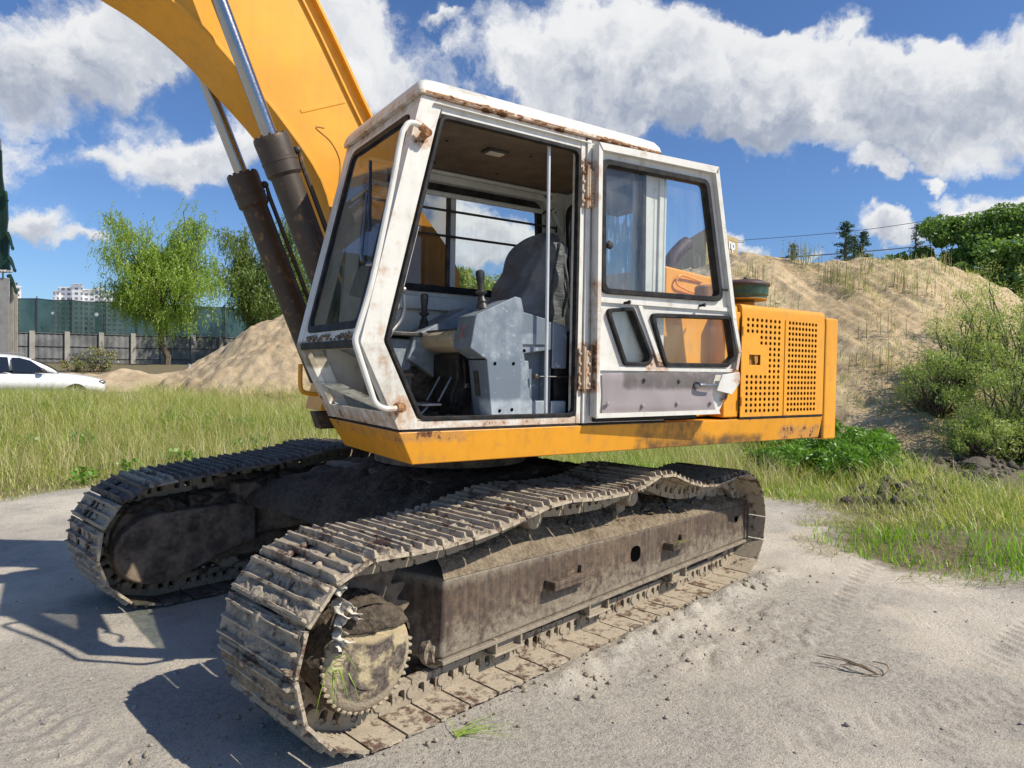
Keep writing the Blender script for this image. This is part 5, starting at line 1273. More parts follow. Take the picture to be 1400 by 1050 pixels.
def heap(name, D0, D1, nD, L0, L1, nL, fn, mat, label, kind=None):
    Ds, Ls = np.meshgrid(np.linspace(D0, D1, nD), np.linspace(L0, L1, nL), indexing='ij')
    x, y = pl(Ds, Ls); z = fn(Ds, Ls, x, y); g = ground_h(x, y) - .25
    z = np.maximum(z, g); n = nD * nL
    Vt = np.stack([x, y, z], -1).reshape(-1, 3); ii = np.arange(n).reshape(nD, nL)
    F = np.stack([ii[:-1, :-1], ii[:-1, 1:], ii[1:, 1:], ii[1:, :-1]], -1).reshape(-1, 4)
    o = fast_mesh(name, Vt, F, mat, smooth=True); return tag(o, label, 'sand heap')
def cone(D, L, c, ex, peak, slope): return peak - slope * np.sqrt(((D - c[0]) * ex[0]) ** 2 + ((L - c[1]) * ex[1]) ** 2 + .15)
def small(D, L, x, y):
    h = cone(D, L, (19.8, -6.3), (1.0, 1.0), 3.50, .74)
    h = np.maximum(h, cone(D, L, (20.2, -3.8), (1.0, .8), 3.1, .70)); h = np.maximum(h, cone(D, L, (21, -.5), (1, .6), 2.5, .6))
    return h + .45 * fbm(x, y, 1.0, 5, 41) + .30 * fbm(x, y, 3.5, 5, 42) + .10 * fbm(x, y, 10, 3, 43)
heap('sand_heap', 13.0, 25, 210, -13, 6.5, 330, small, M['sand2'], 'small pale sand heap behind the boom cylinders, left of the cab')
def lowh(D, L, x, y):
    h = np.maximum(cone(D, L, (26.5, -15.2), (.9, .45), 1.50, .5), cone(D, L, (28.0, -12.0), (.9, .5), 1.72, .5)); h = np.maximum(h, cone(D, L, (27.0, -17.8), (.9, .6), 1.35, .5))
    return h + .35 * fbm(x, y, 1.2, 5, 51) + .12 * fbm(x, y, 6, 3, 52)
heap('sand_heap', 22, 33, 70, -22, -7, 110, lowh, M['sand2'], 'low lumpy heap of earth in front of the sheet metal fence')
RIDGE_L = np.array([-4.0, 1, 3.5, 5.5, 7.6, 9.0, 10.6, 11.9, 12.9, 14.6, 16.0, 17.4, 18.5, 20.0, 24.0]); RIDGE_Z = np.array([1.5, 2.6, 4.2, 5.35, 5.95, 5.80, 5.45, 5.62, 5.72, 5.75, 5.50, 4.95, 4.3, 3.4, 1.0])
def rill(D, L): return fbm(L * .97 + D * .243, (D * .97 - L * .243) * .16, 1.7, 3, 64)
def big(D, L, x, y):
    Lr = L * 24.0 / np.clip(D, 10, 60)                             # the ridge runs a little outwards with distance
    zr = np.interp(Lr, RIDGE_L, RIDGE_Z)
    crest = 24.0 + 1.2 * np.sin(L * .4)
    foot = np.interp(L, [-4, 4, 6.0, 7.2, 9, 12, 16], [17.0, 16.6, 15.2, 13.6, 12.9, 13.4, 15.0])
    s_ = (D - foot) / (crest - foot)
    up = zr * np.clip(s_, -.2, 1) ** 1.0 if False else zr * np.where(s_ < 1, np.clip(s_, -.3, 1) * 1.06 - .06 * np.clip(s_, 0, 1) ** 3, 1)
    dn = zr - (D - crest) * .42
    h = np.where(D < crest, up, dn)
    gul = fbm(D * .35 + L * .6, L * .9 - D * .2, 1.6, 4, 61)
    return h - .10 + .22 * gul * np.clip(s_ + .2, 0, 1) + .10 * fbm(x, y, .8, 3, 62) + .10 * fbm(x, y, 4, 4, 63) - .34 * np.abs(rill(D, L)) * np.clip(s_ * 3, 0, 1) + .06 * fbm(x, y, 9, 3, 66)
heap('sand_heap', 11.5, 30, 300, -4, 25, 430, big, M['sand'], 'huge pale sand mound with sparse weeds behind the engine end of the excavator')
def big_h(D, L):
    D = np.asarray(D, float); L = np.asarray(L, float); x, y = pl(D, L); return np.maximum(big(D, L, x, y), ground_h(x, y))
def small_h(D, L):
    D = np.asarray(D, float); L = np.asarray(L, float); x, y = pl(D, L); return np.maximum(small(D, L, x, y), ground_h(x, y))

# ---- grass and weeds (each clump field one object)
def leaf_mat(name, a, b, dry=None, dryamt=.25, trans=.35):
    m_ = bpy.data.materials.new(name); m_.use_nodes = True; t = NT(m_.node_tree); t.n.clear()
    out = t.new('ShaderNodeOutputMaterial'); at = t.new('ShaderNodeAttribute'); at.attribute_name = 'rnd'
    co = t.new('ShaderNodeTexCoord').outputs['Object']; n = t.noise(co, .9, 4, .6)
    f = t.math('ADD', t.math('MULTIPLY', at.outputs['Fac'], .6), t.math('MULTIPLY', t.math('SUBTRACT', n, .3), 1.0), clamp=True)
    c = t.mix(f, a, b)
    if dry:
        r2 = t.math('FRACT', t.math('MULTIPLY', at.outputs['Fac'], 7.31)); n2 = t.noise(co, .35, 3, .6)
        c = t.mix(t.ramp(t.math('ADD', r2, t.math('MULTIPLY', t.math('SUBTRACT', n2, .5), 1.2)), 1 - dryamt - .1, 1 - dryamt + .1), c, dry)
    df = t.new('ShaderNodeBsdfDiffuse'); tl = t.new('ShaderNodeBsdfTranslucent'); gl = t.new('ShaderNodeBsdfGlossy'); gl.inputs['Roughness'].default_value = .45
    t.put(df.inputs[0], c); t.put(tl.inputs[0], t.mix(.5, c, t.mix(1.0, c, (1.3, 1.25, .5), 'MULTIPLY')))
    mx = t.new('ShaderNodeMixShader'); mx.inputs[0].default_value = trans; t.l.new(df.outputs[0], mx.inputs[1]); t.l.new(tl.outputs[0], mx.inputs[2])
    m2 = t.new('ShaderNodeMixShader'); m2.inputs[0].default_value = .05; t.l.new(mx.outputs[0], m2.inputs[1]); t.l.new(gl.outputs[0], m2.inputs[2])
    t.l.new(m2.outputs[0], out.inputs[0]); return m_
M['grass'] = leaf_mat('meadow_grass', (.23, .36, .028), (.48, .57, .085), (.70, .61, .31), .33, trans=.5)
M['grass2'] = leaf_mat('fresh_grass', (.15, .36, .016), (.36, .60, .045), (.56, .48, .2), .06, trans=.45)
M['weed'] = leaf_mat('weed_leaves', (.085, .22, .02), (.23, .41, .05), trans=.42)
M['weedstalk'] = leaf_mat('dry_weed_stalks', (.30, .25, .12), (.44, .38, .19), (.20, .25, .07), .35)
M['strawstalk'] = leaf_mat('pale_straw_stalks', (.50, .44, .22), (.68, .60, .34), (.40, .42, .12), .4, trans=.45)
def blades(name, x, y, z, h, w, lean, mat, seed, parent=None, bend=.5):
    g = np.random.default_rng(seed); n = len(x)
    an = g.uniform(0, 2 * np.pi, n); fa = an + np.pi / 2 + g.normal(0, .6, n)
    dx, dy_ = np.cos(an), np.sin(an); wx, wy = np.cos(fa) * w / 2, np.sin(fa) * w / 2
    le = lean * g.uniform(.2, 1.4, n) * h
    V = np.empty((n, 5, 3))
    def at_(t): return x + dx * le * t ** 1.8, y + dy_ * le * t ** 1.8, z + h * (t - bend * .25 * t ** 3 * (lean > .3))
    for k_, (t, ws) in enumerate(((0, 1), (0, -1), (.55, .8), (.55, -.8), (1, 0))):
        px_, py_, pz = at_(t); V[:, k_, 0] = px_ + wx * ws; V[:, k_, 1] = py_ + wy * ws; V[:, k_, 2] = pz
    b_ = np.arange(n)[:, None] * 5
    F = np.concatenate([b_ + np.array([[0, 1, 3]]), b_ + np.array([[0, 3, 2]]), b_ + np.array([[2, 3, 4]])])
    return fast_mesh(name, V.reshape(-1, 3), F, mat, parent, attr={'rnd': np.repeat(g.random(n), 5)})
def scatter(n, D0, D1, L0, L1, seed, power=1.0):
    g = np.random.default_rng(seed); D = D0 + (D1 - D0) * g.random(n) ** power; L = L0 + (L1 - L0) * g.random(n); return D, L, g
# left meadow: seen across the far track, thick and tall
D, L, g = scatter(200000, 7.2, 19, -15, 6.5, 3, 1.15)
x, y = pl(D, L); keep = in_meadow(x, y) > .05; keep &= (np.abs(L) < D * .82 + .6); cl_ = fbm(x, y, 1.2, 3, 71); keep &= g.random(len(x)) < .75 + cl_
x, y, D, L = x[keep], y[keep], D[keep], L[keep]; sdm = in_meadow(x, y)
hh = (.11 + .36 * sstep(sdm, 0, 3.5)) * g.uniform(.4, 1.3, len(x)) * (1 + 1.0 * fbm(x, y, .7, 3, 72))
zz = np.maximum(ground_h(x, y), small_h(D, L)) - .02; ok = zz < ground_h(x, y) + .5
tag(blades('meadow_grass', x[ok], y[ok], zz[ok], hh[ok], .005 + .0035 * g.random(ok.sum()), .95, M['grass'], 5), kind='stuff')
# fine seed stalks above it
D, L, g = scatter(36000, 7.6, 18, -14, 4, 13, 1.1); x, y = pl(D, L); k_ = in_meadow(x, y) > .6; x, y, D = x[k_], y[k_], D[k_]
tag(blades('seed_stalks', x, y, ground_h(x, y), g.uniform(.3, .66, len(x)), np.full(len(x), .0055), .5, M['strawstalk'], 6), kind='stuff')
# right side grass
D, L, g = scatter(120000, 5.0, 15.5, .5, 11.5, 23, 1.25); x, y = pl(D, L)
bd = poly_sd(x, y, BARE); k_ = (in_meadow(x, y) > .02) & (bd < -.05 + .4 * fbm(x, y, 3, 3, 77)) & (g.random(len(x)) < np.clip(.50 + 2.4 * fbm(x, y, 1.0, 3, 78), .03, 1))
k_ &= g.random(len(x)) > .95 * sstep(D + 1.2 * fbm(x, y, 1.2, 3, 6), 6.5, 7.4) * (1 - sstep(D + .8 * fbm(x, y, 1.4, 3, 7), 8.1, 9.0)) * (1 - sstep(L + 1.5 * fbm(x, y, .9, 2, 8), 4.6, 6.0))
x, y, D, L = x[k_], y[k_], D[k_], L[k_]; sdm = in_meadow(x, y)
hh = (1 - .72 * (sstep(D, 6.0, 7.6) * (1 - sstep(D, 12.3, 13.2)) * sstep(L, 2.0, 4.2))) * (.07 + .17 * sstep(sdm, 0, 1.2)) * g.uniform(.5, 1.35, len(x)) * (1 + 1.3 * fbm(x, y, .9, 2, 79))
tag(blades('roadside_grass', x, y, ground_h(x, y) - .01, hh, .007 + .004 * g.random(len(x)), .55, M['grass2'], 8), kind='stuff')
# flattened straw along the edge of the road
D, L, g = scatter(16000, 5.2, 11.5, 2.4, 8.5, 29); x, y = pl(D, L); sd_ = poly_sd(x, y, MEADOW); k_ = (sd_ > -.25) & (sd_ < 1.6) & (fbm(x, y, 1.4, 3, 80) > .02); x, y = x[k_], y[k_]
tag(blades('flattened_straw', x, y, ground_h(x, y) + .005, np.full(len(x), .05), np.full(len(x), .006), 4.0, M['weedstalk'], 9), kind='stuff')
# broad-leaved creepers in the meadow
def leaf_cloud(name, cx, cy, cz, n, rx, ry, rz, size, mat, seed, parent=None, down=0.0, along=None, shell=.5, narrow=.45):
    """n small leaf faces spread through ellipsoid clumps"""
    g = np.random.default_rng(seed); c = np.stack([cx, cy, cz], -1); m_ = len(c); k_ = g.integers(0, m_, n)
    d = g.normal(size=(n, 3)); d /= np.linalg.norm(d, axis=1)[:, None]; r = g.random(n) ** shell
    rad = np.stack([np.broadcast_to(rx, m_), np.broadcast_to(ry, m_), np.broadcast_to(rz, m_)], -1)
    p = c[k_] + d * r[:, None] * rad[k_]
    a = g.normal(size=(n, 3)); a[:, 2] -= down * 2; a /= np.linalg.norm(a, axis=1)[:, None]
    b_ = np.cross(a, g.normal(size=(n, 3))); b_ /= np.linalg.norm(b_, axis=1)[:, None]
    s_ = size * g.uniform(.6, 1.3, n)[:, None]
    V = np.stack([p - a * s_ * .5, p + b_ * s_ * narrow * .5, p + a * s_ * .5, p - b_ * s_ * narrow * .5], 1).reshape(-1, 3)
    F = np.arange(n * 4).reshape(-1, 4)
    return fast_mesh(name, V, F, mat, parent, attr={'rnd': np.repeat(g.random(n), 4)})
D, L, g = scatter(420, 7.8, 14, -12, 0, 33); x, y = pl(D, L); k_ = (in_meadow(x, y) > .0) & (fbm(x, y, .8, 3, 81) > .10); x, y = x[k_], y[k_]
tag(leaf_cloud('creeper_leaves', x, y, ground_h(x, y) + .14, 4200, .20, .20, .14, .075, M['weed'], 34, narrow=.8), kind='stuff')

# ---- trees, bushes
M['bark'] = plain('grey_brown_bark', (.11, .085, .06), .9, var=.35, scale=22, bump=.6)
M['willow'] = leaf_mat('willow_leaves', (.20, .33, .03), (.44, .58, .085), trans=.5)
M['darktree'] = leaf_mat('dark_tree_leaves', (.085, .15, .024), (.27, .36, .065), trans=.42)
M['midtree'] = leaf_mat('mid_green_leaves', (.095, .20, .035), (.28, .42, .085), trans=.42)
M['tamarisk'] = leaf_mat('feathery_bush_leaves', (.19, .30, .055), (.44, .54, .16), (.56, .50, .22), .14, trans=.5)
M['conifer'] = leaf_mat('conifer_needles', (.03, .075, .04), (.085, .15, .075), trans=.15)
def limb(q, p0, p1, r0, r1, seed, sag=0.0, n=6):
    rg = random.Random(seed); P_ = []; a, b_ = Vector(p0), Vector(p1); ln = (b_ - a).length
    for i in range(n + 1):
        t = i / n; p = a.lerp(b_, t); w = math.sin(t * math.pi) * ln * .07
        p += Vector((rg.uniform(-w, w), rg.uniform(-w, w), rg.uniform(-w, w) * .5 + sag * math.sin(t * math.pi))); P_.append(p)
    q.tube(P_, [r0 + (r1 - r0) * i / n for i in range(n + 1)], 7); return P_
def weeping_tree(name, D, L, height, spread, z0, label, mat, n_leaf, seed, droop=1.4, bare=.22, leafsize=.13, lean=(0, 0)):
    x, y = pl(D, L); root = empty(name, (x, y, z0)); tag(root, label, 'tree', 'trees along the fence'); rg = random.Random(seed); g = np.random.default_rng(seed)
    q = MB(); tips = []
    tr = limb(q, (x, y, z0 - .1), (x + lean[0], y + lean[1], z0 + height * .62), height * .020, height * .009, seed, n=8)
    for i in range(46):
        t = rg.uniform(bare, .99); base = tr[min(len(tr) - 1, int(t * (len(tr) - 1)))]; a = rg.uniform(0, 6.283); out = spread * rg.uniform(.35, 1.0) * (1.05 - .45 * max(0, t - .4)); up = height * rg.uniform(.14, .40) * (.5 + .6 * t)
        end = base + Vector((math.cos(a) * out, math.sin(a) * out, up)); pts = limb(q, base, end, height * .007 * (1.2 - t * .6), .012, seed * 99 + i, sag=.25, n=6); tips += pts[2:]
        for j in range(3):
            b2 = pts[rg.randint(2, 5)]; a2 = a + rg.uniform(-1, 1); o2 = spread * rg.uniform(.15, .4); e2 = b2 + Vector((math.cos(a2) * o2, math.sin(a2) * o2, height * rg.uniform(-.02, .12))); pp = limb(q, b2, e2, .018, .008, seed * 999 + i * 7 + j, n=4); tips += pp[1:]
    q.build('trunk', M['bark'], root)
    # hanging strands with narrow leaves
    T_ = np.array([tuple(p) for p in tips]); ns = n_leaf // 22; k_ = g.integers(0, len(T_), ns); st = T_[k_] + g.normal(0, .22, (ns, 3)); ln = droop * g.uniform(.25, 1.0, ns)
    dr = g.normal(0, .30, (ns, 2)); V = []; nl = 22; tt = (np.arange(nl) + g.random((ns, nl))) / nl
    px_ = st[:, 0:1] + dr[:, 0:1] * tt * ln[:, None] * .9; py_ = st[:, 1:2] + dr[:, 1:2] * tt * ln[:, None] * .9; pz = st[:, 2:3] + ln[:, None] * (.16 * np.sin(tt * 2.2) - tt ** 1.4)
    p = np.stack([px_, py_, pz], -1).reshape(-1, 3); n = len(p)
    a = g.normal(0, .55, (n, 3)); a[:, 2] -= 1.0; a /= np.linalg.norm(a, axis=1)[:, None]; b_ = np.cross(a, g.normal(size=(n, 3))); b_ /= np.linalg.norm(b_, axis=1)[:, None]
    s_ = leafsize * g.uniform(.6, 1.3, n)[:, None]
    Vt = np.stack([p, p + a * s_ * .5 + b_ * s_ * .13, p + a * s_, p + a * s_ * .5 - b_ * s_ * .13], 1).reshape(-1, 3)
    rn = np.repeat(np.clip(np.repeat(g.random(ns), nl) * .6 + .4 * g.random(n), 0, 1), 4)
    fast_mesh('crown', Vt, np.arange(n * 4).reshape(-1, 4), mat, root, attr={'rnd': rn}); return root
def tz(D, v): return 1.609 + (497 - v) * D / CAM_F            # height of something seen at picture row v
weeping_tree('willow_tree', 37, (228 - 700) / CAM_F * 37, 9.4, 2.9, 1.40, 'bright green willow with drooping branches standing in front of the fence', M['willow'], 95000, 3, droop=1.5, bare=.36, leafsize=.135)
weeping_tree('leafy_tree', 41, (366 - 700) / CAM_F * 41, 9.6, 3.2, 1.60, 'darker bushy tree right of the bright willow, behind the cylinders', M['darktree'], 90000, 5, droop=1.2, bare=.15, leafsize=.15)
weeping_tree('leafy_tree', 44, (430 - 700) / CAM_F * 44, 7.6, 3.4, 1.6, 'dark green tree half hidden between cylinders and windscreen', M['darktree'], 50000, 8, droop=1.0, bare=.12, leafsize=.20)
def bush(name, D, L, w, h, label, mat, n_leaf, seed, z0=None, clumps=26, size=.16, cat='bush', group=None, down=.0, trunk=True, narrow=.35, flat=.8):
    x, y = pl(D, L); z0 = hz(x, y) if z0 is None else z0; root = empty(name, (x, y, z0)); tag(root, label, cat, group); g = np.random.default_rng(seed); rg = random.Random(seed)
    a = g.uniform(0, 6.283, clumps); r = np.sqrt(g.random(clumps)) * w * .78; zz = z0 + h * (.22 + .70 * g.random(clumps) * (1 - .55 * (r / w) ** 2)); cx, cy = x + np.cos(a) * r, y + np.sin(a) * r
    q = MB()
    for i in range(clumps): limb(q, (x + g.normal(0, w * .08), y + g.normal(0, w * .08), z0 - .05), (cx[i], cy[i], zz[i]), .012 + h * .008, .006, seed * 31 + i, n=5)
    q.build('trunk', M['bark'], root)
    rr = w * g.uniform(.12, .34, clumps); leaf_cloud('crown', cx, cy, zz, n_leaf, rr, rr, rr * flat, size, mat, seed, root, down=down, narrow=narrow, shell=.45); return root
# feathery bushes at the foot of the big mound
for i, (D, L, w, h, n) in enumerate([(13.2, 9.0, 1.15, 1.9, 9000), (14.2, 10.6, 1.4, 2.6, 11000), (13.0, 10.6, 1.0, 1.5, 7000), (15.5, 9.4, .9, 1.7, 6000), (12.6, 7.9, .6, .75, 4500), (16.6, 11.6, 1.4, 2.4, 9000), (12.4, 9.6, .7, .9, 4500), (14.6, 8.3, .7, 1.1, 4500)]):
    lab = ['feathery green bush at the foot of the sand mound, right of the engine hood', 'tallest feathery bush at the right edge against the sand slope', 'low bush in front of the tall feathery bush at the right edge', 'loose bush part way up the sand slope, left of the tall one', 'small bushy weed nearest the counterweight at the mound foot', 'feathery bush high on the slope at the right edge', 'knee high weed beside the bare spoil strip', 'thin bush between the small weed and the slope bushes'][i]
    L = L + .75; x, y = pl(D, L); bush('feathery_bush', D, L, w * 1.25, h * 1.45, lab, M['tamarisk'], int(n * 1.3), 50 + i, z0=float(big_h(D, L)) - .1, size=.075, clumps=60, group='bushes on the mound foot', down=-.25, narrow=.22)
for i, (D, L, w, h) in enumerate([(10.6, 5.2, .8, .55), (11.6, 5.7, .9, .75), (10.9, 4.4, .7, .45), (12.3, 6.3, .8, .7), (13.4, 5.2, .9, .8), (14.5, 6.2, 1.0, .8)]):
    bush('weed_clump', D, L, w, h, ['dark leafy weed clump right of the track end', 'taller leafy weeds under the counterweight', 'fresh low weeds just behind the track end', 'leafy weeds beside the bare spoil strip', 'weeds in the shade behind the counterweight', 'weeds at the mound foot behind the hood'][i], M['weed'], 3800, 90 + i, size=.10, clumps=36, cat='weeds', group='leafy weeds behind the track', narrow=.35, flat=.7)
# trees beyond the mound
for i, (u, v, D, w, h, n) in enumerate([(1300, 300, 40, 3.4, 6.3, 16000), (1375, 295, 38, 3.2, 6.4, 15000), (1240, 340, 42, 2.4, 4.6, 10000), (1420, 330, 33, 3.2, 6.0, 12000), (1345, 345, 34, 2.8, 4.6, 11000), (1185, 360, 46, 2.2, 4.0, 7000)]):
    L = (u - 700) / CAM_F * D; zt = 1.609 + (517 - v) * D / CAM_F; H = h + 2.5
    bush('broadleaf_tree', D, L, w, H, ['round green tree at the far right behind the mound crest', 'tallest green tree at the right edge of the picture', 'lower green tree left of the round one behind the mound', 'green tree cut by the right edge above the bushes', 'front dark green tree above the right slope', 'small tree next to the dark conifers'][i], M['midtree'], int(n * 2.2), 120 + i, z0=zt - H * .86, size=.25, clumps=52, cat='tree', group='trees behind the mound', narrow=.5, flat=.75)
def conifer(u, vtop, D, h, w, label, n, seed, thin=1.0):
    L = (u - 700) / CAM_F * D; x, y = pl(D, L); zt = 1.609 + (515 - vtop) * D / CAM_F; z0 = zt - h; root = empty('conifer', (x, y, z0)); tag(root, label, 'tree', 'conifers behind the mound'); g = np.random.default_rng(seed)
    q = MB(); q.tube([(x, y, z0), (x, y, z0 + h * .5), (x + .05, y, zt)], [.11, .07, .01], 7)
    P_ = []; A = []
    for k_ in range(int(34 * thin)):
        t = k_ / (34 * thin); zb = z0 + h * (.12 + .86 * t); a = g.uniform(0, 6.283); ln = w * (1 - t) ** .8 * g.uniform(.6, 1.1) + .08
        e = (x + math.cos(a) * ln, y + math.sin(a) * ln, zb + ln * .18 - .05); q.tube([(x, y, zb), e], [.02, .005], 5)
        m_ = int(n / 34); s_ = g.random(m_) ** .7; P_.append(np.stack([x + math.cos(a) * ln * s_, y + math.sin(a) * ln * s_, zb + (ln * .18 - .05) * s_], -1) + g.normal(0, .05 + .05 * w, (m_, 3)) * np.array([1, 1, .5]))
    q.build('trunk', M['bark'], root); p = np.concatenate(P_); leaf_cloud('crown', p[:, 0], p[:, 1], p[:, 2], len(p) * 3, .05, .05, .03, .10, M['conifer'], seed, root, narrow=.3)
conifer(1151, 303, 34, 3.6, .85, 'tallest dark conifer on the skyline behind the mound', 2400, 1)
conifer(1174, 316, 36, 3.2, .75, 'shorter dark conifer right of the tallest one', 1900, 2)
conifer(1163, 322, 38, 3.2, .6, 'thin conifer between the two darker ones', 1300, 3)
conifer(1246, 304, 42, 4.0, .8, 'sparse conifer rising from the green trees', 900, 4)
conifer(1079, 335, 33, 2.2, .45, 'small sparse conifer left of the dark group', 700, 5)
# weeds on the mound: upright dry stalks in clumps, each clump a plant
STK = [(1036, 385, 14), (1138, 388, 22), (1162, 398, 16), (1238, 395, 14), (1255, 406, 10), (1085, 362, 12), (1105, 365, 9), (1118, 372, 8), (945, 352, 6), (972, 362, 5), (1190, 372, 8), (1290, 372, 8), (1060, 430, 8), (1210, 460, 8), (1195, 505, 8)]
STK_LABELS = ['tall dry stalks just right of the green air filter', 'densest dry stalk clump below the tallest conifer', 'dry stalk clump right of the densest one, below the conifers', 'dry stalk clump under the sparse conifer near the crest',
              'lower dry stalk clump down the slope from the sparse conifer', 'skyline stalk clump well left of the dark conifers', 'thin skyline stalks beside the small sparse conifer', 'thin stalks on the crest just left of the tallest conifer',
              'few dry stalks seen through the door window beside the exhaust pipe', 'few dry stalks in front of the tan building', 'small stalk clump on the crest just right of the dark conifers', 'small stalk clump near the right end of the crest',
              'stalk clump on the slope above the rear corner of the engine hood', 'dry stalks half way down the slope, left of the feathery bushes', 'lowest dry stalk clump on the slope, right of the counterweight']
for i, (u, v, n) in enumerate(STK):
    # walk along the view ray until it meets the mound
    d = direction(u, v); D = 12.0
    while D < 30:
        p = CAM_POS + d * D
        if p.z < float(big_h(*toDL(p.x, p.y))): break
        D += .1
    DD, LL = toDL(p.x, p.y); g = np.random.default_rng(300 + i); q = []
    xs = p.x + g.normal(0, .24, n * 2); ys = p.y + g.normal(0, .24, n * 2); zs = np.array([float(big_h(*toDL(a, b_))) for a, b_ in zip(xs, ys)])
    root = empty('dry_weed', (p.x, p.y, float(big_h(DD, LL)))); tag(root, STK_LABELS[i], 'weed', 'dry weed clumps on the mound')
    blades('stalk', xs, ys, zs - .03, g.uniform(.4, 1.0, n * 2), np.full(n * 2, .018), .16, M['weedstalk'], 310 + i, root)
    k_ = g.integers(0, n * 2, 110); leaf_cloud('leaf', xs[k_], ys[k_], zs[k_] + g.uniform(.1, .7, 110), 110, .08, .08, .12, .07, M['weedstalk' if i % 3 else 'tamarisk'], 330 + i, root, narrow=.3)
# low scattered growth on the mound faces
D, L, g = scatter(8000, 12.6, 25, 2.5, 17, 41); x, y = pl(D, L); z = big_h(D, L); dn = fbm(x, y, .7, 3, 91) + .25 * sstep(L, 6, 13) - .10 * sstep(D, 15, 22); k_ = (dn > .10) & (z > ground_h(x, y) + .02)
tag(blades('mound_weeds', x[k_], y[k_], z[k_] - .02, g.uniform(.10, .42, k_.sum()), np.full(k_.sum(), .014), .4, M['tamarisk'], 42), kind='stuff')
D, L, g = scatter(6500, 12.6, 24.5, 1.5, 17, 43); x, y = pl(D, L); z = big_h(D, L); k_ = (fbm(x, y, .9, 3, 92) > -.1) & (np.abs(rill(D, L)) > .09) & (z > ground_h(x, y) + .05)
tag(blades('dry_stalks', x[k_], y[k_], z[k_] - .02, g.uniform(.08, .30, k_.sum()), np.full(k_.sum(), .010), .5, M['weedstalk'], 44), kind='stuff')
# bush seen through the cab, beyond the boom
for i, (u, v, D, w, h) in enumerate([(655, 345, 24, 1.6, 2.9), (625, 370, 26, 1.6, 2.6), (690, 395, 22, 1.3, 1.4)]):
    L = (u - 700) / CAM_F * D; zt = 1.609 + (504 - v) * D / CAM_F
    bush('feathery_bush', D, L, w, h, ['tall feathery bush seen through the cab window', 'feathery bush left of the tall one, seen through the cab', 'lower bush behind the seat cover, seen through the cab'][i], M['tamarisk'], 8000, 200 + i, z0=zt - h, size=.2, clumps=30, group='bushes behind the cab', down=-.2, narrow=.28)
# dry shrub in front of the fence, dead branch at the willow's foot
bush('dry_shrub', 31, (130 - 700) / CAM_F * 31, 1.0, 1.5, 'brownish dry shrub in front of the metal fence, left of the willow', M['weedstalk'], 1100, 230, z0=1.0, size=.13, clumps=24)
bush('dry_shrub', 31, (101 - 700) / CAM_F * 31, .6, .9, 'small reddish dry shrub beside the white car bonnet', M['weedstalk'], 900, 231, z0=1.0, size=.11, clumps=14)

# ---- fence of sheet metal between concrete posts
M['concrete'] = plain('weathered_concrete', (.40, .38, .34), .9, var=.22, scale=3, bump=.25, dust=.4, dustc=(.22, .2, .17))
M['sheet'] = plain('grey_sheet_metal', (.22, .225, .23), .5, .3, var=.3, scale=1.5, bump=.05, dust=.3, dustc=(.26, .25, .23))
px_posts = [-3, 43.5, 91.5, 138, 181.5, 222.6, 263.4, 301.5, 337, 371, 404, 436, 467]
pts = []
for i, u in enumerate(px_posts):
    D = 38.6 + i * .85; L = (u - 700) / CAM_F * D; pts.append((*pl(D, L), D))
fr_ = empty('metal_fence', (pts[0][0], pts[0][1], 1.35)); tag(fr_, 'grey sheet metal fence with concrete posts behind the trees', 'fence')
for i, (x, y, D) in enumerate(pts):
    z0 = 1.40 + .02 * i; zt = z0 + 1.93; q = MB(); q.box(x - .13, x + .13, y - .13, y + .13, z0 - .5, zt); q.build('fence_post', M['concrete'], fr_, bevel=.02)
    if i + 1 < len(pts):
        x2, y2, _ = pts[i + 1]; d = Vector((x2 - x, y2 - y)); n2 = Vector((-d.y, d.x)).normalized() * .015; ribs = 5; q = MB()
        ln = [];
        for k_ in range(ribs * 4 + 1):
            t = k_ / (ribs * 4); o_ = (0, .0, 1, 1)[k_ % 4]; ln.append((x + d.x * t + n2.x * o_, y + d.y * t + n2.y * o_))
        n_ = len(ln); q.add([(a, b_, z0 - .2) for a, b_ in ln] + [(a, b_, zt - .08) for a, b_ in ln], [(k_, k_ + 1, n_ + k_ + 1, n_ + k_) for k_ in range(n_ - 1)])
        q.build('fence_panel', M['sheet'], fr_, smooth=0)
        q = MB()
        for zz_ in (z0 + .35, z0 + 1.05, z0 + 1.80): q.tube([(x - n2.x, y - n2.y, zz_), (x2 - n2.x, y2 - n2.y, zz_)], .022, 5)
        q.build('fence_rail', M['blackpaint'], fr_)
# green screen netting above
def net_mat(name, col, hole):
    m_ = bpy.data.materials.new(name); m_.use_nodes = True; t = NT(m_.node_tree); t.n.clear(); out = t.new('ShaderNodeOutputMaterial'); co = t.new('ShaderNodeTexCoord').outputs['Object']
    tr = t.new('ShaderNodeBsdfTransparent'); df = t.new('ShaderNodeBsdfDiffuse'); tl = t.new('ShaderNodeBsdfTranslucent'); n = t.noise(t.scale(co, (1, 1, .4)), 1.6, 6, .6); c = t.mix(t.ramp(n, .3, .7), tuple(k_ * .75 for k_ in col), tuple(k_ * 1.2 for k_ in col)); t.put(df.inputs[0], c); t.put(tl.inputs[0], c)
    m1 = t.new('ShaderNodeMixShader'); m1.inputs[0].default_value = .35; t.l.new(df.outputs[0], m1.inputs[1]); t.l.new(tl.outputs[0], m1.inputs[2])
    mx = t.new('ShaderNodeMixShader'); t.put(mx.inputs[0], t.math('MULTIPLY_ADD', n, -.10, 1.05 - hole, clamp=True)); t.l.new(tr.outputs[0], mx.inputs[1]); t.l.new(m1.outputs[0], mx.inputs[2]); t.l.new(mx.outputs[0], out.inputs[0]); return m_
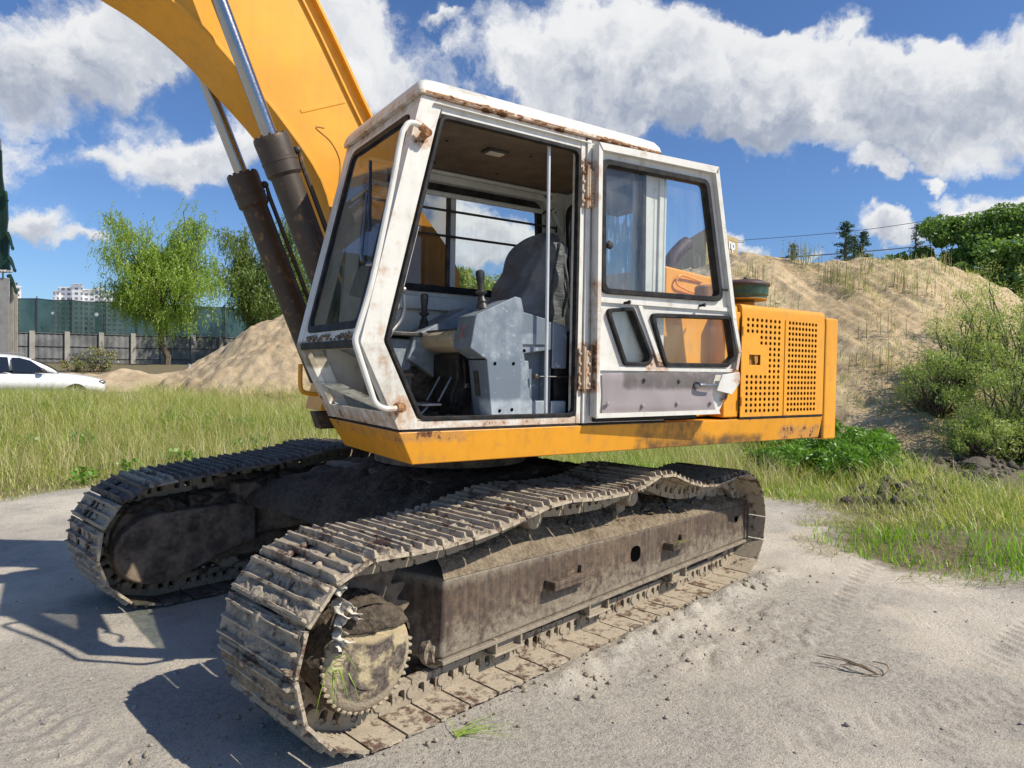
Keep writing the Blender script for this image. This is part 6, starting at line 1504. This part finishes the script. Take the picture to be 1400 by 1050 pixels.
M['net'] = net_mat('green_screen_net', (.05, .105, .10), .06); M['net2'] = net_mat('dark_green_scaffold_net', (.035, .075, .055), .08)
nt = empty('screen_net', (pts[0][0], pts[0][1], 3.4)); tag(nt, 'dark green screen netting stretched on thin poles above the metal fence', 'netting')
q = MB(); top_e = []; bot_e = []
for i in range(len(pts) - 1):
    for k_ in range(8):
        t = k_ / 8; x = pts[i][0] * (1 - t) + pts[i + 1][0] * t; y = pts[i][1] * (1 - t) + pts[i + 1][1] * t; z0 = 1.40 + .02 * (i + t)
        n2 = .06 * math.sin(k_ * .8 + i); top_e.append((x + .2 + n2, y + .25, z0 + 3.83 - .05 * math.sin(t * math.pi))); bot_e.append((x + .2 - n2, y + .25, z0 + 1.75))
n_ = len(top_e); q.add(bot_e + top_e, [(k_, k_ + 1, n_ + k_ + 1, n_ + k_) for k_ in range(n_ - 1)]); q.build('net', M['net'], nt)
for i in range(len(pts)):
    q = MB(); q.cyl((pts[i][0] + .22, pts[i][1] + .15, 1.5), (pts[i][0] + .22, pts[i][1] + .15, 1.40 + .02 * i + 3.95), .028, n=6); q.build('net_pole', M['blackpaint'], nt)
q = MB(); q.tube([(a, b_ - .03, c_) for a, b_, c_ in top_e], .012, 5); q.build('net_wire', M['blackpaint'], nt)
M['signwhite'] = plain('white_disc', (.75, .78, .80), .5)
for u, v, r_ in ((72, 428, .11), (132, 430, .16), (238, 431, .11), (285, 432, .16)):
    D = 38.6 + .85 * np.interp(u, px_posts, range(len(px_posts))) - .4; p = CAM_POS + direction(u, v) * D; q = MB(); q.lathe([(r_ * .7, 0), (r_ * .7, .01)], p, (-FW.x, -FW.y, 0), 14); q.build('net_badge', M['signwhite'], nt)

# ---- concrete wall with netted scaffold at the left edge
def P3(u, v, D): return CAM_POS + direction(u, v) * D
q = MB(); wl = empty('concrete_wall', tuple(pl(27, -20.2)) + (0.5,)); tag(wl, 'tall grey concrete wall cut by the left edge of the picture', 'wall')
def wallbox(u0, u1, vt, D, dep, z0=.3):
    a, b_ = P3(u0, vt, D), P3(u1, vt, D); z1 = a.z; f_ = Vector((b_.x - CAM_POS.x, b_.y - CAM_POS.y, 0)).normalized() * dep; r_ = MB()
    r_.hexa([(a.x, a.y, z0), (b_.x, b_.y, z0), (b_.x + f_.x, b_.y + f_.y, z0), (a.x + f_.x, a.y + f_.y, z0), (a.x, a.y, z1), (b_.x, b_.y, z1), (b_.x + f_.x, b_.y + f_.y, z1), (a.x + f_.x, a.y + f_.y, z1)]); return r_
wallbox(-420, 13, 372, 27, 2.0).build('wall_section', M['concrete'], wl, bevel=.02); wallbox(13.2, 19.5, 385, 28, 2.0).build('wall_section', M['concrete'], wl, bevel=.02); wallbox(19.7, 24.5, 400, 29, 2.0).build('wall_section', M['concrete'], wl, bevel=.02)
q = MB()
for k_ in range(14): p = P3(-40 + k_ * 4, 371, 27); q.blob(tuple(p), (.12, .12, .07), k_, 1, .3)
q.build('wall_cap', M['concrete'], wl)
sc = empty('scaffold_net', tuple(P3(-10, 372, 27.6))); tag(sc, 'tattered dark green net on a scaffold above the concrete wall', 'netting')
q = MB(); rg = random.Random(3); edge = [(1, 205), (2, 240), (5, 262), (9, 275), (10, 300), (8, 318), (12, 330), (11, 345), (13.5, 372)]
L_ = [P3(-420, 497 - (497 - v) * 1.75, 28.0) for u, v in edge]; R_ = [P3(u, v, 28.0) for u, v in edge]; n_ = len(edge); q.add(L_ + R_, [(k_, k_ + 1, n_ + k_ + 1, n_ + k_) for k_ in range(n_ - 1)]); q.add([p + Vector((FW.x, FW.y, 0)) * .08 for p in L_ + R_], [(k_, n_ + k_, n_ + k_ + 1, k_ + 1) for k_ in range(n_ - 1)]); q.build('net', M['net2'], sc, smooth=0)
for (u, v, du, dv) in ((9, 318, 9, 24), (12, 352, 9, 20), (12, 376, 11, 26), (6, 262, 4, 14)):
    q = MB(); q.tube(catmull([P3(u, v, 27.9), P3(u + du * .5, v + dv * .4, 27.9), P3(u + du, v + dv, 27.9)], 4), [.10, .09, .09, .08, .07, .06, .05, .07, .03], 5); q.build('net_tatter', M['net2'], sc)
q = MB(); q.cyl(P3(4, 380, 28.2), P3(1, 190, 28.2), .04, n=6); q.cyl(P3(-30, 290, 28.2), P3(9, 288, 28.2), .03, n=6); q.build('scaffold_pole', M['steel'], sc)

# ---- far buildings
def facade_mat():
    m_, t = new_mat('white_apartment_facade'); br = t.new('ShaderNodeTexBrick'); br.offset = 0.0; br.inputs['Color1'].default_value = (.16, .18, .21, 1); br.inputs['Color2'].default_value = (.24, .26, .30, 1); br.inputs['Mortar'].default_value = (.80, .80, .79, 1)
    br.inputs['Scale'].default_value = 1.0; br.inputs['Mortar Size'].default_value = .75; br.inputs['Brick Width'].default_value = 3.6; br.inputs['Row Height'].default_value = 3.0; br.inputs['Mortar Smooth'].default_value = .0
    cx = t.new('ShaderNodeCombineXYZ'); s_ = t.sep(t.co); t.put(cx.inputs[0], t.math('MULTIPLY_ADD', s_[0], .8326, t.math('MULTIPLY', s_[1], -.5538))); t.put(cx.inputs[1], s_[2]); t.l.new(cx.outputs[0], br.inputs['Vector'])
    fin(t, br.outputs['Color'], .7); return m_
M['facade'] = facade_mat(); M['facade_plain'] = plain('white_render', (.78, .78, .76), .8, var=.04, scale=.3)
def tower(name, label, blocks, D):
    u0 = blocks[0][0]; root = empty(name, (P3(u0, 495, D).x, P3(u0, 495, D).y, 0)); tag(root, label, 'building', 'white apartment blocks')
    for (a, b_, vt, dd) in blocks: wallbox(a, b_, vt, D + dd, 14, -2).build('wall', M['facade'], root)
    for (a, b_, vt, dd) in blocks: wallbox(a - .6, b_ + .6, vt - 1.0, D + dd - 1, 16, P3(a, vt - .2, D).z).build('roof', M['facade_plain'], root)
    return root
tower('apartment_block', 'white apartment block with stepped roofs above the green net', [(73, 80, 398, 0), (80, 98, 393, 4), (98, 113, 389, 0), (113, 130, 396, 4)], 420)
tower('apartment_block', 'lower white apartment wing half hidden by the willow', [(128, 142, 394, 10), (142, 172, 399, 6)], 430)
tower('apartment_block', 'sliver of white apartment block beside the concrete wall', [(14, 24, 386, 0), (24, 29, 392, 5)], 400)
M['tan'] = plain('tan_render', (.40, .295, .15), .85, var=.06, scale=.4)
a, c_, e_ = P3(919, 328, 92), P3(966, 317.5, 78), P3(1009, 322, 84)
q = MB(); base = 0.0
def wallq(p, r_): return [(p.x, p.y, base), (r_.x, r_.y, base), (r_.x, r_.y, c_.z), (p.x, p.y, c_.z)]
back = a + (e_ - c_)
q.add([(a.x, a.y, base), (c_.x, c_.y, base), (e_.x, e_.y, base), (back.x, back.y, base), (a.x, a.y, c_.z), (c_.x, c_.y, c_.z), (e_.x, e_.y, c_.z), (back.x, back.y, c_.z)], [(0, 1, 5, 4), (1, 2, 6, 5), (2, 3, 7, 6), (3, 0, 4, 7), (4, 5, 6, 7), (3, 2, 1, 0)])
tb = empty('tan_building', (c_.x, c_.y, 0)); tag(tb, 'plain tan building beyond the mound, seen past the open cab door', 'building'); q.build('wall', M['tan'], tb)
q = MB(); cap_z = c_.z
q.add([(p.x, p.y, cap_z + dz_) for dz_ in (.002, .5) for p in (a, c_, e_, back)], [(0, 1, 5, 4), (1, 2, 6, 5), (2, 3, 7, 6), (3, 0, 4, 7), (4, 5, 6, 7)]); cx_ = (a + e_) / 2; q.v = [(cx_.x + (x - cx_.x) * 1.004, cx_.y + (y - cx_.y) * 1.004, z) for x, y, z in q.v]; q.build('parapet', M['tan'], tb)
# lettering on its sunny side: a dark character at the corner, white characters at the far end
wd_ = (e_ - c_); wd_.z = 0; wl_ = wd_.length; wd_.normalize(); nrm_ = Vector((wd_.y, -wd_.x, 0))
if nrm_.dot(CAM_POS - c_) < 0: nrm_ = -nrm_
def sign(txt, t, z, size, mat, nm):
    cu = bpy.data.curves.new(nm, 'FONT'); cu.body = txt; cu.size = size; cu.extrude = .03; cu.offset = .015 * size; o_ = bpy.data.objects.new('t', cu); COL.objects.link(o_); dg = bpy.context.evaluated_depsgraph_get(); me = bpy.data.meshes.new_from_object(o_.evaluated_get(dg)); bpy.data.objects.remove(o_)
    me.materials.clear(); me.materials.append(mat); p = c_ + wd_ * wl_ * t + nrm_ * .06; Mx = Matrix((wd_, Vector((0, 0, 1)), nrm_)).transposed().to_4x4(); Mx.translation = Vector((p.x, p.y, z)); me.transform(Mx); adopt(link(bpy.data.objects.new(nm, me)), tb)
sign('np', .68, P3(990, 343, 84).z, 1.75, M['signwhite'], 'white_lettering'); sign('L', .10, P3(970, 342, 79).z, 1.5, M['blackpaint'], 'dark_lettering')
def upole(u, vt, D, label):
    p = P3(u, vt, D); root = empty('utility_pole', (p.x, p.y, 0)); tag(root, label, 'pole'); q = MB(); q.cyl((p.x, p.y, 0), tuple(p), .14, .10, 8); q.build('pole', M['concrete'], root); q = MB(); q.tube([tuple(p + Vector((RG.x, RG.y, 0)) * -1.0 - Vector((0, 0, .2))), tuple(p + Vector((RG.x, RG.y, 0)) * 1.0 - Vector((0, 0, .2)))], .07, 6); q.build('crossarm', M['blackpaint'], root); return p
p0 = upole(1007.5, 329, 100, 'utility pole beside the tan building on the skyline'); p1 = P3(1460, 268, 70)
q = MB(); q.tube(catmull([p0, p0.lerp(p1, .5) + Vector((0, 0, -.8)), p1], 8), .035, 5); o = q.build('power_line', M['blackpaint']); tag(o, 'single thin power line crossing the blue sky at the right', 'cable')
q = MB(); q.tube([P3(1060, 353, 60), P3(1130, 348, 60), P3(1215, 341, 60), P3(1330, 330, 60)], .05, 5); o = q.build('power_line', M['blackpaint']); tag(o, 'darker low cable just above the mound crest', 'cable')

# ---- white car behind the meadow
M['carpaint'] = plain('white_car_paint', (.80, .80, .80), .18, var=.02, bump=0, spec=.6); M['carglass'] = plain('dark_car_glass', (.012, .016, .022), .06, var=.1, bump=0, spec=.8)
CD = 22.0; cn = Vector((*pl(CD, (146 - 700) / CAM_F * CD), 0)); car_z = 1.609 + (493 - 483) * CD / CAM_F - 1.58
car = empty('parked_car', (cn.x, cn.y, car_z)); tag(car, 'white estate car half hidden by tall grass at the left edge', 'car')
cdir = Vector((-RG.x * .83 - FW.x * .56, -RG.y * .83 - FW.y * .56, 0)).normalized(); cside = Vector((-cdir.y, cdir.x, 0)); cside = -cside if cside.dot(Vector((FW.x, FW.y, 0))) > 0 else cside      # towards its tail, towards the camera
def car_pt(s_, w, z): p = cn + cdir * s_ - cside * .9 + cside * w; return (p.x, p.y, car_z + z)
def car_loft(secs, name, mat, bev=.03, sub=1):
    q = MB(); vs_ = []; n_ = len(secs[0])
    for s_ in secs: vs_ += [car_pt(*p) for p in s_]
    fs_ = [(i * n_ + j, i * n_ + (j + 1) % n_, (i + 1) * n_ + (j + 1) % n_, (i + 1) * n_ + j) for i in range(len(secs) - 1) for j in range(n_)] + [tuple(range(n_)), tuple(range(len(vs_) - 1, len(vs_) - n_ - 1, -1))]
    q.add(vs_, fs_); return q.build(name, mat, car, smooth=50, sub=sub)
def sec(s_, hw, zt, zs, zb=.28): return [(s_, -hw, zb), (s_, -hw - .02, zs * .75), (s_, -hw + .02, zs), (s_, -hw * .8, zt), (s_, 0, zt + .03), (s_, hw * .8, zt), (s_, hw - .02, zs), (s_, hw + .02, zs * .75), (s_, hw, zb)]
car_loft([sec(.0, .62, .66, .58), sec(.10, .76, .78, .68), sec(.5, .86, .88, .78), sec(1.1, .90, .955, .88), sec(1.35, .90, .98, .92), sec(2.6, .91, .985, .95), sec(4.0, .90, .99, .95), sec(4.6, .84, .98, .93), sec(4.75, .78, .8, .7)], 'body', M['carpaint'])
def roofsec(s_, hb, ht, zt): return [(s_, -hb, .95), (s_ + 0, -ht, zt - .05), (s_, -ht * .8, zt), (s_, 0, zt + .02), (s_, ht * .8, zt), (s_, ht, zt - .05), (s_, hb, .95)]
cab_secs = [roofsec(1.25, .80, .74, 1.0), roofsec(1.55, .84, .72, 1.20), roofsec(1.95, .85, .68, 1.40), roofsec(2.4, .86, .66, 1.52), roofsec(3.1, .86, .65, 1.56), roofsec(4.0, .85, .64, 1.52), roofsec(4.55, .8, .62, 1.30), roofsec(4.68, .78, .62, 1.0)]
car_loft(cab_secs, 'cabin', M['carpaint'])
def side_glass(pts_, nm, mat=None):
    for sgn in (1, -1):
        q = MB(); q.add([car_pt(s_, sgn * (.885 - (z - .95) * .35), z) for s_, z in pts_], [tuple(range(len(pts_)))]); q.build(nm, mat or M['carglass'], car, smooth=0)
side_glass(rpoly([(1.55, 1.0), (2.02, 1.36), (2.30, 1.44), (2.50, 1.44), (2.45, 1.0)], .03, 4), 'door_window'); side_glass(rpoly([(2.53, 1.0), (2.58, 1.45), (3.30, 1.47), (3.42, 1.0)], .03, 4), 'door_window'); side_glass(rpoly([(3.48, 1.0), (3.40, 1.46), (4.1, 1.42), (4.35, 1.02)], .03, 4), 'quarter_window')
q = MB(); q.add([car_pt(1.28, -.66, 1.02), car_pt(1.28, .66, 1.02), car_pt(2.0, .58, 1.44), car_pt(2.0, -.58, 1.44)], [(0, 1, 2, 3)]); q.v = [(x - cdir.x * .03, y - cdir.y * .03, z + .015) for x, y, z in q.v]; q.build('windscreen', M['carglass'], car, smooth=0)
for sgn in (1, -1):
    q = MB(); q.blob(car_pt(1.72, sgn * .98, 1.06), (.09, .09, .075), 3, 2, .05); q.build('wing_mirror', M['blackpaint'], car)
    q = MB(); q.tube([car_pt(2.2, sgn * .58, 1.57), car_pt(4.3, sgn * .56, 1.53)], .02, 6); q.build('roof_rail', M['steel'], car)
    for s_ in (.85, 3.75):
        q = MB(); q.lathe([(.2, 0), (.31, .0), (.33, .03), (.33, .18), (.31, .21)], car_pt(s_, sgn * .70, .33), cside * sgn, 24); w_ = q.build('wheel', M['black'], car); q = MB(); q.lathe([(.2, .0), (.19, .02), (.05, .03), (0, .03)], car_pt(s_, sgn * .90, .33), cside * sgn, 18); q.build('rim', M['steel'], w_)
    q = MB(); q.blob(car_pt(.15, sgn * .62, .70), (.14, .12, .06), 5, 2, .05); q.build('headlight', M['steel'], car)

# ---- things lying about
M['drywood'] = plain('dry_twig', (.20, .145, .095), .9); M['stone'] = mud_mat('grey_stone', (.28, .26, .235), (.52, .49, .44)); M['darkstone'] = mud_mat('dark_clod', (.06, .052, .042), (.16, .135, .105))
def ground_at(u, v):
    d = direction(u, v); t = -CAM_POS.z / d.z; p = CAM_POS + d * t
    for _ in range(4): t = (hz(p.x, p.y) - CAM_POS.z) / d.z; p = CAM_POS + d * t
    return p
p = ground_at(1180, 925); q = MB(); rg = random.Random(4)
for k_ in range(9):
    a = 2.45 + rg.uniform(-.22, .22); ln = rg.uniform(.15, .34); c0 = Vector((p.x + .06, p.y - .05, p.z + .015)); dirv = Vector((RG.x * math.cos(a) + FW.x * math.sin(a), RG.y * math.cos(a) + FW.y * math.sin(a), rg.uniform(.0, .15)))
    q.tube(catmull([c0, c0 + dirv * ln * .5 + Vector((0, 0, .02)), c0 + dirv * ln], 4), [.0038] * 4 + [.0028] * 4 + [.0015], 5)
c0 = Vector((p.x, p.y, p.z + .01)); q.tube(catmull([c0, c0 + Vector((RG.x, RG.y, 0)) * .12 + Vector((0, 0, .01)), c0 + Vector((RG.x * .17 + FW.x * .08, RG.y * .17 + FW.y * .08, .02)), c0 + Vector((RG.x * .13 + FW.x * .15, RG.y * .13 + FW.y * .15, .01))], 5), .003, 5)
o = q.build('dry_twig', M['drywood']); tag(o, 'uprooted dry twig lying on the bare ground at the lower right', 'twig')
# pebbles: too many to count
g = np.random.default_rng(77); n = 1100; D = 1.6 + 7.5 * g.random(n) ** 1.4; L = g.uniform(-.8, .8, n) * (D + .3); x, y = pl(D, L); k_ = in_meadow(x, y) < .15; x, y = x[k_], y[k_]; z = ground_h(x, y)
bm = bmesh.new(); bmesh.ops.create_icosphere(bm, subdivisions=1, radius=1.0); iv = np.array([v.co[:] for v in bm.verts]); ifc = np.array([[v.index for v in f.verts] for f in bm.faces]); bm.free()
n = len(x); s_ = (.003 + .010 * g.random(n) ** 5); V = iv[None] * (s_[:, None, None] * g.uniform(.6, 1.3, (n, 1, 3))) * (1 + .25 * g.normal(size=(n, len(iv), 1))); V[..., 0] += x[:, None]; V[..., 1] += y[:, None]; V[..., 2] += (z + s_ * .3)[:, None]
F = (ifc[None] + (np.arange(n) * len(iv))[:, None, None]).reshape(-1, 3); tag(fast_mesh('pebbles', V.reshape(-1, 3), F, M['stone']), kind='stuff')
# crumbs of earth beside the track and round its ends
n = 550; tx = g.uniform(-.9, 3.7, n); ty = -.02 - np.abs(g.normal(0, .16, n)); fr0 = g.random(n) < .25; tx = np.where(fr0, g.uniform(-1.1, -.5, n), tx); ty = np.where(fr0, g.uniform(-.1, .8, n), ty); fr1 = g.random(n) < .2; tx = np.where(fr1, g.normal(1.7, .55, n), tx); ty = np.where(fr1, g.normal(-.42, .2, n), ty)
W_ = np.array([T2W((a, b_, 0)) for a, b_ in zip(tx, ty)]); z = ground_h(W_[:, 0], W_[:, 1]); s_ = .003 + .016 * g.random(n) ** 5; V = iv[None] * (s_[:, None, None] * g.uniform(.6, 1.4, (n, 1, 3))) * (1 + .25 * g.normal(size=(n, len(iv), 1))); V[..., 0] += W_[:, 0:1]; V[..., 1] += W_[:, 1:2]; V[..., 2] += (z + s_ * .35)[:, None]
F = (ifc[None] + (np.arange(n) * len(iv))[:, None, None]).reshape(-1, 3); tag(fast_mesh('earth_crumbs', V.reshape(-1, 3), F, M['palemud']), kind='stuff')
# rubble on the bare strip
n = 900; x = g.uniform(6.7, 13, n); y = g.uniform(1.0, 3.2, n); k_ = poly_sd(x, y, BARE) > .05; x, y = x[k_], y[k_]; n = len(x); z = ground_h(x, y); s_ = .02 + .07 * g.random(n) ** 2; V = iv[None] * (s_[:, None, None] * g.uniform(.6, 1.4, (n, 1, 3))) * (1 + .22 * g.normal(size=(n, len(iv), 1))); V[..., 0] += x[:, None]; V[..., 1] += y[:, None]; V[..., 2] += (z + s_ * .2)[:, None]
F = (ifc[None] + (np.arange(n) * len(iv))[:, None, None]).reshape(-1, 3); tag(fast_mesh('rubble', V.reshape(-1, 3), F, M['darkstone']), kind='stuff')
p = ground_at(1335, 640); q = MB(); q.blob((p.x, p.y, p.z + .05), (.32, .22, .12), 5, 3, .2); o = q.build('stone', M['darkstone']); tag(o, 'large flat dark stone lying on the spoil strip at the right', 'stone')
p = P3(272, 507, 19.0); q = MB(); rg = random.Random(8)
q = MB()
for k_ in range(5): q.blob((p.x + rg.uniform(-.25, .25), p.y + rg.uniform(-.2, .2), p.z - .1 + rg.uniform(-.12, .12)), rg.uniform(.14, .24), k_ + 60, 2, .5)
o = q.build('concrete_lump', M['stone']); tag(o, 'broken pale concrete lump at the foot of the small sand heap', 'rubble lump')
p = ground_at(1060, 742); 
# torn plastic film caught in the sprocket
def film(name, P_, wid, seed, label):
    rg = random.Random(seed); vs_ = []; C_ = catmull(P_, 6)
    for i, c_ in enumerate(C_):
        w_ = wid * (.4 + .6 * abs(math.sin(i * .9 + seed))) ; a = i * .55 + seed
        for j in range(6):
            t = j / 5 - .5; vs_.append((c_[0] + math.cos(a) * w_ * t + rg.uniform(-.006, .006), c_[1] + math.sin(a) * w_ * t + .018 * math.sin(j * 2.1 + i), c_[2] + rg.uniform(-.006, .006)))
    fs_ = [(i * 6 + j, i * 6 + j + 1, (i + 1) * 6 + j + 1, (i + 1) * 6 + j) for i in range(len(C_) - 1) for j in range(5) if rg.random() > .08]
    q = MB(); q.add(vs_, fs_); o = q.build(name, M['scrap'], None, smooth=70); b_ = o.modifiers.new('thick', 'SOLIDIFY'); b_.thickness = .0015; return tag(o, label, 'plastic film')
film('plastic_scrap', [T2W(p) for p in ((-.47, .075, .73), (-.475, .06, .66), (-.47, .05, .60), (-.485, .045, .54), (-.47, .045, .50), (-.49, .05, .455))], .085, 2, 'torn white plastic film hanging in front of the drive hub')
film('plastic_scrap', [T2W(p) for p in ((-.43, .06, .63), (-.41, .04, .60), (-.40, .04, .575))], .06, 5, 'small crumpled plastic shred beside the long hanging film')
# fresh grass stems: dropped by the track and caught in it
def stems(name, base, n, ln, spread, seed, label, mat=M['grass2'], up=.1, wid=.006, ax=None):
    g = np.random.default_rng(seed); V = []; F = []
    for i in range(n):
        a = (ax if ax is not None else 0) + g.normal(0, spread); l_ = ln * g.uniform(.5, 1.1); d = Vector((math.cos(a), math.sin(a), up * g.uniform(-.5, 1))); s_ = Vector((-math.sin(a), math.cos(a), 0)) * wid * .5; b_ = Vector(base) + Vector((g.normal(0, .012), g.normal(0, .012), 0))
        k0 = len(V)
        for t in (0, .35, .7, 1): p = b_ + d * l_ * t + Vector((0, 0, .05 * ln * math.sin(t * 3.1) - .10 * ln * t * t)); p.z = max(p.z, base[2] - .3); w_ = (1 - t) * .9 + .1; V += [tuple(p + s_ * w_), tuple(p - s_ * w_)]
        F += [(k0 + 2 * j, k0 + 2 * j + 1, k0 + 2 * j + 3, k0 + 2 * j + 2) for j in range(3)]
    o = fast_mesh(name, np.array(V), np.array(F), mat, attr={'rnd': g.random(len(V))}); return tag(o, label, 'grass')
p = ground_at(625, 1008); stems('grass_tuft', (p.x, p.y, p.z + .01), 12, .34, .7, 3, 'pulled up green grass stems lying beside the track shoes', ax=-.1)
p = T2W((-.52, .02, .40)); g2 = np.random.default_rng(5)
V = []; F = []
for i in range(9):
    b_ = Vector(p) + Vector((g2.normal(0, .015), g2.normal(0, .015), g2.normal(.02, .03))); l_ = g2.uniform(.10, .24); dx = g2.normal(0, .3); k0 = len(V)
    for t in (0, .4, .8, 1): c0 = b_ + Vector((dx * l_ * t, g2.normal(0, .003), .06 * math.sin(t * 2.5) - l_ * t ** 1.3)); V += [tuple(c0 + Vector((.004 * (1.1 - t), 0, 0))), tuple(c0 - Vector((.004 * (1.1 - t), 0, 0)))]
    F += [(k0 + 2 * j, k0 + 2 * j + 1, k0 + 2 * j + 3, k0 + 2 * j + 2) for j in range(3)]
tag(fast_mesh('grass_tuft', np.array(V), np.array(F), M['grass2'], attr={'rnd': np.random.default_rng(1).random(len(V))}), 'green grass stems hanging from the front track shoes beside the hub', 'grass')
p = T2W((2.22, .06, .44)); stems('grass_tuft', p, 6, .20, .9, 9, 'few grass stems caught on the rear step bracket', ax=-1.2, up=.4)
